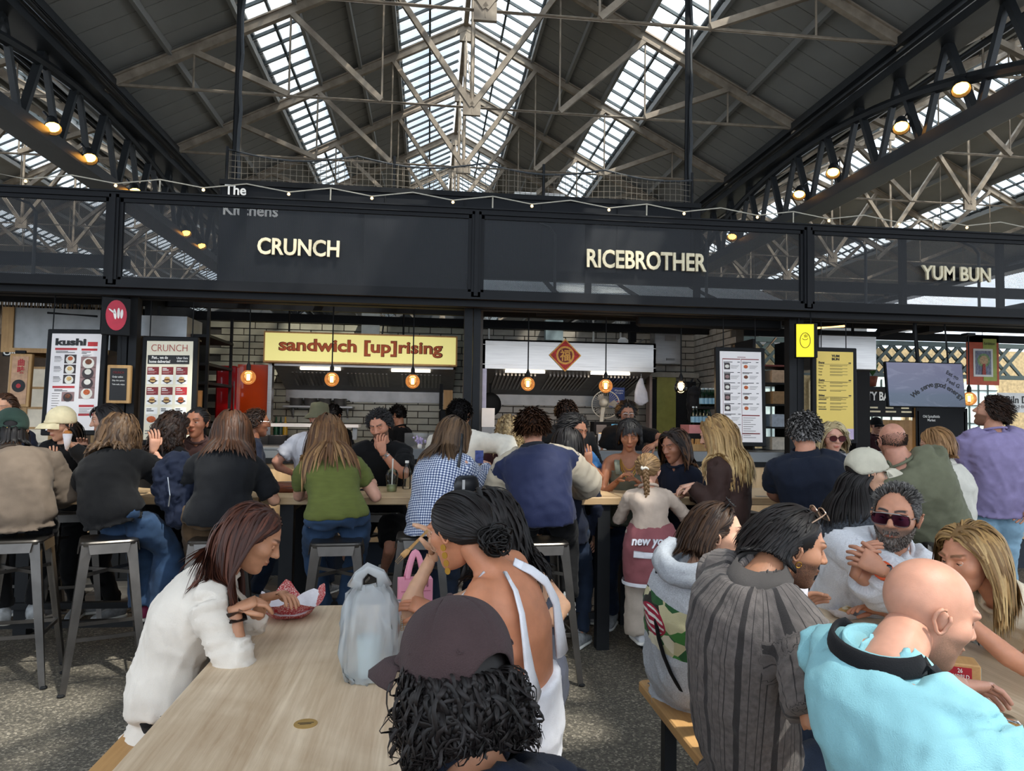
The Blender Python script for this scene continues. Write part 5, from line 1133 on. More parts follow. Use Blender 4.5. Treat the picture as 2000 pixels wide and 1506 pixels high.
f_beige = fabric('beige_ribbed', '#bdaa9a'); f_stone = fabric('stone_trousers', '#b3a79a'); f_maroon = fabric('maroon_top', '#3d2025'); f_blue = fabric('blue_tee', '#3d6c9e'); f_sage = fabric('sage_tank', '#77796a'); f_dnavy = fabric('ink_navy_tee', '#171c2b'); f_brt = fabric('brown_tee', '#4a3431'); f_grey = fabric('slate_top', '#4c4f5c')
f_cbeige = fabric('cream_sleeveless', '#d9cbb2'); f_ltop = fabric('light_jacket', '#cfcbc0'); f_rose = fabric('rose_sweatshirt', '#8a5256', var=.08)
f_hwhite = fabric('white_tank', '#dcdce2'); f_capg = fabric('green_cap', '#33453c'); f_capc = fabric('cream_cap', '#d9cba6'); f_capb = fabric('brown_cap', '#3f3132', bump=.4); f_capo = fabric('oatmeal_cap', '#bdb7a5'); f_hat = fabric('khaki_bucket', '#5d5a45')
h_black = hairmat('#0c0a0a', '#1d1818'); h_dbr = hairmat('#1c120d', '#3a2519'); h_brn = hairmat('#2b1a10', '#543420'); h_red = hairmat('#2a1511', '#5c3324'); h_ash = hairmat('#3a2a1e', '#6b5138'); h_long = hairmat('#3f2818', '#6d4a2c', '#a98255'); h_blo = hairmat('#6d4f2e', '#b08a55', '#d6b67f'); h_plat = hairmat('#a08a62', '#d9c79c'); h_grey = hairmat('#2c2a29', '#6f6b68', '#8d8986'); h_ombre = hairmat('#17100d', '#2a1a13', '#7c5230'); h_lbr = hairmat('#5c4028', '#8c6740')
m_lens = Mglass('violet_lens', (.42, .28, .46), .05, .5); m_dlens = M('dark_lens', '#1b1012', .08, 0, .05); m_fr = M('tortoise_frame', '#3a1d1a', .25); m_blkf = M('black_frame', '#141414', .3); m_gold = M('gold_metal', '#b98d3e', .3, .9); m_silver = M('silver_metal', '#b5b5b5', .3, .9)
T4 = dict(sleeve=.55)
def tp(mat, sleeve=.55, **k): return dict(mat=mat, sleeve=sleeve, **k)
FG = dict(vox=.011, hd=(120, 96)); MID = dict(vox=.0165, hd=(64, 48)); LOW = dict(vox=.02, hd=(40, 32))
# ---------- foreground
F1 = person('woman in a cream blazer bent over her red paper tray at the oak table', (-.95, 2.86, .56), W(497, 1052, 2.72), 80, hy=82, hp=30, tone='#b07f62', brow='#2a1a14', RH=W(458, 1192, 2.56), LH=W(520, 1168, 2.83), Rel=(-.9, -.25, -.7), Lel=(-.6, .4, -.7),
    hands=(((1.05, (.85, .2, .35)), (.1, .2, -1)), ((.9, (.7, -.2, .2)), (0, -.3, -1))), top=dict(mat=f_blaz, sleeve=1.62, name='blazer', low=-.36, flare=.10, g=.02, wr=.006, fold=.016, crew=False, wsc=.12), bot=dict(mat=f_black), feet=((-.5, 2.72, .09), (-.48, 2.95, .09)), legs='bench', shoes=f_black, lid=.8, nbp=W(428, 1128, 2.70), **FG)
hair(F1, h_red, .40, 900, .0032, back=.5, side=.45, steps=16, shell=.018, lift=.004, ymax=.0)
T = hmat(F1); MB().sph(T((.079, -.004, -.04)), .006, 8, 6).build('earring', m_gold, F1['root'])
lap = MB()
for sd in (1, -1):
    a = F1['nb']+F1['srt']*sd*.06-F1['td']*.0; lap.path([a, a-F1['td']*.12+F1['fd']*.13-F1['srt']*sd*.005, a-F1['td']*.30+F1['fd']*.155-F1['srt']*sd*.03], [.03, .034, .01], 8, flat=.3, up=tuple(F1['fd']))
lap.build('lapel', f_blaz, F1['root'], 'all')
w_ = F1['Wr'][1]; e_ = F1['E'][1]; d_ = nrm(w_-e_); MB().path([w_-d_*.04, w_-d_*.005], .041, 14).build('watch', M('dark_watch', '#241c19', .3), F1['root'])
F2 = person('man in a dark brown cap with black curls seen from behind at the table corner', (.23, 1.02, .56), W(884, 1336, 1.34), -32, fem=False, hy=-38, hp=8, hr=4, tone='#a9785c', brow='#140f0d', top=tp(f_navy, .6, name='t_shirt'), bot=dict(mat=f_jeand), nolegs=True, slouch=.08, RH=(-.02, 1.42, .80), LH=(-.3, 1.3, .80), **FG)
hair(F2, h_black, .15, 1300, .0022, back=.5, side=.35, curl=.02, cfreq=105, jitter=.3, out=.1, steps=20, shell=.022, region=lambda a, e: e < .55-.25*(1-np.cos(a))/2+.1, lift=.006, capoff=.006)
c = cap(F2, f_capb, off=.017, brimlen=.105, top=.012)
T = hmat(F2); ey = MB().path([(.006*math.cos(t), 0, .006*math.sin(t)) for t in np.linspace(0, 2*math.pi, 11)], .0016, 5).mesh('eyelet'); ey.materials.append(f_capb)
for a, e in ((-2.6, .62), (2.62, .62), (1.57, .7), (-1.57, .7), (.5, .8)):
    d = V3((math.sin(a)*math.cos(e), math.cos(a)*math.cos(e), math.sin(e))); r_ = .17
    for _ in range(30): r_ -= .8*float(head_sdf((C0+d*r_)[None, :], False)[0])
    dw = F2['HM']@d; inst(ey, 'eyelet', T(C0+d*(r_+.028)), Vector(dw).to_track_quat('Y', 'Z').to_euler(), parent=c)
F3 = person('woman in a white halter top with a low black bun, back to the camera', (.33, 2.42, .56), W(893, 1036, 2.32), -64, sy=-58, hy=-48, hp=16, tone='#b5795a', brow='#1a1210', RH=W(905, 1318, 2.12), Rel=(.9, -.4, -.4), LH=W(846, 1190, 2.5), hands=((.5, None), ((.55, (-1, .2, .25)), (.2, .4, -1))), top=dict(mat=f_hwhite, sleeve=0, strap=True, name='halter_top', t1=.42, g=.014, crew=False, wr=.004, fold=.006), bot=dict(mat=f_jean), legs='bench', feet=((.0, 2.75, .09), (-.1, 2.5, .09)), shoes=f_black, nbp=W(962, 1112, 2.27), **FG)
hair(F3, h_black, .17, 700, .0026, tie=(0, -.135, -.052), steps=12, lift=.003, shell=.006, jitter=.05)
T = hmat(F3); bn = MB(); rng = np.random.RandomState(3)
for k in range(70):
    a0, r_, tl_ = rng.uniform(0, 6.28), rng.uniform(.016, .05), rng.normal(0, .55); c_ = V3((rng.normal(0, .008), -.142+rng.normal(0, .010), -.058+rng.normal(0, .009)))
    bn.path([T(c_+V3((r_*math.cos(a0+t), r_*.75*math.sin(tl_)*math.sin(a0+t)-.012*math.cos(t*2), r_*.82*math.cos(tl_)*math.sin(a0+t)))) for t in np.linspace(0, 3.9, 10)], [.002]+[.0036]*8+[.001], 4)
bn.build('bun', h_black, F3['root'], 'all')
st = MB()
fv = nrm(np.cross(F3['td'], F3['srt']))
for sd in (1, -1):
    pts = [F3['bz'](t)+F3['srt']*sd*la-fv*dp for t, la, dp in ((1.02, .035, .066), (.95, .065, .094), (.86, .10, .106), (.72, .128, .10), (.56, .128, .088), (.42, .118, .09))]
    st.path(pts, [.014, .016, .018, .022, .032, .04], 8, flat=.35, up=tuple(fv)); st.path([F3['nb']+F3['srt']*sd*.045+F3['td']*.015, F3['nb']+F3['srt']*sd*.08-F3['td']*.06+fv*.08, F3['nb']+F3['srt']*sd*.10-F3['td']*.17+fv*.115], .016, 8, flat=.3, up=tuple(fv))
st.build('strap', f_hwhite, F3['root'], 'all')
er = MB()
for k in range(4): er.lathe([(.001, -.001), (.011, -.001), (.011, .001), (.001, .001)], 12, T((-.082, .0, -.045-.024*k)), tuple(F3['HM'][:, 0]))
er.build('earring', m_gold, F3['root'])
F4 = person('woman with long dark wavy hair raising a wooden fork beside the bun', (.42, 2.86, .56), W(945, 1018, 2.78), -50, hy=-62, hp=12, tone='#c69a7c', brow='#1a1210', LH=W(845, 1085, 2.62), Lel=(.1, -.2, -1), RH=W(1015, 1232, 2.6), Rel=(.9, -.2, -.5), hands=((.5, None), ((.8, (-.1, -.1, 1)), (-1, 0, .2))), top=dict(mat=f_grey, sleeve=0, strap=True, name='vest_top', t1=.80, g=.018, wr=.004, crew=False), bot=dict(mat=f_jeand), legs='bench', feet=((.1, 3.1, .09), (.05, 2.9, .09)), shoes=f_black, **MID)
hair(F4, h_black, .36, 420, .0045, back=.5, side=.4, curl=.010, cfreq=32, steps=15, shell=.025)
F5 = person('girl in a grey camouflage hoodie with sunglasses on her hair', (1.10, 2.96, .56), W(1405, 1043, 2.88), 72, s=.96, hy=108, hp=2, tone='#c99a80', brow='#2d1d15', top=dict(mat=f_hood, sleeve=2.0, name='hoodie', low=-.16, g=.035, wr=.012, wsc=.14, crew=False), bot=dict(mat=f_black), RH=(1.42, 2.78, .80), LH=(1.45, 3.05, .80), legs='bench', feet=((1.5, 2.86, .09), (1.5, 3.05, .09)), shoes=f_black, lid=.15, nbp=W(1362, 1116, 2.86), **FG)
hair(F5, hairmat('#24160f', '#46301f'), .20, 800, .0032, back=.85, side=.25, steps=16, shell=.018, curl=.003, ymax=-.015)
glasses(F5, m_dlens, m_blkf, up=.055, tiltx=.85, back=.02)
hd_ = MB(); n0 = F5['nb']; fv5 = nrm(np.cross(F5['td'], F5['srt']))
for r0_, z0_, bk in ((.105, .02, .02), (.12, .045, .05), (.10, .075, .055)): hd_.path([n0+F5['srt']*r0_*math.cos(t)+fv5*(r0_*.9*math.sin(t)-bk)+F5['td']*(z0_+.03*math.cos(t*2)*.3-.05*max(0, math.sin(t))) for t in np.linspace(0, 2*math.pi, 21)], .034, 8)
fuse('hood', hd_, fabric('grey_marl', '#a3a7ad', .9, .14, 160), F5['root'], .012, 4, .016)
BN = []
def backband(fr, name, a, b_, mat, r_=.018, off=.03):
    """a strap lying across the back from one shoulder to the other hip"""
    fv = nrm(np.cross(fr['td'], fr['srt'])); pts = []
    for k in range(9):
        t = k/8; p = fr['pel']*(1-t)+fr['nb']*t; q = fr['bz'](t); lat = a+(b_-a)*t; pts.append(q+fr['srt']*lat-fv*((.115+off)*fr['b']*math.sqrt(max(.15, 1-(lat/.21)**2))))
    MB().path(pts, r_, 8, flat=.3, up=tuple(fv)).build(name, mat, fr['root'], 'all')
backband(F5, 'bag_strap', .15, -.09, f_black, .014, .03)
F6 = person('man in a dark striped linen shirt with slicked black hair at the right table', (1.06, 2.28, .56), W(1548, 1068, 2.26), 76, fem=False, hy=98, hp=14, tone='#a8775b', brow='#14100e', beard='#4a342a', RH=W(1640, 1322, 2.05), Rel=(-.2, -.6, -.8), LH=W(1552, 1212, 2.55), Lel=(0, .5, -.9), hands=((.6, None), ((.7, (.6, .3, .6)), (.3, -.6, -.2))), top=dict(mat=f_strp, sleeve=.82, name='linen_shirt', fold=.007, low=-.20, g=.03, flare=.08, wr=.012, wsc=.12, collar=True, cmat=fabric('charcoal_linen', '#4a4644'), loose=1.5), bot=dict(mat=f_jeand), legs='bench', feet=((1.5, 2.15, .09), (1.5, 2.4, .09)), shoes=f_black, lid=.75, nbp=W(1484, 1132, 2.2), **FG)
hair(F6, h_black, .125, 900, .003, back=1.0, side=.1, grav=.7, steps=12, shell=.012, lift=.005, capoff=.012, ymax=-.02)
glasses(F6, m_dlens, M('clear_frame', '#8e7460', .25), up=.050, tiltx=.75, back=.012)
T = hmat(F6); MB().path([T((.083+.004*math.sin(t), -.002+.008*math.cos(t), -.042+.009*math.sin(t))) for t in np.linspace(0, 6.28, 13)], .0018, 6).build('earring', m_gold, F6['root'])
F7 = person('bald man in a turquoise polo leaning over the right table', (1.20, 1.42, .58), W(1815, 1195, 1.72), 70, fem=False, hy=98, hp=20, tone='#b98771', brow='#6e5140', beard='#8d6a57', RH=W(2140, 1575, 1.40), Rel=(0, -.15, -1), LH=(1.75, 1.95, .82), Lel=(0, .3, -1), top=dict(mat=f_turq, sleeve=.78, name='polo_shirt', low=-.15, g=.022, flare=.05, wr=.014, wsc=.14, collar=True, loose=1.6), bot=dict(mat=f_jeand), nolegs=True, bulk=1.06, sw=1.0, nbp=W(1736, 1300, 1.64), stilt=.55, lid=.7, headscale=1.05, slouch=.07, **FG)
n7 = F7['nb']; fv7 = nrm(np.cross(F7['td'], F7['srt']))
MB().path([n7+F7['srt']*.100*math.cos(t)*F7['b']+fv7*.10*math.sin(t)+F7['td']*(.05-.13*max(0, math.sin(t))) for t in np.linspace(0, 2*math.pi, 33)], .0055, 8, flat=4.2, up=tuple(F7['td'])).build('camera_strap', f_char, F7['root'], 'all')
MB().path([n7+F7['srt']*.088*F7['b']+fv7*.06-F7['td']*.05, n7+F7['srt']*.05+fv7*.19-F7['td']*.16, n7+fv7*.23-F7['td']*.30], .022, 8, flat=.22, up=tuple(fv7)).build('camera_strap', f_char, F7['root'], 'all')
F8 = person('bearded man in white sweatshirt and sunglasses with clasped hands', (2.02, 3.36, .60), W(1750, 1010, 3.06), 215, fem=False, hy=226, hp=2, hr=-3, tone='#b9846a', brow='#2a2321', beard='#5b5049', RH=W(1722, 1112, 2.80), LH=W(1672, 1118, 2.88), Rel=(.9, 0, -.6), Lel=(-.9, -.2, -.7), hands=(((1.25, (-.8, .25, .45)), (-.3, 1, .1)), ((.75, (.15, -.2, .9)), (.9, -.4, .1))), top=dict(mat=f_sweat, sleeve=1.74, name='sweatshirt', sg=.012, g=.032, wr=.012, wsc=.13), bot=dict(mat=f_jeand), nolegs=True, bulk=1.08, headscale=1.08, neckf=.05, **FG)
hg8 = hairmat('#1f1d1c', '#4a4643', '#7c7874'); hair(F8, hg8, .014, 900, .0022, back=.6, side=.0, out=.5, steps=5, shell=.002, capoff=.003, jitter=.2, recede=.12, lift=.001, region=lambda a, e: e < .85)
hair(F8, hg8, .034, 600, .0026, back=.35, side=.0, out=1.3, steps=6, shell=.002, cap=False, jitter=.35, recede=.12, lift=.001, region=lambda a, e: e >= .78, name='hair')
hair(F8, hairmat('#2b221d', '#6a5f58', '#9a938c'), .013, 900, .0022, back=-.1, side=.1, grav=1.5, out=.35, steps=5, shell=.001, cap=False, jitter=.3, lift=.0, noface=False, hl=lambda a: a*0-2, name='beard', region=lambda a, e: (np.abs(a) < 1.45)&(((e < -.24-.38*np.cos(a*1.1))&(e > -1.25))|((np.abs(a) < .34)&(e < -.38)&(e > -.46))))
glasses(F8, m_lens, m_fr, w=.033, h=.023, z0=.004, shape=3.0); T = hmat(F8); MB().path([T((-.062, .1005, .024)), T((-.03, .104, .027)), T((.03, .104, .027)), T((.062, .1005, .024))], .0022, 6).build('brow_bar', m_silver, F8['root'])
w_ = F8['Wr'][1]; d_ = nrm(w_-F8['E'][1]); MB().path([w_-d_*.045, w_-d_*.015], .037, 14).build('watch_strap', M('orange_strap', '#d4552a', .5), F8['root'])
fr_ = nrm(V3((-.25, -1, .25))); MB().box((0, 0, 0), (.040, .046, .012), 0, 0, .006).build('watch_face', M('watch_glass', '#15161a', .1, .2), F8['root'], loc=None) if False else None
wf = MB().box((0, 0, 0), (.038, .044, .014), 0, 0, .005).build('watch_face', M('watch_glass', '#15161a', .1, .2), F8['root']); wf.location = w_-d_*.03+fr_*.036; wf.rotation_euler = Vector(fr_).to_track_quat('Z', 'Y').to_euler()
F9 = person('blonde woman in a cream sleeveless top leaning in from the right', (2.42, 2.62, .58), W(1892, 1092, 2.62), -92, hy=-98, hp=12, tone='#c4886a', brow='#6b4a30', LH=W(1868, 1196, 2.44), Lel=(.3, -.7, -.8), RH=(1.95, 2.9, .82), hands=((.5, None), ((.6, (-.25, .2, .9)), (-.2, .6, .3))), top=dict(mat=f_cbeige, sleeve=.12, name='sleeveless_top', g=.016, wr=.012), bot=dict(mat=f_jeand), nolegs=True, nbp=W(1958, 1172, 2.66), **FG)
hair(F9, h_blo, .26, 900, .0032, back=.35, side=.55, steps=14, shell=.022, lift=.006)
# ---------- near side of the bar tables, backs to the camera
ZS = .86
def feetst(pel, yaw, s=1, z=.34, fwd=.36):
    a = R(yaw); f = Vector((math.sin(a), math.cos(a), 0)); r_ = Vector((math.cos(a), -math.sin(a), 0)); p = Vector(pel); return tuple(p+f*fwd*s+r_*.08+Vector((0, 0, z-p.z))), tuple(p+f*fwd*s-r_*.08+Vector((0, 0, z-p.z)))
def stool_person(label, ppx, ppy, D, hpx, hpy, hD, yaw, **k):
    p = W(ppx, ppy, D); p.z = max(p.z, ZS+.085); k.setdefault('feet', feetst(p, yaw, k.get('s', 1))); q = dict(MID); q.update(k); return person(label, p, W(hpx, hpy, hD), yaw, **q)
B1 = stool_person('person in a taupe jacket and dark green cap at the left edge', 40, 1010, 4.38, 22, 842, 4.55, -25, fem=False, hp=14, tone='#b88c70', top=tp(f_taupe, 2.0, name='jacket', low=-.16, g=.035, sg=.01), bot=dict(mat=f_black), shoes=m_shoe, RH=W(95, 955, 4.8), LH=W(-40, 955, 4.8))
hair(B1, h_black, .17, 150, .005, back=.5, region=lambda a, e: e < .2); cap(B1, f_capg, off=.016, deep=.08)
B2 = stool_person('woman in a black t-shirt with wavy brown hair, one hand raised, on a steel stool', 222, 1002, 4.42, 233, 848, 4.66, 28, hy=0, hp=8, hr=6, tone='#c08d74', top=tp(f_black, .72, name='t_shirt', low=-.16, g=.036), bot=dict(mat=f_jean, g=.03, fl=.05), RH=W(299, 880, 4.75), Rel=(.5, -.2, -1), LH=W(190, 930, 5.0), hands=(((.5, (.1, 0, 1)), (-.5, .5, 0)), (.5, None)), shoes=M('pink_shoe', '#8d2f52', .6), sy=8)
hair(B2, h_ash, .24, 330, .0055, back=.5, side=.5, curl=.011, cfreq=38, steps=15, shell=.03)
B3 = stool_person('woman in a charcoal tee with straight brown hair and brown trousers', 428, 1010, 4.48, 452, 842, 4.66, -12, hp=16, tone='#b98a70', top=tp(f_char, .72, name='t_shirt', g=.024, low=-.02), bot=dict(mat=f_brown, g=.03), LH=W(352, 960, 4.85), RH=W(520, 955, 4.85), shoes=m_shoe, bulk=1.1, hr=6)
hair(B3, h_brn, .30, 420, .005, back=.45, side=.45, steps=14, shell=.025)
B4 = stool_person('woman in a green top with very long straight brown hair on a steel stool', 660, 1012, 4.46, 641, 850, 4.72, -8, hp=26, hr=-4, tone='#cf9d86', top=tp(f_green, .5, name='ribbed_top', g=.016, low=.02), bot=dict(mat=f_jean, g=.018), RH=W(728, 945, 4.95), LH=W(610, 950, 5.0), Rel=(.6, -.3, -1), shoes=M('dark_trainer', '#2a2a2d', .6), bulk=1.08)
hair(B4, h_long, .48, 460, .0045, back=.4, side=.5, steps=18, shell=.025)
B5 = stool_person('woman in a blue gingham shirt carrying a black shoulder bag', 852, 1040, 4.62, 888, 852, 4.85, 48, hy=58, hp=24, hr=6, tone='#c99880', top=tp(f_ging, 2.0, name='gingham_shirt', g=.03, low=-.12, flare=.12, collar=True), bot=dict(mat=f_jeand), legs='stand', feet=(W(860, 1250, 4.9), W(845, 1240, 4.95)), RH=W(948, 915, 5.1), LH=W(900, 930, 5.2), shoes=m_shoe, bulk=1.08)
hair(B5, h_ash, .36, 330, .005, back=.4, side=.5, steps=15, shell=.02)
B6 = stool_person('man in a navy jacket with beige raglan sleeves on the middle steel stool', 1062, 1010, 4.58, 1040, 838, 4.78, 6, fem=False, hp=20, hr=-4, tone='#c08b72', top=dict(mat=f_rag, sleeve=2.0, name='jacket', g=.04, low=-.05, collar=True, cmat=f_dnavy, wr=.012, sg=.008), bot=dict(mat=f_black), RH=W(1130, 958, 5.05), LH=W(1010, 972, 5.0), Rel=(1, -.3, -.5), Lel=(-1, -.4, -.5), shoes=m_shoe, bulk=1.05, feet=(W(1110, 1172, 4.72), W(1055, 1162, 4.75)))
hair(B6, h_brn, .085, 260, .0055, back=.6, side=.35, steps=8, shell=.016, capoff=.014, out=.35)
p7 = W(1270, 1042, 4.72)
B7 = person('girl with a long braid and a rose sweatshirt tied round her waist', p7, W(1266, 920, 4.78), 14, s=.80, hy=30, hp=16, tone='#d3a38c', brow='#8a6a48', top=tp(f_beige, 2.0, name='ribbed_top', g=.008, low=.0), bot=dict(mat=f_stone, g=.03, fl=.045, name='wide_trousers', to=2), legs='stand', feet=(W(1285, 1278, 4.72), W(1248, 1272, 4.76)), RH=W(1318, 975, 5.0), LH=W(1232, 978, 5.0), shoes=M('white_trainer', '#c9cbd0', .6), headscale=1.12, **MID)
hair(B7, hairmat('#6b5033', '#a5835a'), .17, 260, .004, tie=(0, -.112, .0), steps=10, lift=.003, shell=.005, jitter=.05)
T = hmat(B7); br = MB(); base = T((0, -.118, -.005)); end = base+V3((0, -.055, -.36)); mid_ = base+V3((0, -.075, -.14))
for strand in range(3):
    pts = []
    for k in range(40):
        t = k/39; c_ = (1-t)**2*base+2*t*(1-t)*mid_+t*t*end; a = t*26+strand*2.094; am = .016*(1-.45*t); pts.append(c_+V3((am*math.sin(a), -am*.6*math.sin(2*a), 0)))
    br.path(pts, [.012*(1-.5*k/39) for k in range(40)], 6)
br.path([end, end+V3((0, 0, -.05))], [.009, .002], 6); br.build('braid', hairmat('#6b5033', '#a5835a'), B7['root'], 'all'); MB().path([base+V3((.022*math.cos(t), .01*math.sin(t)-.004, .006*math.sin(3*t))) for t in np.linspace(0, 6.28, 13)], .009, 6).build('scrunchie', f_cream, B7['root'], 'all')
sk7 = MB(); pl = B7['pel']; rs = []
for z_, a_, b_ in ((.075, .135, .105), (.03, .16, .125), (-.06, .178, .15), (-.16, .185, .16), (-.25, .182, .16), (-.30, .175, .155), (-.325, .172, .152)): rs.append(ring(pl+V3((0, -.012, z_)), B7['prt'], V3((B7['fd'][0], B7['fd'][1], 0)), a_, b_, 26, 2.3))
sk7.rings(rs); tw = fuse('tied_sweatshirt', sk7, f_rose, B7['root'], .014, 2, .016)
MB().rings([ring(pl+V3((0, -.012, z_)), B7['prt'], B7['fd'], a_, .162, 26, 2.3) for z_, a_ in ((-.295, .186), (-.306, .188), (-.318, .186))], False).build('hem_stripe', f_hwhite, B7['root'], 'all')
nvv = V3((B7['fd'][0], B7['fd'][1], 0)); q = pl+V3((0, -.012, -.03))-nvv*.152
text('printed_words', 'new york', .11, f_hwhite, B7['root'], tuple(q), (R(83), 0, R(-4)), ext=.012, off=.02, fit=(.27, .075), shear=.25)
MB().path([tuple(q+V3((-.12, .004, -.075))), tuple(q+V3((0, -.012, -.085))), tuple(q+V3((.13, .012, -.07)))], [.022, .02, .004], 8, flat=.4, up=(0, 1, 0)).build('printed_swoosh', f_hwhite, B7['root'], 'all')
p8 = W(1418, 1010, 4.95)
B8 = person('woman with very long blonde hair in a chocolate blouse eating at the table', p8, W(1396, 850, 4.98), -55, hy=-52, hp=20, tone='#d0a088', brow='#7b5b3c', top=tp(f_choc, 2.0, name='blouse', g=.03, low=-.05), bot=dict(mat=f_jeand), legs='stand', feet=(W(1425, 1250, 5.0), W(1410, 1245, 5.1)), LH=W(1352, 948, 4.85), RH=W(1352, 966, 5.1), Lel=(.5, -.3, -1), shoes=m_shoe, hands=((.5, None), ((.8, (-1, .1, -.2)), (0, 0, -1))), **MID)
hair(B8, h_blo, .46, 460, .0048, back=.55, side=.45, curl=.006, cfreq=28, steps=18, shell=.03)
B9 = stool_person('grey haired man in a navy polo seen from behind at the bar table', 1590, 1052, 4.72, 1570, 846, 4.72, 20, fem=False, hy=10, hp=14, tone='#c1886d', top=tp(f_navy, .62, name='polo_shirt', g=.024, low=-.12, collar=True), bot=dict(mat=f_jeand), LH=W(1540, 975, 5.1), RH=W(1640, 975, 5.1), Lel=(-1, -.3, -.4), shoes=m_shoe, bulk=1.1, neckup=.8)
hair(B9, h_grey, .055, 300, .0055, back=.4, side=.3, curl=.006, cfreq=90, steps=8, shell=.014, out=.5, capoff=.012)
B10 = person('woman in an oatmeal cap and dark heather jacket with long black hair', W(1652, 1128, 4.05), W(1694, 925, 4.05), 72, hy=95, hp=2, tone='#c79a7f', top=tp(f_dkheather, 2.0, name='jacket', g=.03, low=-.15), bot=dict(mat=f_black), legs='stand', feet=(W(1660, 1330, 4.1), W(1640, 1325, 4.15)), RH=W(1612, 1128, 3.95), Rel=(-.6, -.3, -.4), LH=W(1720, 1100, 4.2), shoes=m_shoe, **MID)
hair(B10, h_black, .40, 380, .005, back=.8, side=.3, steps=16, shell=.02, region=lambda a, e: e < .15); cap(B10, f_capo, off=.017, brimlen=.085, deep=.12)
B11 = stool_person('balding man in an olive shirt leaning on the right hand bar table', 1822, 1050, 4.85, 1742, 862, 4.75, 16, fem=False, hy=12, hp=14, tone='#c38c76', beard='#8b5f4c', top=tp(f_olive, .7, name='shirt', g=.035, low=-.12, collar=False), bot=dict(mat=fabric('rust_trousers', '#6b3a2e')), LH=W(1712, 985, 5.0), RH=W(1800, 990, 5.2), shoes=m_shoe, bulk=1.3, sw=1.12, neckup=.5)
hair(B11, hairmat('#3a322d', '#6b6058'), .014, 300, .003, out=.6, steps=4, recede=.5, capoff=.002, shell=.004, cap=False, hl=lambda a: np.interp(np.abs(a), [0, 1.2, 1.5, 2.0, np.pi], [2, 2, .1, -.3, -.6]), region=lambda a, e: (e < .35))
glasses(B11, m_dlens, m_blkf)
B12 = person('standing man in a lilac sweatshirt and pale jeans looking up at the screen', W(1945, 985, 5.95), W(1934, 805, 5.95), 12, s=1.08, fem=False, hy=-44, hp=-16, tone='#c18d74', brow='#3a281c', beard='#6d4c38', top=tp(f_purple, 2.0, name='sweatshirt', g=.04, low=-.06, wr=.012), bot=dict(mat=f_jeanl, g=.025), legs='stand', feet=(tuple(WZ(1965, 1195, .09)), tuple(WZ(1935, 1195, .09))), RH=W(2005, 985, 5.8), LH=W(1900, 960, 6.15), shoes=m_shoe, bulk=1.1, **MID)
hair(B12, h_dbr, .075, 260, .0055, back=.4, side=.2, out=.5, steps=8, shell=.018, capoff=.014)
# ---------- far side of the bar tables and at the counters
def stand(label, hpx, hpy, D, yaw, lean=.0, **k):
    h = W(hpx, hpy, D); a = R(yaw); s = k.get('s', 1.0); p = h+Vector((-math.sin(a)*lean, -math.cos(a)*lean, -.69*s)); p.z = min(p.z, .95*s) if k.pop('clampz', True) else p.z; q = dict(MID); q.update(k); q.setdefault('legs', 'stand'); return person(label, p, h, yaw, **q)
C1 = stand('woman in a cream cap holding a paper wrapped bite at the left table', 119, 830, 5.62, 190, .12, hy=208, hp=14, tone='#c29176', top=tp(f_black, 2.0, name='jacket', g=.03), bot=dict(mat=f_black), RH=W(96, 905, 5.45), LH=W(143, 872, 5.4), shoes=m_shoe, hands=((.6, (0, 0, 1)), (.6, (0, 0, 1))))
hair(C1, h_black, .34, 200, .006, back=.6, side=.4, region=lambda a, e: e < .2); cap(C1, f_capc, off=.016, brimlen=.085, deep=.08)
C2 = stand('woman with a black fringe in profile behind the wavy haired woman', 205, 820, 5.75, 235, .1, hy=245, hp=16, tone='#c4947c', top=tp(f_black, 2.0), bot=dict(mat=f_black), shoes=m_shoe, RH=W(165, 880, 5.65), LH=W(160, 885, 5.5))
hair(C2, h_black, .22, 220, .0055, back=.5, side=.35, steps=12, bangs=(.6, .06))
C3 = stand('smiling woman with tied back black hair in a brown tee', 384, 826, 5.72, 172, .12, hy=188, hp=2, tone='#a66f55', top=tp(f_brt, .55), bot=dict(mat=f_jeand), LH=W(430, 930, 5.5), RH=W(350, 930, 5.5), shoes=m_shoe, lid=.1)
hair(C3, h_black, .14, 200, .004, tie=(0, -.11, .0), steps=9, lift=.003, shell=.006)
C4 = stand('person with a dark curly ponytail in a black jacket behind the navy coat', 343, 838, 5.5, 40, .1, hp=10, tone='#a9785c', top=tp(f_black, 2.0, name='jacket', g=.03), bot=dict(mat=f_black), shoes=m_shoe)
hair(C4, h_dbr, .26, 260, .006, back=.8, side=.3, curl=.014, cfreq=60, steps=14, shell=.03)
C5 = stand('man in navy with glasses in profile by the orange door', 503, 826, 6.3, 70, .0, fem=False, hy=66, hp=4, tone='#7d4f38', top=tp(f_dnavy, .6), bot=dict(mat=f_jeand), shoes=m_shoe)
hair(C5, h_dbr, .03, 160, .005, steps=5, out=.5, capoff=.008); glasses(C5, Mglass('clear_lens', (.95, .95, .95), .03, .5), m_silver)
C6 = stand('man in a white tee and khaki bucket hat facing the sandwich counter', 624, 818, 6.62, 12, .02, fem=False, hp=4, tone='#d29a84', top=tp(f_white, .62, g=.028), bot=dict(mat=f_jeand), shoes=m_shoe, LH=W(572, 925, 6.7), Lel=(-.8, -.3, -.6))
T = hmat(C6); hm = []
for r_, z_ in ((.004, .150), (.05, .150), (.082, .140), (.092, .10), (.098, .055), (.105, .045), (.150, .0), (.152, -.003), (.104, .036)): hm.append([T((r_*.92*math.sin(t), r_*1.08*math.cos(t)-.012, z_+.004*math.sin(3*t))) for t in np.linspace(0, 2*math.pi, 25)[:-1]])
MB().rings(hm, False).build('bucket_hat', f_hat, C6['root'], 'all')
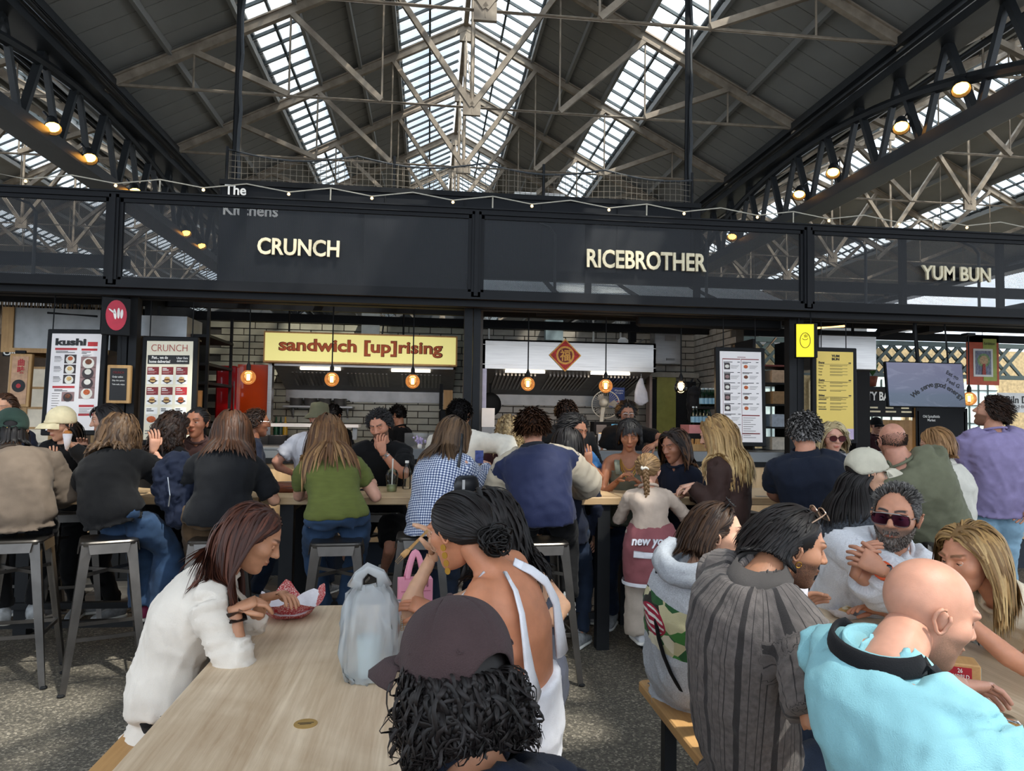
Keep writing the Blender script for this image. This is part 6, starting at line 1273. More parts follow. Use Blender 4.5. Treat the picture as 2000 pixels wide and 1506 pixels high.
C7 = stand('man in a black tee touching his mouth behind the plastic cup', 742, 832, 5.75, 188, .14, fem=False, hy=196, hp=22, hr=8, tone='#b98066', beard='#4d382e', brow='#1a1412', top=tp(f_black, .75, g=.028), bot=dict(mat=f_black, to=.9, name='shorts', g=.03), LH=W(748, 884, 5.5), Lel=(.5, -.4, -1), RH=W(690, 925, 5.5), hands=((.5, None), ((.6, (-.2, .1, 1)), (.3, .9, 0))), shoes=m_shoe, feet=(W(708, 1118, 5.95), W(748, 1118, 5.8)), legs='sit', bulk=1.05, lid=.8)
hair(C7, h_black, .04, 220, .005, curl=.005, cfreq=120, steps=7, out=.7, shell=.012, capoff=.012)
w_ = C7['Wr'][-1]; d_ = nrm(w_-C7['E'][-1]); MB().path([w_-d_*.04, w_-d_*.015], .035, 12).build('watch', m_silver, C7['root'])
C8 = stand('cook in black working at the back of the sandwich kitchen', 776, 812, 9.0, -60, .0, fem=False, hp=30, tone='#a9775c', top=tp(f_black, .6), bot=dict(mat=f_black), shoes=f_black, nolegs=True, **LOW)
hair(C8, h_black, .04, 140, .006, steps=5, out=.6, capoff=.012)
C8b = stand('cook with dark hair half hidden behind the bucket hat man', 652, 812, 8.6, 20, .0, fem=False, hp=10, tone='#a9775c', top=tp(f_char, .6), bot=dict(mat=f_black), nolegs=True, **LOW)
hair(C8b, h_black, .04, 140, .006, steps=5, out=.6, capoff=.012)
C9 = stand('dark haired man in a cream fleece facing the column', 899, 812, 6.1, 24, .02, fem=False, hp=6, tone='#bd8d72', top=tp(f_cream, 2.0, name='fleece', g=.04, collar=True), bot=dict(mat=f_jeand), shoes=m_shoe, RH=W(985, 905, 5.9), Rel=(1, -.2, -.5))
hair(C9, h_black, .05, 220, .006, steps=7, out=.6, shell=.014, capoff=.014)
C10 = stand('woman with crimped blonde curls and a maroon top at the rice counter', 994, 838, 6.95, 10, .0, hp=8, tone='#c79a80', top=tp(f_maroon, 2.0), bot=dict(mat=f_jeand), shoes=m_shoe)
hair(C10, hairmat('#4a3622', '#a58a5c', '#cdb489'), .30, 260, .006, back=.4, side=.6, curl=.014, cfreq=110, steps=18, shell=.035)
C11 = stand('brown haired customer in a black jacket at the rice counter', 1106, 808, 6.9, 8, .0, fem=False, hp=4, tone='#bd8d72', top=tp(f_black, 2.0, name='jacket', g=.04), bot=dict(mat=f_black), shoes=m_shoe)
hair(C11, h_dbr, .06, 200, .006, steps=7, out=.45, shell=.014, capoff=.014)
C12 = stand('man in a blue tee with parted black hair looking down to the right', 1124, 842, 5.72, 150, .1, fem=False, hy=146, hp=16, tone='#a87358', brow='#15100e', top=tp(f_blue, .6), bot=dict(mat=f_jeand), LH=W(1150, 905, 5.5), RH=W(1090, 930, 5.5), Lel=(.6, -.3, -1), hands=((.5, None), ((.7, (-.2, -.1, 1)), (.2, 1, 0))), shoes=m_shoe, lid=.7)
hair(C12, h_black, .10, 260, .005, back=.1, side=.8, part=.0, steps=9, out=.4, shell=.016, capoff=.014)
C13 = stand('woman with sleek black hair seen from behind beside the raglan jacket', 1109, 866, 5.25, 20, .05, s=.93, hp=10, tone='#bd8d72', top=tp(f_dnavy, 2.0), bot=dict(mat=f_jeand), shoes=m_shoe)
hair(C13, h_black, .24, 220, .005, back=.5, side=.4, steps=11)
C14 = stand('woman in a sage tank top and gold necklaces reading at the table', 1229, 850, 5.62, 194, .1, hp=22, hr=2, tone='#a06a4d', brow='#15100e', top=dict(mat=f_sage, sleeve=0, strap=True, name='tank_top', t1=.84, g=.012, crew=False), bot=dict(mat=f_jeand), LH=W(1180, 945, 5.5) if False else W(1250, 945, 5.5), RH=W(1208, 938, 5.45), shoes=m_shoe, lid=.85)
hair(C14, h_black, .09, 300, .0045, back=.2, side=.4, steps=9, bangs=(.75, .065), shell=.012, capoff=.012)
n_ = C14['nb']; fv = nrm(np.cross(C14['td'], C14['srt'])); nk = MB()
for dz, rr in ((.10, .07), (.14, .075), (.17, .08)): nk.path([n_+C14['srt']*rr*math.cos(t)*1.0+fv*(.085*math.sin(t)+.03*max(0, math.sin(t)))-C14['td']*dz*max(0, math.sin(t))**1.5 for t in np.linspace(0, math.pi, 17)], .004, 6)
nk.build('necklace', m_gold, C14['root'], 'all')
sp = MB()
for sd in (1, -1): sp.path([n_+C14['srt']*sd*.085-C14['td']*.0-fv*.03, n_+C14['srt']*sd*.095-C14['td']*.05+fv*.075, n_+C14['srt']*sd*.085-C14['td']*.14+fv*.105], .022, 8, flat=.35, up=tuple(fv))
sp.build('strap', f_sage, C14['root'], 'all'); T = hmat(C14); ho = MB()
for sd in (1, -1): ho.path([T((sd*.082, -.005+.016*math.cos(t), -.055+.018*math.sin(t))) for t in np.linspace(0, 6.28, 15)], .0025, 6)
ho.build('hoop_earring', m_gold, C14['root'])
C15 = stand('woman in a navy tee with ombre hair looking down to the left', 1316, 872, 5.5, -125, .08, hy=-118, hp=16, tone='#a8735a', brow='#1a1210', top=tp(f_dnavy, .6), bot=dict(mat=f_jean), shoes=m_shoe, lid=.7)
hair(C15, h_ombre, .26, 320, .005, back=.3, side=.6, curl=.006, cfreq=35, steps=13, shell=.025)
C16 = stand('cook with glasses in a black tee behind the rice counter', 1224, 808, 7.9, 184, .0, fem=False, hp=14, tone='#a0705a', top=tp(f_black, .6, g=.03), bot=dict(mat=f_black), LH=W(1275, 870, 7.6), Lel=(1, 0, .1), shoes=f_black, lid=.5)
hair(C16, h_black, .07, 200, .006, steps=7, out=.6, shell=.016, capoff=.014); glasses(C16, MATS['clear_lens'], m_silver)
C17 = stand('blonde woman in sunglasses facing the camera below the yellow menu', 1627, 855, 5.85, 200, .08, hy=190, hp=8, tone='#cf9a85', brow='#a07a58', top=tp(fabric('pale_grey_top', '#b9bcc2'), 2.0), bot=dict(mat=f_jeand), shoes=m_shoe)
hair(C17, h_plat, .15, 260, .005, back=.1, side=.7, steps=11, shell=.02, capoff=.012, part=.02); glasses(C17, M('brown_lens', '#4a2226', .1), m_fr, w=.030, h=.024, shape=2.0)
C18 = stand('young woman in a light jacket with tied light brown hair facing left', 1826, 868, 5.3, -40, .08, hy=-46, hp=20, tone='#d1a18a', brow='#7b5b3c', top=tp(f_ltop, 2.0, name='jacket', g=.04, collar=True), bot=dict(mat=f_jeand), RH=W(1790, 975, 5.2), LH=W(1770, 965, 5.5), shoes=m_shoe)
hair(C18, hairmat('#7a5633', '#b0865a'), .16, 260, .0045, back=.4, side=.5, steps=10, shell=.012)
C19 = stand('tiny figure in a dark cap inside the distant bagel stall', 1712, 832, 11.5, 185, .0, fem=False, tone='#c0907a', top=tp(f_maroon, 2.0), bot=dict(mat=f_black), clampz=False, nolegs=True, **LOW); cap(C19, f_black)
C20 = stand('person with brown hair half out of frame behind the green cap', 6, 800, 5.7, 170, .05, hp=5, tone='#bd8d72', top=tp(f_dnavy, 2.0), bot=dict(mat=f_black), shoes=m_shoe, **LOW)
hair(C20, h_brn, .10, 120, .006, steps=8)
for k_, f_ in PEOPLE.items():
    t_ = f_['tl']/f_['s']
    if t_ < .36 or t_ > .60: print('TORSO', round(t_, 2), k_)
# ================================================================ furniture
m_oak = Mwood('oak_table', '#9c7f5e', '#dcc7ab', 1, .5, .5, .35); m_oakx = Mwood('oak_bar', '#b08f68', '#d0b48c', 0, .5, .45, .1); m_bench = Mwood('bench_oak', '#a07547', '#c39762', 1, .7, .5, .2)
m_gun = M('gunmetal', '#5a5652', .34, .85, .25, 5, .04, 30); m_gun2 = M('dark_gunmetal', '#4d4945', .35, .8, .25, 5)
def plank_top(mb, x0, x1, y0, y1, z0, z1, r_=.05):
    pts = []
    for cx, cy, a0 in ((x1-r_, y1-r_, 0), (x0+r_, y1-r_, 90), (x0+r_, y0+r_, 180), (x1-r_, y0+r_, 270)):
        for k in range(6): a = R(a0+18*k); pts.append((cx+r_*math.cos(a), cy+r_*math.sin(a)))
    e = .006; sc = lambda q: [(x+(e if x < (x0+x1)/2 else -e), y+(e if y < (y0+y1)/2 else -e)) for x, y in q]
    return mb.rings([[(x, y, z0) for x, y in sc(pts)], [(x, y, z0+e) for x, y in pts], [(x, y, z1-e) for x, y in pts], [(x, y, z1) for x, y in sc(pts)]])
def bar_table(x0, x1, label, legs):
    o = empty('bar_table', ((x0+x1)/2, 5.0, 0), label=label, cat='table', group='long bar tables in front of the stalls'); c = (x0+x1)/2
    plank_top(MB(), x0-c, x1-c, 0, .76, 1.02, 1.075, .03).build('table_top', m_oakx, o)
    for x in legs:
        for y in (.07, .66): MB().b2(x-c-.045, x-c+.045, y-.045, y+.045, 0, 1.02).build('leg', m_dark, o)
        MB().b2(x-c-.04, x-c+.04, .07, .66, .97, 1.02).build('cross_bar', m_dark, o)
    for y in (.12, .60): MB().b2(min(legs)-c, max(legs)-c, y-.025, y+.025, .20, .245).build('foot_rail', m_dark, o)
    return o
xa = WY(505, 975, 5.0).x; xb = WY(1217, 985, 5.0).x
bar_table(-4.6, xa-.006, 'pale oak bar table on the left with black legs', (-4.3, -2.9, xa-.35)); bar_table(xa+.006, xb-.006, 'pale oak bar table in the middle with black legs', (WY(560, 1080, 5.07).x, WY(1176, 1100, 5.07).x)); bar_table(xb+.006, 3.7, 'pale oak bar table on the right behind the braided girl', (xb+.2, 2.1, 3.4))
def dining(x0, x1, y0, y1, label):
    o = empty('oak_table', ((x0+x1)/2, (y0+y1)/2, 0), label=label, cat='table'); cx, cy = (x0+x1)/2, (y0+y1)/2
    plank_top(MB(), x0-cx, x1-cx, y0-cy, y1-cy, .705, .75, .06).build('table_top', m_oak, o)
    for y in (y0-cy+.3, y1-cy-.35):
        for s in (-1, 1): MB().beam((s*.24, y, 0), (s*.2, y, .705), .07, .05).build('leg', m_dark, o)
        MB().b2(-.24, .24, y-.03, y+.03, .64, .70).build('cross_bar', m_dark, o)
    return o
t1 = dining(-.755, -.04, .95, 3.43, 'weathered oak table in the foreground holding the plastic bag'); dining(1.44, 2.20, .9, 3.31, 'oak table at lower right shared by the bald man and the couple')
def bench(x0, x1, y0, y1, label):
    o = empty('oak_bench', ((x0+x1)/2, (y0+y1)/2, 0), label=label, cat='bench'); cx, cy = (x0+x1)/2, (y0+y1)/2
    plank_top(MB(), x0-cx, x1-cx, y0-cy, y1-cy, .405, .45, .03).build('seat_plank', m_bench, o)
    for y in (y0-cy+.3, y1-cy-.3):
        for s in (-1, 1): MB().b2(s*.1-.025, s*.1+.025, y-.025, y+.025, 0, .405).build('leg', m_dark, o)
bench(-1.09, -.80, .9, 3.25, 'oak bench at the lower left under the blazer'); bench(.12, .40, .7, 3.25, 'oak bench behind the man in the brown cap'); bench(.965, 1.255, .9, 3.22, 'oak bench on the right under the hoodie girl'); bench(2.32, 2.6, 1.2, 3.2, 'oak bench under the blonde woman at the right edge')
# steel stools
def stool(seat_mat):
    o = empty('steel_stool', (0, 0, 0)); h = ZS
    rs = []
    for z, a in ((h-.03, .155), (h-.012, .158), (h-.003, .152), (h, .13), (h-.006, .10)): rs.append(ring(V3((0, 0, z)), V3((1, 0, 0)), V3((0, 1, 0)), a, a, 28, 7))
    MB().rings(rs).build('seat', seat_mat, o, True)
    ap = MB()
    for a_ in range(4):
        c_, s_ = math.cos(a_*math.pi/2), math.sin(a_*math.pi/2); q_ = [(-.11, -.158, h-.02), (.11, -.158, h-.02), (.10, -.166, h-.075), (-.10, -.166, h-.075)]; q_ += [(x, y+.006, z) for x, y, z in q_]; ap.add([(x*c_-y*s_, x*s_+y*c_, z) for x, y, z in q_], [(0, 1, 2, 3), (7, 6, 5, 4), (0, 4, 5, 1), (1, 5, 6, 2), (2, 6, 7, 3), (3, 7, 4, 0)])
    ap.build('apron', seat_mat, o)
    for sx_ in (-1, 1):
        for sy_ in (-1, 1):
            t, b_ = V3((sx_*.135, sy_*.135, h-.02)), V3((sx_*.215, sy_*.215, 0)); m_ = MB(); rs = []
            for k, (u, w_) in enumerate(((0, .046), (.12, .036), (.6, .028), (.93, .020), (1, .018))):
                c = t+(b_-t)*u; rs.append([c+V3((-sx_*w_*1.2, sy_*.006, 0)), c+V3((sx_*.010, sy_*.010, 0)), c+V3((sx_*.006, -sy_*w_*1.2, 0)), c+V3((-sx_*.004, -sy_*w_*1.2, 0)), c+V3((-sx_*.004, -sy_*.004, 0)), c+V3((-sx_*w_*1.2, -sy_*.006, 0))])
            m_.rings(rs if sx_*sy_ > 0 else [r_[::-1] for r_ in rs]).build('leg', seat_mat, o); MB().sph(b_+V3((0, 0, .008)), (.022, .022, .012), 8, 6).build('foot_cap', m_black, o)
    for a in (0, 1):
        p = V3((.19, 0, .28)) if a else V3((0, .19, .28)); q = -p; p[2] = q[2] = .28; u = V3((0, .175, 0)) if a else V3((.175, 0, 0))
        for s_ in (-1, 1): MB().beam((V3((s_*.178, -.178, .30)) if a else V3((-.178, s_*.178, .30))), (V3((s_*.178, .178, .30)) if a else V3((.178, s_*.178, .30))), .012, .022).build('rung', seat_mat, o)
    for s_ in (-1, 1): MB().beam((-.15, s_*.15, h-.2), (.15, -s_*.15, h-.2), .01, .02).build('brace', seat_mat, o)
    return o
st0 = stool(m_gun); stl = [st0]
for i, (x, y, rz, lab) in enumerate(((B1['O'][0], B1['O'][1], 12, 'brushed steel bar stool under the taupe jacket'), (B2['O'][0]-.02, B2['O'][1], 24, 'brushed steel bar stool under the wavy haired woman in jeans'), (B3['O'][0], B3['O'][1], 5, 'steel bar stool under the woman in brown trousers'), (B4['O'][0], B4['O'][1], 4, 'brushed steel bar stool under the green top woman'), (B6['O'][0]-.02, B6['O'][1], 6, 'worn steel bar stool under the raglan jacket man'), (B9['O'][0], B9['O'][1], 10, 'steel bar stool under the navy polo man'), (B11['O'][0], B11['O'][1], 0, 'steel bar stool under the olive shirt man'), (C7['O'][0], C7['O'][1], 0, 'steel bar stool under the man in shorts'), (WY(1445, 985, 5.9).x, 5.95, 8, 'empty dark bar stool beyond the right table'), (WY(822, 1060, 4.85).x, 4.78, 0, 'steel bar stool half hidden beside the gingham shirt'), (WY(165, 1000, 6.1).x, 6.0, 15, 'steel bar stool across the left table below the cream cap'), (WY(60, 1000, 6.1).x, 6.05, 5, 'steel bar stool across the table at the far left edge'), (WY(400, 1000, 6.0).x, 6.0, 0, 'steel bar stool across the table below the smiling woman'))):
    o = st0 if i == 0 else copy_tree(st0); o.location = (x, y, 0); o.rotation_euler = (0, 0, R(rz)); tag(o, lab, 'stool', 'steel bar stools')
    if i in (8,):
        for ch_ in o.children: ch_.data = ch_.data.copy(); ch_.data.materials[0] = m_gun2
# ================================================================ things on the tables
def tz(px, py, z=.75): return WZ(px, py, z)
def redpaper():
    m, t = newmat('red_patterned_paper'); o = t.n('OutputMaterial'); p = t.n('BsdfPrincipled', i_Roughness=.6); t.l(p.outputs[0], o.inputs[0]); v = t.n('TexNoise', i_Scale=130.0, i_Detail=2.0, i_Distortion=2.5); t.l(t.n('TexCoord').outputs['Object'], v.inputs['Vector']); t.l(t.ramp(v.outputs['Fac'], [(.55, '#a51d25'), (.60, '#e4d5cd')]), p.inputs['Base Color']); return m
m_rp = redpaper(); m_tissue = M('white_tissue', '#d6d3d8', .8, 0, .06, 20, .6, 40)
p = tz(566, 1205); o = empty('paper_tray', p, R(10), 'crumpled red and white patterned paper tray with white lining', 'food tray')
def sheet(rad, hts, n, jit, seed, th=.0):
    rng = np.random.RandomState(seed); rs = []
    for k, (r_, z_) in enumerate(zip(rad, hts)):
        rr = []
        for j in range(n):
            t = 2*math.pi*j/n; pk = hts_f(t) if k >= len(rad)-2 else 0; rr.append((r_*math.cos(t)*1.25*(1+rng.normal(0, jit)), r_*math.sin(t)*(1+rng.normal(0, jit)), z_+pk*(1 if k == len(rad)-1 else .45)+rng.normal(0, jit*.03)))
        rs.append(rr)
    return rs
def hts_f(t): return .075*max(0, math.cos(t-.25))**8+.085*max(0, math.cos(t-1.7))**20+.03*max(0, math.cos(t-3.3))**4+.03*max(0, math.cos(t+1.57))**6
MB().rings(sheet((.02, .055, .075, .095, .115), (0, .002, .02, .045, .055), 40, .035, 1), False).build('red_sheet', m_rp, o, 'all')
def hts_f(t): return .045*max(0, math.cos(t-.6))**6+.05*max(0, math.cos(t-2.9))**4-.03*max(0, math.cos(t+1.57))**2
MB().rings(sheet((.01, .045, .06, .078, .102), (.012, .014, .026, .045, .058), 40, .04, 2), False).build('tissue_lining', m_tissue, o, 'all')
m_bag = Mglass('milky_plastic', (.97, .97, .97), .15, .0, .55)
def carrier(loc, w, d, h, rz, label, hand=True, seed=0, mat=m_bag):
    o = empty('carrier_bag', loc, R(rz), label, 'plastic bag'); rng = np.random.RandomState(seed); rs = []; n = 36
    for k, (z, a, b_) in enumerate(((0, .55, .75), (.02, .75, .9), (.12, .95, 1.0), (.3, 1.0, .95), (.5, .98, .8), (.68, .9, .55), (.8, .74, .35), (.87, .55, .22))):
        c = V3((0, 0, z*h)); rs.append([p_+V3((rng.normal(0, .006), rng.normal(0, .010), rng.normal(0, .005))) for p_ in ring(c, V3((1, 0, 0)), V3((0, 1, 0)), w/2*a, d/2*b_, n, 3.2)])
    MB().rings(rs, False).build('bag_body', mat, o, 'all'); MB().rings([rs[0], [V3((q[0]*.2, q[1]*.2, .002)) for q in rs[0]]], False).build('bag_base', mat, o, 'all')
    if hand:
        for y in (-.012, .012):
            pts = [(-w*.27, y, h*.85), (-w*.2, y, h*.96), (-.01, y*2, h*1.03), (w*.17, y, h*.97), (w*.25, y, h*.85)]
            MB().path(pts, [.026, .017, .014, .017, .026], 8, flat=.25, up=(0, 1, 0)).build('handle', mat, o, 'all')
    return o
b1 = tz(716, 1338); carrier(b1+Vector((0, .06, .0)), .19, .14, .355, 6, 'translucent white plastic carrier bag standing on the oak table', seed=4)
MB().lathe([(.035, 0), (.04, .1), (.042, .13), (.001, .131)], 16).build('takeaway_cup', M('pale_cup', '#bfcfcf', .5), label='pale takeaway cup faintly visible inside the plastic bag', cat='cup').location = b1+Vector((0, .07, .006))
b2 = tz(770, 1290); o2 = carrier(b2+Vector((.01, .10, 0)), .15, .11, .22, 25, 'small clear bag printed with a gold letter R and grid', False, 9)
gp = M('gold_bag_print', '#b98a3a', .5)
text('printed_letter', 'R', .05, gp, o2, (-.045, -.062, .12), ext=.0005, off=.01)
g_ = MB()
for k in range(8): g_.b2(-.02+k*.011, -.018+k*.011, -.064, -.0635, .095, .15); g_.b2(-.02, .06, -.064, -.0635, .095+k*.0078, .0965+k*.0078)
g_.build('printed_grid', gp, o2)
pk = M('pink_card', '#d98fa3', .6, 0, .06); p = tz(785, 1215); o3 = empty('gift_bag', p+Vector((.05, .16, 0)), R(8), 'pink card gift bag with looped ribbon handles', 'gift bag')
MB().b2(-.075, .075, -.035, .035, 0, .15).build('bag_body', pk, o3); MB().box((0, -.037, .1), (.13, .002, .004)).build('fold_line', M('pink_dark', '#b76a80', .6), o3)
for y in (-.03, .03): MB().path([(-.04+.08*u, y*(1-.6*math.sin(math.pi*u)), .14+.125*math.sin(math.pi*u)) for u in np.linspace(0, 1, 13)], .012, 8, flat=.25, up=(0, 1, 0)).build('handle', pk, o3, 'all')
MB().path([(.03, -.03, .22), (.045, -.04, .17), (.05, -.042, .12)], [.012, .014, .01], 8, flat=.25).build('ribbon_tail', pk, o3, 'all')
p = tz(597, 1414); o = empty('table_sticker', p, R(5), 'small gold oval sticker on the oak table', 'sticker'); MB().lathe([(.001, .0015), (.033, .0015), (.033, 0)], 28).build('disc', M('gold_sticker', '#a2824a', .5, .1), o); MB().b2(-.022, .022, .002, .005, .0016, .0022).b2(-.016, .016, -.006, -.003, .0016, .0022).build('print_line', m_ink, o)
def fork(loc, d, up_, label):
    o = empty('wooden_fork', loc, label=label, cat='fork'); A_, B_, D_ = frame(d, up_); m_ = MB(); m_.path([V3((0, 0, 0)), D_*.09], [.0045, .006], 8, flat=.35, up=tuple(B_)); m_.path([D_*.088, D_*.105, D_*.125], [.006, .011, .011], 8, flat=.25, up=tuple(B_))
    for k in (-1, 0, 1): m_.path([D_*.122+A_*k*.007, D_*.155+A_*k*.006], [.0032, .0018], 6, flat=.5)
    m_.build('fork_body', m_tim, o, 'all'); return o
hw = F4['O']+F4['Wr'][-1]; fork(hw+V3((-.02, -.06, .10)), (-.75, -.2, -.75), (0, -1, 0), 'flat wooden fork held up beside the black bun')
# napkin block with world cup card
p = tz(1885, 1392); o = empty('napkin_holder', p+Vector((.02, .04, 0)), R(-28), 'wooden table card holder reading World Cup with a red top', 'card holder')
MB().b2(-.045, .045, -.045, .045, .012, .145, ch=.004).build('block', m_bench, o); MB().b2(-.065, .065, -.06, .06, 0, .012, ch=.003).build('base', m_bench, o)
MB().b2(-.046, .020, -.0475, -.045, .02, .135).build('card_front', M('card_red', '#a8202c', .5), o); text('lettering', '26\nWORLD\nCUP', .02, m_white, o, (-.012, -.049, .108), fit=(.05, .048), off=.01, ext=.0004); MB().b2(-.046, .020, -.0485, -.047, .02, .07).build('card_photo', M('card_blue', '#2b3350', .5, 0, .6, 120), o)
MB().b2(.0455, .048, -.03, .035, .02, .135).build('card_side', M('card_teal', '#6fa5ad', .5, 0, .2, 60), o); MB().b2(.048, .0485, -.028, .033, .095, .133).build('side_print', M('side_print', '#a2665d', .5, 0, .6, 150), o); MB().b2(.048, .049, -.02, .02, .08, .088).b2(.048, .049, -.018, .018, .062, .074).build('side_lines', m_white, o)
# bowls, wrappers, cups
m_kraft = M('kraft_board', '#b98f58', .7, 0, .1, 30); m_noodle = M('brown_noodles', '#8c5a2c', .45, 0, .4, 60); m_red2 = M('red_plastic', '#b01f2c', .35)
def bowl(loc, r_, h, label, mat, fill=None, rz=0):
    o = empty('food_bowl', loc, R(rz), label, 'bowl'); MB().lathe([(r_*.72, 0), (r_*.98, h), (r_, h+.003), (r_*.95, h), (r_*.70, .006), (.001, .006)], 28).build('bowl_shell', mat, o, 'all')
    if fill:
        rng = np.random.RandomState(5); m_ = MB().lathe([(.001, h*.72), (r_*.55, h*.66), (r_*.85, h*.5)], 18, cap=False)
        for k in range(40):
            a, q = rng.uniform(0, 6.28), rng.uniform(0, r_*.7); c = V3((q*math.cos(a), q*math.sin(a), h*.72+rng.uniform(0, .012))); b_ = rng.uniform(0, 6.28); m_.path([c+V3((.02*math.cos(b_+t)*1.2, .02*math.sin(b_+t*1.3), .006*math.sin(t*3))) for t in np.linspace(0, 2.4, 7)], .0022, 5)
        m_.build('food', fill, o, 'all', kind='stuff')
    return o
bowl(tz(1972, 1470), .085, .05, 'kraft bowl of brown noodles at the lower right corner', m_kraft, m_noodle)
for k in range(2): pass
o = empty('clear_lid', tz(1945, 1412), label='clear plastic lid lying beside the noodle bowl', cat='lid'); MB().lathe([(.001, .018), (.055, .017), (.065, .004), (.075, .003), (.075, 0)], 26, cap=False).build('dome', Mglass('clear_plastic', (.93, .95, .95), .06, .3), o, 'all')
p = tz(1655, 1205); o = empty('wrapped_snack', p, R(20), 'half unwrapped flatbread in white paper on the right table', 'food'); rng = np.random.RandomState(8)
def hts_f(t): return .03*max(0, math.cos(t-.6))**3+.02*max(0, math.cos(t-3.4))**3
MB().rings(sheet((.02, .05, .062, .075), (0, .003, .016, .024), 30, .06, 3), False).build('paper', m_tissue, o, 'all'); MB().sph((-.005, 0, .028), (.05, .026, .018), 14, 8).build('bread', M('flatbread', '#c39b62', .7, 0, .25, 40), o, 'all'); MB().sph((.02, .008, .040), (.02, .014, .010), 10, 6).sph((-.02, -.005, .04), (.018, .012, .010), 10, 6).build('filling', M('cream_filling', '#dccdb0', .6), o, 'all')
hw = F6['O']+F6['Wr'][-1]; o = empty('paper_napkin', hw+V3((.03, .0, .07)), label='folded white napkin in the hand of the striped shirt man', cat='napkin'); MB().rings([ring(V3((0, 0, z)), V3((.8, .6, 0)), V3((-.6, .8, 0)), a, b_, 10, 2) for z, a, b_ in ((-.03, .02, .01), (.01, .035, .014), (.06, .045, .008), (.085, .02, .003))]).build('napkin', m_tissue, o, 'all')
def at(px, py, Y=5.35, z=1.075): q = WZ(px, py, z); return q
# drink with straw, bottle, phone, leather bag
m_clear = Mglass('clear_cup', (.92, .95, .94), .05, .25); q = at(765, 960); o = empty('drink_cup', q, label='clear plastic cup of pale drink with dome lid and straw', cat='cup')
MB().lathe([(.034, 0), (.047, .12), (.049, .124), (.046, .13), (.035, .155), (.012, .168)], 20, cap=False).build('cup_wall', m_clear, o, 'all'); MB().lathe([(.001, .002), (.033, .002), (.039, .05), (.001, .05)], 18).build('drink', M('pale_lemonade', '#c9cf9a', .3), o, 'all'); MB().path([(0, 0, .02), (.004, 0, .24)], .005, 8).build('straw', m_white, o)
q = at(794, 955); o = empty('water_bottle', q, label='clear empty plastic water bottle beside the drink cup', cat='bottle'); MB().lathe([(.03, 0), (.033, .01), (.031, .04), (.033, .06), (.031, .08), (.033, .12), (.031, .14), (.014, .18), (.013, .20)], 18, cap=False).build('bottle_wall', m_clear, o, 'all'); MB().lathe([(.0145, .197), (.0145, .215), (.001, .216)], 14).build('bottle_cap', m_white, o)
q = at(722, 958); box('mobile_phone', (0, 0, .005), (.14, .07, .009), M('phone_black', '#15161a', .2), ch=.003, label='black phone lying by the green top woman', cat='phone').location = q
q = at(573, 960); o = empty('leather_bag', q, R(4), 'brown leather bag lying on the middle bar table', 'bag'); m_lea = M('brown_leather', '#6b3722', .35, 0, .15, 20, .1, 80); MB().rings([ring(V3((0, 0, z)), V3((1, 0, 0)), V3((0, 1, 0)), a, b_, 26, 3.5) for z, a, b_ in ((0, .15, .09), (.012, .165, .10), (.035, .168, .102), (.055, .16, .096), (.066, .14, .08))]).build('bag_body', m_lea, o, 'all'); MB().path([(.165*math.cos(t), .10*math.sin(t), .045) for t in np.linspace(0, 6.28, 31)], .006, 6).build('bag_rim', M('leather_edge', '#8a4a2e', .4), o, 'all')
bowl(at(1228, 955), .075, .05, 'red tray bowl in front of the sage tank top woman', m_red2); bowl(at(1340, 968), .07, .035, 'kraft bowl of noodles in front of the blonde woman', m_kraft, M('pale_noodles', '#c9a564', .5, 0, .3, 60)); 
q = at(1172, 955); o = empty('paper_cup', q+Vector((.02, .15, 0)), label='red patterned paper cup by the blue tee man', cat='cup'); MB().lathe([(.035, 0), (.045, .09), (.04, .09), (.032, .005)], 18, cap=False).build('cup_wall', m_red2, o, 'all')
box('paper_menu', (0, 0, .002), (.2, .14, .003), m_white, label='white paper sheet lying by the red tray bowl', cat='paper').location = at(1262, 950)
box('napkin', (0, 0, .003), (.16, .12, .004), m_tissue, label='white napkin on the left bar table', cat='napkin').location = at(122, 955); bowl(at(135, 948), .07, .03, 'shallow kraft bowl on the left bar table', m_kraft); box('bank_card', (0, 0, .002), (.085, .05, .002), M('card_grey', '#8b8476', .5), label='small card left on the right bar table', cat='card').location = at(1488, 970)
hw = C1['O']+C1['Wr'][-1]; o = empty('wrapped_roll', hw+V3((-.02, -.05, .05)), label='paper wrapped roll held up by the woman in the cream cap', cat='food'); MB().lathe([(.012, -.07), (.024, -.01), (.032, .04), (.028, .05)], 16).build('paper', m_tissue, o, 'all'); MB().sph((0, 0, .05), (.03, .03, .022), 12, 8).build('filling', M('roast_filling', '#b4702e', .6, 0, .4, 60), o, 'all')
hw = C1['O']+C1['Wr'][1]; o = empty('napkin', hw+V3((0, -.05, .06)), label='crumpled napkin in the other hand of the cream cap woman', cat='napkin'); MB().sph((0, 0, 0), (.06, .03, .035), 10, 7).build('napkin_body', m_tissue, o, 'all')
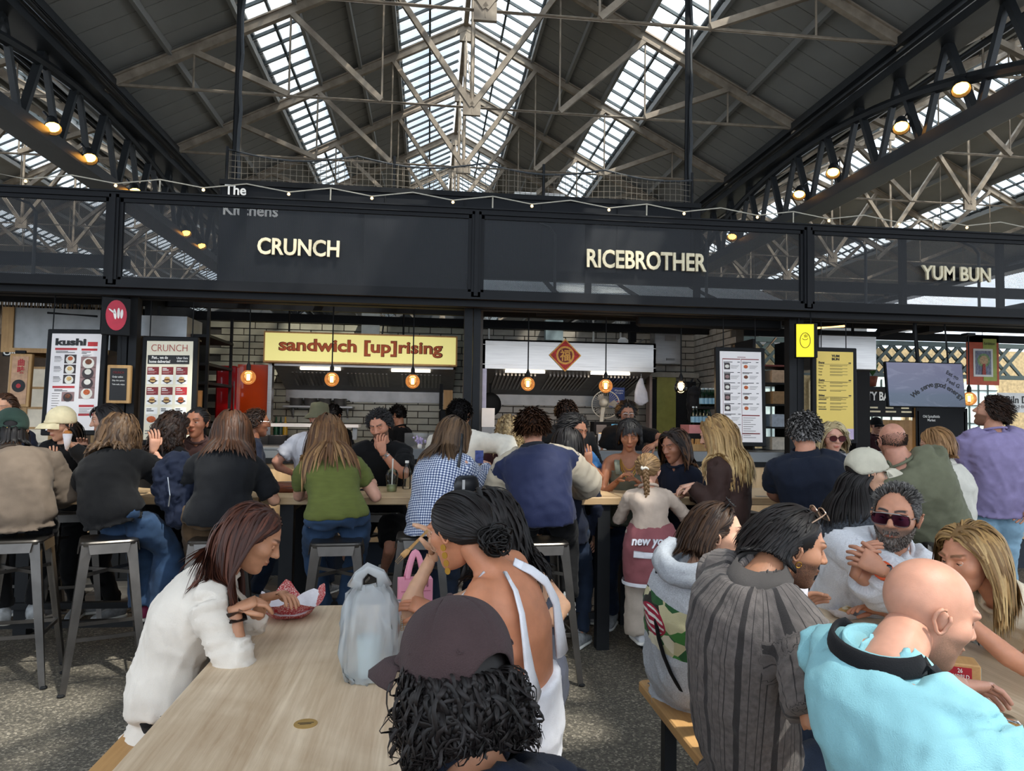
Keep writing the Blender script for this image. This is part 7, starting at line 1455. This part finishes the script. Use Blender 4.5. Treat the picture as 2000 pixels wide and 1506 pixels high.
# dark blue coat on the woman's arm, black shoulder bag, card held
c = W(345, 945, 4.55); o = empty('denim_coat', c, label='bundled dark blue coat hanging between two women at the left table', cat='coat'); mb = MB(); rng = np.random.RandomState(4)
for x, y, z, r_ in ((0, 0, .10, .10), (-.06, 0, .06, .09), (.07, .02, .04, .10), (-.02, 0, -.06, .11), (.05, .02, -.12, .10), (-.07, -.01, -.02, .08), (.02, 0, -.2, .08)): mb.sph((x, y, z), (r_, r_*.75, r_*1.15), 12, 8)
cc = fuse('coat_cloth', mb, fabric('ink_denim', '#151c2e', .8), o, .013, 2, .045, .06); MB().path([(-.02, -.1, .05), (.0, -.11, -.06), (-.01, -.10, -.13)], .004, 6).build('zip', m_silver, o)
c = W(908, 945, 4.62); o = empty('shoulder_bag', c, R(30), 'black leather shoulder bag hanging at the gingham shirt', 'bag'); MB().rings([ring(V3((0, 0, z)), V3((1, 0, 0)), V3((0, 1, 0)), a, b_, 20, 3) for z, a, b_ in ((-.1, .08, .03), (-.09, .1, .04), (0, .10, .045), (.04, .085, .04), (.055, .06, .02))]).build('bag_body', M('black_leather', '#16171a', .35), o, 'all'); MB().path([(-.06, 0, .05), (-.05, -.01, .16), (-.03, .0, .25), (.0, .04, .32)], .012, 8, flat=.35).build('shoulder_strap', M('black_leather', '#16171a', .35), o, 'all'); MB().box((-.04, -.045, .0), (.02, .005, .06)).build('clasp', m_silver, o)
o = pxb('folded_leaflet', 928, 880, 944, 905, 5.0, .01, M('leaflet_blue', '#3f4d8c', .5, 0, .5, 40), label='blue and red leaflet held by the gingham shirt woman', cat='leaflet')
# ================================================================ inside the kitchens and the neighbouring stalls
def shelf(x0, x1, y0, y1, z, mat, name, label, th=.025): 
    o = empty(name, ((x0+x1)/2, (y0+y1)/2, z), label=label, cat='shelf'); w, d = (x1-x0)/2, (y1-y0)/2
    MB().b2(-w, w, -d, d, -th, 0).build('board', mat, o)
    for s in (-.8, .8): MB().beam((s*w, d, -.16), (s*w, -d*.7, -.02), .02, .02).b2(s*w-.01, s*w+.01, d-.02, d, -.18, 0).build('bracket', mat, o)
    return o
# --- sandwich kitchen
xs, xe = WY(555, 795, 10).x, WY(690, 795, 10).x; zz = WY(620, 793, 10).z; shelf(xs, xe, 9.88, 10.18, zz, m_steel2, 'wall_shelf', 'steel wall shelf with pans in the sandwich kitchen')
for k, px in enumerate((578, 606, 634, 664)):
    x = WY(px, 785, 10).x; o = empty('steel_pan', (x, 10.02, zz), label=f"{['first', 'second', 'third', 'fourth'][k]} steel pan from the left on the kitchen wall shelf", cat='pan', group='steel pans on the wall shelf')
    MB().lathe([(.07, 0), (.085, .01), (.088, .1), (.092, .105), (.084, .1), (.08, .012), (.001, .012)], 18).build('pan_body', m_steel, o, 'all'); MB().path([(.08, 0, .07), (.12, -.02, .075), (.13, -.03, .07)], .008, 6).build('handle', m_black, o)
bx = WY(760, 870, 9.7).x
bc = empty('back_worktop', (0, 9.6, 0), label='steel worktop along the back of both kitchens', cat='worktop'); MB().b2(-2.2, xm-.08, 0, .58, .88, .92).b2(-2.2, xm-.08, 0, .02, .82, .88).build('top', m_steel2, bc); MB().b2(-2.15, xm-.1, .05, .55, 0, .82).build('base', m_black, bc)
bc2 = empty('back_worktop', (0, 9.6, 0), label='steel worktop along the back of the rice kitchen', cat='worktop'); MB().b2(xm+.08, 2.5, 0, .58, .88, .92).build('top', m_steel2, bc2); MB().b2(xm+.1, 2.45, .05, .55, 0, .88).build('base', m_black, bc2)
o = pxb('service_shelf', 496, 828, 700, 834, 8.3, .35, m_white, label='white service shelf over the steel pots on the left', cat='shelf')
MB().b2(-.55, -.5, .1, .15, -.14, 0).b2(.5, .55, .1, .15, -.14, 0).build('shelf_post', m_steel2, o)
for k, (px, r_) in enumerate(((513, .085), (541, .11), (575, .10))):
    q = WY(px, 882, 8.35); o = empty('stock_pot', (q.x, 8.4, 1.295), label=f"{['left', 'middle', 'right'][k]} tall steel stock pot on the sandwich counter", cat='pot', group='steel stock pots'); MB().lathe([(r_, 0), (r_, .19), (r_*1.05, .195), (r_*.97, .19), (r_*.96, .01), (.001, .01)], 20).build('pot_body', m_steel, o, 'all')
    o.location.z = 1.2; 
pc = box('pot_stand', (0, 0, .6), (1.0, .4, 1.2), m_black, label='black stand below the stock pots behind the counter', cat='stand'); pc.location = (WY(543, 880, 8.4).x, 8.42, 0)
for k, (px, c_) in enumerate(((538, '#1f5a3a'), (547, '#22453c'), (556, '#c99a2a'))):
    q = WY(px, 822, 9.7); o = empty('sauce_bottle', (q.x, 9.75, .92), label=f"{['dark green', 'bottle green', 'mustard yellow'][k]} tall squeeze bottle on the back worktop", cat='bottle'); MB().lathe([(.03, 0), (.032, .05), (.032, .56), (.012, .62), (.008, .68)], 14).build('bottle_body', M('sauce_'+c_, c_, .4), o, 'all')
o = pxb('yellow_tub', 560, 812, 596, 822, 9.7, .2, M('yellow_plastic', '#c9a51f', .4), label='yellow lidded tub at the back of the sandwich kitchen', cat='tub'); MB().b2(-.12, .12, -.01, .2, .06, .075).build('lid', MATS['yellow_plastic'], o); o.location.z = .92+.2
box('tub_box', (0, 0, .1), (.5, .3, .2), m_steel2, label='steel box under the yellow tub', cat='box').location = (o.location.x, 9.82, .92)
# orange door and red panel on the left side
m_or = M('orange_gloss', '#c2410f', .18, 0, .2, 2, coat=.5); m_rd = M('red_gloss', '#9c1114', .15, 0, .2, 2, coat=.6)
d = empty('door_1', (0, 9.3, 0), kind='structure', label='glossy orange door at the left of the sandwich kitchen'); MB().b2(WY(462, 800, 9.3).x, WY(522, 800, 9.3).x, 0, .05, 0, WY(490, 712, 9.3).z).build('leaf', m_or, d); MB().b2(WY(523, 800, 9.3).x, WY(531, 800, 9.3).x, -.05, .08, 0, WY(525, 708, 9.3).z).build('jamb', m_steel, d); MB().sph((WY(515, 790, 9.3).x, -.03, 1.2), .03, 10, 8).build('handle', m_steel, d)
o = pxb('red_fridge', 420, 714, 461, 840, 9.2, .4, m_rd, ch=.02, label='tall glossy red cabinet beside the orange door', cat='cabinet'); MB().b2(.1, .11, -.03, -.01, .2, .6).build('handle', m_steel, o)
# black rack with kraft bags
rk = empty('steel_rack', (-2.62, 8.2, 0), label='black steel rack with slanted shelves inside the left kitchen', cat='rack')
for x in (-.22, .28):
    for y in (-.3, .6): MB().b2(x-.015, x+.015, y-.015, y+.015, 0, 2.75).build('upright', m_black, rk)
for z in (1.5, 1.95, 2.15, 2.45): MB().b2(-.24, .30, -.32, .62, z-.015, z+.015).build('shelf_board', m_black, rk)
def paperbag(loc, w, d, h, label, rz=0):
    o = empty('paper_bag', loc, R(rz), label, 'paper bag'); MB().rings([ring(V3((0, 0, z)), V3((1, 0, 0)), V3((0, 1, 0)), w/2*a, d/2*b_, 16, 6) for z, a, b_ in ((0, 1, 1), (h*.5, .98, .95), (h, 1, .7))], False).build('bag_body', m_paperbag, o)
    MB().b2(-w/2, w/2, -d/2, d/2, 0, .004).build('bag_base', m_paperbag, o)
    for y in (-d*.3, d*.3): MB().path([(-w*.2, y, h), (-w*.18, y, h+.07), (w*.18, y, h+.07), (w*.2, y, h)], .005, 5).build('handle', m_paperbag, o)
paperbag((-2.62, 8.12, 1.515), .34, .2, .36, 'crumpled kraft paper bag on the black rack shelf', 10); paperbag((WY(1443, 690, 8.6).x, 8.62, 2.30), .28, .16, .22, 'kraft paper carrier bag on the high shelf above the rice menu', -12)
pxb('steel_hood_box', 275, 617, 365, 657, 7.75, .5, m_steel2, label='plain steel box panel above the CRUNCH menu board', cat='panel')
# wall boxes and pipes
o = pxb('meter_box', 706, 612, 741, 655, 10.05, .14, M('grey_enamel', '#6d7274', .4), label='grey wall box above the sandwich lightbox', cat='wall box'); MB().path([(.16, .05, .02), (.18, .05, .2)], .012, 6).build('pipe', m_dark, o)
o = pxb('meter_box', 1066, 625, 1100, 664, 10.05, .14, M('blue_grey_enamel', '#88989d', .4), label='pale blue wall box above the rice hood', cat='wall box')
for k, (px, y0, y1) in enumerate(((955, 605, 668), (1159, 610, 680), (1229, 640, 690), (1212, 615, 668))):
    a, b_ = WY(px, y0, 10.1), WY(px, y1, 10.1); MB().path([tuple(a), tuple(b_)], .014, 6).build('wall_pipe', m_white, label=f"white vertical pipe on the tiled wall, {['first', 'second', 'fourth', 'third'][k]} from the left", cat='pipe')
o = pxb('flue_duct', 1231, 612, 1243, 668, 9.9, .12, m_black, label='black square flue rising behind the rice hood', cat='duct')
o = pxb('steel_cabinet', 1278, 636, 1330, 712, 9.95, .2, m_steel, ch=.01, label='polished steel wall cabinet right of the rice hood', cat='cabinet'); MB().b2(-.04, .12, -.008, 0, .34, .42).build('name_plate', m_grey, o); MB().b2(-.02, .10, -.012, 0, .06, .09).build('latch', m_steel2, o)
o = empty('smoke_valve', WY(1225, 662, 9.0), label='white valve and jug on top of the rice hood', cat='valve'); o.location.z = 2.6; o.location.y = 9.2; MB().lathe([(.05, 0), (.07, .02), (.07, .08), (.03, .11)], 14).build('bulb', m_white, o, 'all'); MB().path([(.06, 0, .03), (.2, 0, .03), (.28, 0, .1)], .012, 6).build('arm', m_steel, o)
# olive door and black inner doorway of the rice kitchen
d = empty('door_2', (0, 9.6, 0), kind='structure', label='olive yellow doorway at the right of the rice kitchen'); m_ol = M('olive_yellow', '#8a8740', .5); MB().b2(WY(1283, 800, 9.6).x, WY(1320, 800, 9.6).x, 0, .06, 0, WY(1300, 737, 9.6).z).build('leaf', m_ol, d); MB().b2(WY(1266, 800, 9.6).x, WY(1271, 800, 9.6).x, -.06, .1, 0, WY(1268, 735, 9.6).z).build('jamb', M('pinkish_jamb', '#a08b80', .6), d); MB().b2(WY(1271, 800, 9.6).x, WY(1283, 800, 9.6).x, .02, .08, 0, WY(1275, 740, 9.6).z).build('reveal', m_black, d); MB().b2(WY(1320, 800, 9.6).x, WY(1360, 800, 9.6).x, .02, .08, 0, WY(1340, 745, 9.6).z).build('reveal', m_black, d); MB().b2(WY(1262, 800, 9.6).x, WY(1364, 800, 9.6).x, -.02, .08, WY(1310, 737, 9.6).z, WY(1310, 728, 9.6).z).build('lintel', M('door_lintel', '#8c877c', .6), d)
# fan
q = WY(1183, 790, 8.7); fn = empty('desk_fan', (q.x, 8.7, q.z), R(-12), 'cream oscillating desk fan with a wire guard', 'fan'); m_fan = M('fan_cream', '#c9c2b0', .4)
for yy in (-.05, .05):
    MB().path([(.17*math.cos(t), yy*.4, .17*math.sin(t)) for t in np.linspace(0, 6.28, 29)], .006, 6).build('guard_rim', m_fan, fn)
g_ = MB()
for k in range(36):
    t = 2*math.pi*k/36; g_.path([(.03*math.cos(t), -.055, .03*math.sin(t)), (.12*math.cos(t), -.05, .12*math.sin(t)), (.168*math.cos(t), -.015, .168*math.sin(t))], .0016, 4)
g_.build('guard_wires', m_fan, fn, kind='stuff'); MB().lathe([(.05, 0), (.055, .04), (.045, .1), (.02, .13)], 16, (-.03, -.05, .02), (0, -1, 0)).build('motor', m_fan, fn, 'all')
for k in range(3):
    t = k*2.094; MB().prism([(.02*math.cos(t), .02*math.sin(t)), (.14*math.cos(t-.3), .14*math.sin(t-.3)), (.15*math.cos(t+.15), .15*math.sin(t+.15)), (.12*math.cos(t+.5), .12*math.sin(t+.5))], (0, .0, 0), (1, 0, 0), (0, 0, 1), (0, 1, 0), .004).build('blade', M('fan_blade', '#8d8578', .4), fn)
MB().path([(-.03, -.04, -.02), (-.05, -.03, -.2), (-.06, -.02, -.36)], [.03, .024, .026], 10).build('stem', m_fan, fn, 'all'); MB().lathe([(.12, 0), (.11, .03), (.03, .04)], 18, (-.06, -.02, -.40)).build('foot', m_fan, fn, 'all')
bt = box('till_cabinet', (0, 0, .6), (.7, .4, 1.2), m_steel2, label='steel cabinet carrying the desk fan', cat='cabinet'); bt.location = (q.x-.02, 8.75, 0); bt.scale.z = (q.z-.40)/1.2
pl = pxb('wall_poster', 1190, 757, 1220, 796, 9.4, .02, M('poster_navy', '#33457c', .6), label='blue poster reading Plastic Cups behind the desk fan', cat='poster'); text('lettering', 'Plastic\nCups', .05, m_white, pl, (.03, -.004, .21), fit=(.12, .06), ext=.0005); MB().b2(0, .09, -.004, 0, .07, .09).build('print_line', M('poster_orange', '#c9685c', .5), pl)
# pans, boards, paper sheets by the central column
q = WY(957, 790, 9.4); o = empty('wok_pan', (q.x, 9.4, q.z), label='black round wok hanging at the left of the rice kitchen', cat='pan'); MB().lathe([(.001, .03), (.1, .025), (.155, -.0), (.16, .0), (.155, .012), (.1, .04), (.001, .045)], 24, (0, 0, 0), (.3, -1, 0)).build('wok_bowl', m_black, o, 'all'); MB().path([(0, 0, .15), (0, 0, .28)], .012, 6).build('handle', m_black, o); MB().path([(0, 0, .28), (0, .1, .5)], .004, 5).build('hook', m_steel, o)
o = pxb('paper_notice', 942, 720, 950, 800, 8.2, .01, M('notice_lilac', '#b9bdd6', .6), label='tall pale lilac notice pinned beside the central column', cat='notice')
for k, (x0_, y0_, x1_, y1_) in enumerate(((941, 797, 966, 834), (941, 834, 969, 868))): pxb('paper_notice', x0_, y0_, x1_, y1_, 8.0, .03, m_white if k == 0 else m_steel2, label=['white notice sheet on the rice counter screen', 'steel sheet on the rice counter screen'][k], cat='notice')
o = pxb('cutting_board', 866, 762, 884, 802, 9.6, .03, m_tim, label='wooden cutting board against the kitchen wall by the column', cat='board'); pxb('cutting_board', 858, 750, 865, 800, 9.65, .03, m_black, label='black cutting board beside the wooden one', cat='board'); pxb('appliance', 858, 800, 900, 842, 9.3, .3, m_black, ch=.02, label='black appliance on the back worktop by the column', cat='appliance')
for k in range(3): 
    q = WY(985+k*26, 748, 9.8); o = empty('ladle', (q.x, 9.85, q.z), label=f"{['first', 'second', 'third'][k]} hanging utensil from the left on the rice kitchen wall", cat='utensil', group='hanging utensils'); MB().path([(0, 0, .1), (0, 0, -.02)], .006, 6).build('handle', m_steel, o); MB().lathe([(.001, -.03), (.03, -.02), (.04, .005)], 12, (0, 0, -.03)).build('scoop', m_steel, o, 'all')
# white apron, black backpack on hooks
q = WY(1252, 742, 9.0); o = empty('white_apron', (q.x, 9.0, q.z), label='white cloth hanging from the corner of the steel hood', cat='cloth'); MB().rings([ring(V3((.01*math.sin(z*20), 0, z)), V3((1, 0, 0)), V3((0, 1, 0)), a, b_, 18, 2) for z, a, b_ in ((.02, .02, .015), (-.06, .05, .03), (-.16, .085, .03), (-.28, .095, .035), (-.33, .03, .02))]).build('cloth', m_tissue, o, 'all'); MB().path([(0, 0, .02), (0, 0, .12)], .004, 5).build('hook', m_steel, o)
q = WY(1357, 790, 8.9); o = empty('backpack', (q.x, 8.9, q.z), label='black backpack hanging on the tiled side wall', cat='backpack'); mb = MB()
for x, z, rx_, rz_ in ((0, .0, .11, .2), (.02, -.15, .12, .14), (-.01, .14, .09, .1)): mb.sph((x, 0, z), (rx_, .09, rz_), 12, 8)
fuse('pack_body', mb, fabric('pack_black', '#1b1b1e', .6), o, .014, 2, .03, .07)
for s in (-.05, .05): MB().path([(s, 0, .2), (s*1.3, -.03, .28), (s*.6, 0, .33)], .014, 6, flat=.4).build('shoulder_strap', m_black, o); MB().path([(s-.04, -.06, -.2), (s-.1, -.05, -.38), (s-.12, -.04, -.5)], .014, 6, flat=.4).build('shoulder_strap', m_black, o)
# green bottles in two crates
m_gb = Mglass('green_glass', (.25, .55, .4), .04, .3); m_lab = M('bottle_label', '#7fb0cf', .5)
bp = None; n_ = 0
for row, (y0_, pxs) in enumerate(((794, (1371, 1379, 1387, 1394)), (830, (1354, 1361, 1368, 1375, 1382)))):
    for k, px in enumerate(pxs):
        for dd in (0, 1):
            q = WY(px+dd*3, y0_, 8.3+.09*dd)
            if bp is None:
                bp = empty('green_bottle', (0, 0, 0)); MB().lathe([(.030, 0), (.033, .01), (.033, .12), (.014, .17), (.013, .21)], 12, cap=False).build('glass', m_gb, bp, 'all'); MB().lathe([(.0335, .03), (.0335, .10)], 12, cap=False).build('label', m_lab, bp, 'all'); MB().lathe([(.015, .205), (.015, .222), (.001, .223)], 10).build('cap', M('bottle_cap_blue', '#b7cbd6', .4), bp); o = bp
            else: o = copy_tree(bp)
            o.location = (q.x, 8.3+.09*dd, q.z); o['label'] = f"{['first', 'second', 'third', 'fourth', 'fifth'][k]} green bottle from the left, {['front', 'back'][dd]} row of the {['upper', 'lower'][row]} stack by the rice menu"; o['category'] = 'bottle'; o['group'] = 'green water bottles by the rice menu'; n_ += 1
pxb('bottle_shelf', 1364, 794, 1400, 799, 8.25, .25, m_black, label='black shelf under the upper green bottles', cat='shelf'); o = pxb('drinks_crate', 1346, 830, 1390, 850, 8.2, .3, M('pink_box', '#c98a8f', .6), label='pink box under the lower green bottles', cat='box'); sc2 = box('side_cabinet', (0, 0, o.location.z/2), (.3, .3, o.location.z), m_black, label='dark cabinet under the pink drinks box', cat='cabinet'); sc2.location = (o.location.x, 8.35, 0)
o = pxb('till_screen', 1168, 846, 1204, 880, 7.75, .03, m_steel, ch=.006, label='grey card terminal screen facing the counter', cat='till'); MB().b2(-.05, .05, -.03, -.0, -.02, .1).build('stand', m_white, o); MB().lathe([(.001, 0), (.018, 0), (.018, .004), (.001, .004)], 14, (0, -.031, .05), (0, -1, 0)).build('round_logo', m_ink, o)
o = pxb('till_screen', 1160, 824, 1215, 850, 8.2, .2, m_black, label='dark till with a small blue display behind the card terminal', cat='till'); MB().b2(.04, .13, -.006, 0, .02, .13).build('display', M('display_blue', '#4f8fb0', .4, emit=.6), o); MB().b2(-.14, -.02, -.006, 0, .01, .12).build('keypad', m_grey, o); MB().b2(-.1, .1, .05, .15, -o.location.z, 0).build('pedestal', m_black, o)
o = pxb('cutlery_tray', 1340, 868, 1382, 886, 7.7, .2, m_tim, label='wooden tray of paper wrapped cutlery on the rice counter', cat='tray'); MB().b2(-.13, .13, .19, .2, 0, .22).build('back_panel', m_black, o)
for k in range(9): MB().path([(-.1+k*.024, .1+random.uniform(-.03, .03), .06), (-.1+k*.024+random.uniform(-.015, .015), .1, .16)], .011, 6).build('wrapped_cutlery', m_kraft, o)
# shelving with boxes right of the rice menu
rk2 = empty('box_rack', (WY(1512, 780, 8.1).x, 8.1, 0), label='black shelving full of boxes beside the right column', cat='rack')
for z in (1.30, 1.57, 1.84, 2.09, 2.30): MB().b2(-.30, .22, -.1, .4, z-.02, z).build('shelf_board', m_dark if z < 2.25 else M('red_brown_board', '#6b2c22', .6), rk2)
for x in (-.3, .22): MB().b2(x-.012, x+.012, -.1, .4, 0, 2.6).build('upright', m_dark, rk2)
for k, (z, c_, w_) in enumerate(((1.30, '#d1c8b8', .2), (1.57, '#b9c3cf', .2), (1.84, '#a8865f', .18), (2.09, '#c5a789', .2))): box('storage_box', (0, 0, .075), (w_, .25, .15), M('boxcard_%d' % k, c_, .7, 0, .15, 30), ch=.004, label=f"{['cream', 'pale blue', 'brown', 'light brown'][k]} storage box on the shelving beside the right column", cat='box').location = (WY(1512, 780, 8.1).x+.03, 8.14, z)
MB().path([(WY(1470, 700, 8.0).x, 8.0, 2.30), (WY(1515, 640, 8.0).x, 8.0, 2.62)], .012, 6).build('wire_brace', m_steel, label='slanting steel wire brace above the rice menu', cat='brace')
# clear screens on the counter with flowers
o = pxb('counter_screen', 790, 846, 868, 882, 7.6, .012, Mglass('screen_acrylic', (.85, .87, .88), .08, .2, .25), label='frosted acrylic screen on the sandwich counter', cat='screen'); q = WY(820, 868, 7.55); fl_ = empty('flower_vase', (q.x, 7.56, 1.295), label='small lilac flowers in front of the frosted screen', cat='flowers'); MB().lathe([(.02, 0), (.026, .03), (.018, .05)], 12).build('vase', m_white, fl_, 'all'); mb = MB(); rng = np.random.RandomState(2)
for k in range(26): mb.sph(V3((rng.normal(0, .035), rng.normal(0, .015), .085+rng.normal(0, .018))), .012, 6, 4)
mb.build('petals', M('lilac_petal', '#b4a9cf', .7, 0, .2, 40), fl_, 'all', kind='stuff')
# --- kushi stall at the far left
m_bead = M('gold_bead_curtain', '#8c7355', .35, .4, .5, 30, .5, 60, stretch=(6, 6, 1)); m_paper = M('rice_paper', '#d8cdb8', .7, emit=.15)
o = empty('bead_curtain', (-4.4, 9.4, 0), label='shimmering bronze bead curtain above the kushi stall', cat='curtain'); me = MB().path([(0, 0, 0), (.004, 0, -.22), (0, 0, -.44)], .009, 5).mesh('bead_string'); me.materials.append(m_bead)
for k in range(100): inst(me, 'bead_string', (-1.4+k*.028, .01*(k % 3), 3.0-.0*k), (0, 0, k), parent=o)
kh = empty('kushi_hood', (0, 8.6, 0), label='steel hood with timber end frame in the kushi stall', cat='extractor hood'); a, b_ = WY(27, 660, 8.6).x, WY(215, 660, 8.6).x; zt, zb = WY(120, 603, 8.6).z, WY(120, 682, 8.6).z; MB().b2(a, b_, 0, .8, zb, zt).build('canopy', m_steel2, kh); MB().b2(a-.12, a, -.02, .8, zb-.05, zt).build('end_frame', m_tim, kh); MB().b2(a-.1, b_, -.03, 0, zb-.05, zb).build('front_rail', m_tim, kh)
kw = empty('wall_kushi', (0, 10.2, 0), kind='structure', label='dark back wall of the kushi stall with timber shelves'); MB().b2(-6.4, -3.1, 0, .1, 0, 3.0).build('backing', M('kushi_brown', '#5b4836', .7), kw)
for k in range(6): MB().b2(-5.8+k*.45, -5.75+k*.45, -.08, 0, 0, 2.4).build('stud', m_tim, kw)
sc_ = empty('paper_screen', (WY(70, 770, 8.4).x, 8.4, 0), label='timber framed paper screen behind the kushi menu', cat='screen'); MB().b2(-.08, .16, 0, .02, 1.0, 2.1).build('paper', m_paper, sc_)
for z in (1.0, 1.22, 1.44, 1.66, 1.88, 2.1): MB().b2(-.1, .18, -.01, .025, z-.012, z+.012).build('rail', m_tim, sc_)
for x in (-.1, .17): MB().b2(x-.02, x+.02, -.015, .03, 0, 2.15).build('stile', m_tim, sc_)
po = board(14, 690, 58, 795, 7.9, -3, 'pale poster of a vinyl record with red characters at the far left', M('poster_peach', '#c39a7a', .7, 0, .2, 20), m_tim, .03); po[0]['category'] = 'poster'; x, z = po[5](.5, .62); MB().lathe([(.001, 0), (po[6]*.42, 0)], 26, (x, -.007, z), (0, -1, 0)).build('record', m_ink, po[0]); MB().lathe([(.001, 0), (po[6]*.15, 0)], 18, (x, -.009, z), (0, -1, 0)).build('record_label', m_red, po[0]); po[2]('\u66f2\n\u5473', .35, .05, .8, .36, m_red, .03); MB().b2(-.05, .05, -.02, .0, po[4], po[4]+.03).build('clip', m_black, po[0])
o = pxb('eye_sign', 5, 683, 44, 696, 8.58, .02, m_black, label='small black sign with white cartoon eyes letters at the far left', cat='sign'); text('lettering', 'OIO', .05, m_white, o, (0, -.004, .04), fit=(.19, .06), off=.03, ext=.0008)
MB().path([tuple(WY(93, 611, 7.9)), tuple(WY(190, 618, 7.9))], .012, 6).build('light_bar', m_black, label='thin black light bar hanging above the kushi menu', cat='light bar')
# --- right hand side: yum bun hood, bagel stall, banners, poster
o = pxb('steel_hood_box', 1600, 655, 1712, 722, 8.2, .7, m_steel, ch=.01, label='steel hood box hanging behind the yellow Yum Bun menu', cat='extractor hood'); MB().path([(-.2, .3, .36), (-.2, .3, .7)], .02, 6).path([(.25, .3, .36), (.25, .3, .7)], .02, 6).build('hanger', m_dark, o)
MB().path([tuple(WY(1592, 641, 7.9)), tuple(WY(1649, 637, 7.9))], .014, 6).build('tube_lamp', M('tube_warm', '#ffc27a', .5, emit=3), label='thin warm tube lamp over the yellow menu', cat='lamp')
o = pxb('dark_fridge', 1672, 722, 1700, 1072, 8.8, .5, m_black, label='tall dark cabinet behind the yellow menu', cat='cabinet')
bs = empty('bagel_stall', (WY(1745, 850, 12).x, 12, 0), label='distant timber bagel stall with a black menu board', cat='stall'); w_ = .9; MB().b2(-w_, w_, .0, .06, 1.75, 2.25).build('sign_board', m_black, bs); MB().b2(-w_, w_, .3, .4, 0, 1.7).build('back_shelf', m_tim, bs); MB().b2(-w_, w_, -.3, .2, 0, 1.0).build('counter', m_tim, bs)
for x in (-w_, .45, .95): MB().b2(x-.05, x+.05, -.05, .05, 0, 2.6).build('post', m_tim, bs)
text('lettering', 'DIRTY BAGELS', .1, m_white, bs, (-.25, -.01, 2.12), fit=(1.0, .16), off=.03, ext=.001)
for k in range(5): MB().b2(-.75+.3*k, -.55+.3*k, -.008, 0, 1.83, 1.86).b2(-.75+.3*k, -.6+.3*k, -.008, 0, 1.9, 1.93).build('menu_line', m_cream, bs)
bn_ = pxb('black_banner', 1790, 797, 1890, 872, 9.5, .02, m_black, label='black cloth banner reading Old Spitalfields Market', cat='banner'); text('lettering', 'Old Spitalfields\nMarket', .05, m_white, bn_, (-.17, -.006, .40), fit=(.26, .09), ext=.0005, off=.01)
MB().b2(-.38, -.36, 0, .03, -1.3, .5).b2(.34, .36, 0, .03, -1.3, .5).build('banner_post', m_tim, bn_)
wb = pxb('white_banner', 1950, 768, 2060, 806, 9.0, .02, m_white, label='white banner with black lettering at the right edge', cat='banner'); text('lettering', 'BiIn Da', .1, m_ink, wb, (-.12, -.006, .175), fit=(.38, .10), ext=.0005, off=.01); text('lettering', 'MICHO', .1, m_grey, wb, (-.14, -.006, .08), fit=(.3, .05), ext=.0005)
MB().b2(-.3, -.27, 0, .03, -1.7, .2).build('banner_post', m_dark, wb)
po = pxb('exhibition_poster', 1889, 655, 1951, 752, 9.6, .02, M('poster_orange_red', '#c4593c', .6), label='hanging orange and green exhibition poster with a framed drawing', cat='poster'); MB().b2(0, .215, -.004, 0, .06, .68).build('green_field', M('poster_green', '#a9b35a', .6), po); MB().b2(-.16, .15, -.008, -.002, .12, .53).build('white_mount', m_white, po); MB().b2(-.13, .12, -.011, -.006, .15, .50).build('drawing', M('drawing_ink', '#7d8093', .6, 0, .5, 25, stretch=(3, 1, 1)), po)
MB().lathe([(.001, 0), (.1, 0)], 24, (0, -.013, .36), (0, -1, 0)).build('drawing_halo', M('halo_green', '#7f9a6a', .6, 0, .4, 40), po); MB().lathe([(.001, 0), (.07, 0)], 20, (0, -.015, .36), (0, -1, 0)).build('drawing_face', M('halo_tan', '#c2a27a', .6, 0, .3, 50), po); MB().prism([(-.03, 0), (.03, 0), (.02, .16), (-.02, .16)], (0, -.017, .15), (1, 0, 0), (0, 0, 1), (0, -1, 0), .002).build('drawing_figure', M('figure_red', '#a8453c', .6, 0, .4, 50), po)
text('lettering', 'Exhibition', .05, m_ink, po, (.1, -.006, .61), fit=(.17, .04), ext=.0005); MB().path([(0, .01, .68), (0, .01, 1.0)], .005, 5).build('hanger', m_dark, po)
pl_ = empty('potted_plant', WY(1704, 735, 10.5), label='green potted plant in the far window behind the screen', cat='plant'); MB().lathe([(.05, -.16), (.08, .0), (.07, 0), (.045, -.14)], 14).build('pot', M('terracotta', '#8a4a35', .7), pl_, 'all'); mb = MB(); rng = np.random.RandomState(6)
for k in range(40):
    a, l_ = rng.uniform(0, 6.28), rng.uniform(.1, .28); d_ = V3((math.cos(a)*.5, math.sin(a)*.5, 1)); A_, B_, D_ = frame(d_); mb.add([V3((0, 0, 0)), D_*l_*.5+A_*.025, D_*l_, D_*l_*.5-A_*.025], [(0, 1, 2, 3)])
mb.build('leaves', M('leaf_green', '#3f6b35', .6), pl_, kind='stuff'); box('plant_ledge', (0, 0, -.2), (.5, .3, .06), m_dark, label='dark ledge carrying the potted plant', cat='ledge').location = pl_.location
MB().path([tuple(WY(1715, 650, 8.6)), tuple(WY(1990, 602, 8.6))], .05, 8).build('duct_pipe', m_dark, label='dark slanting duct pipe behind the hanging screen', cat='duct')
o = pxb('heater_disc', 1815, 637, 1842, 648, 7.8, .3, m_black, label='black round heater under the canopy above the screen', cat='heater'); MB().path([(0, .15, .05), (0, .15, 2.95-o.location.z)], .02, 6).build('hanger', m_dark, o)
bake_all()
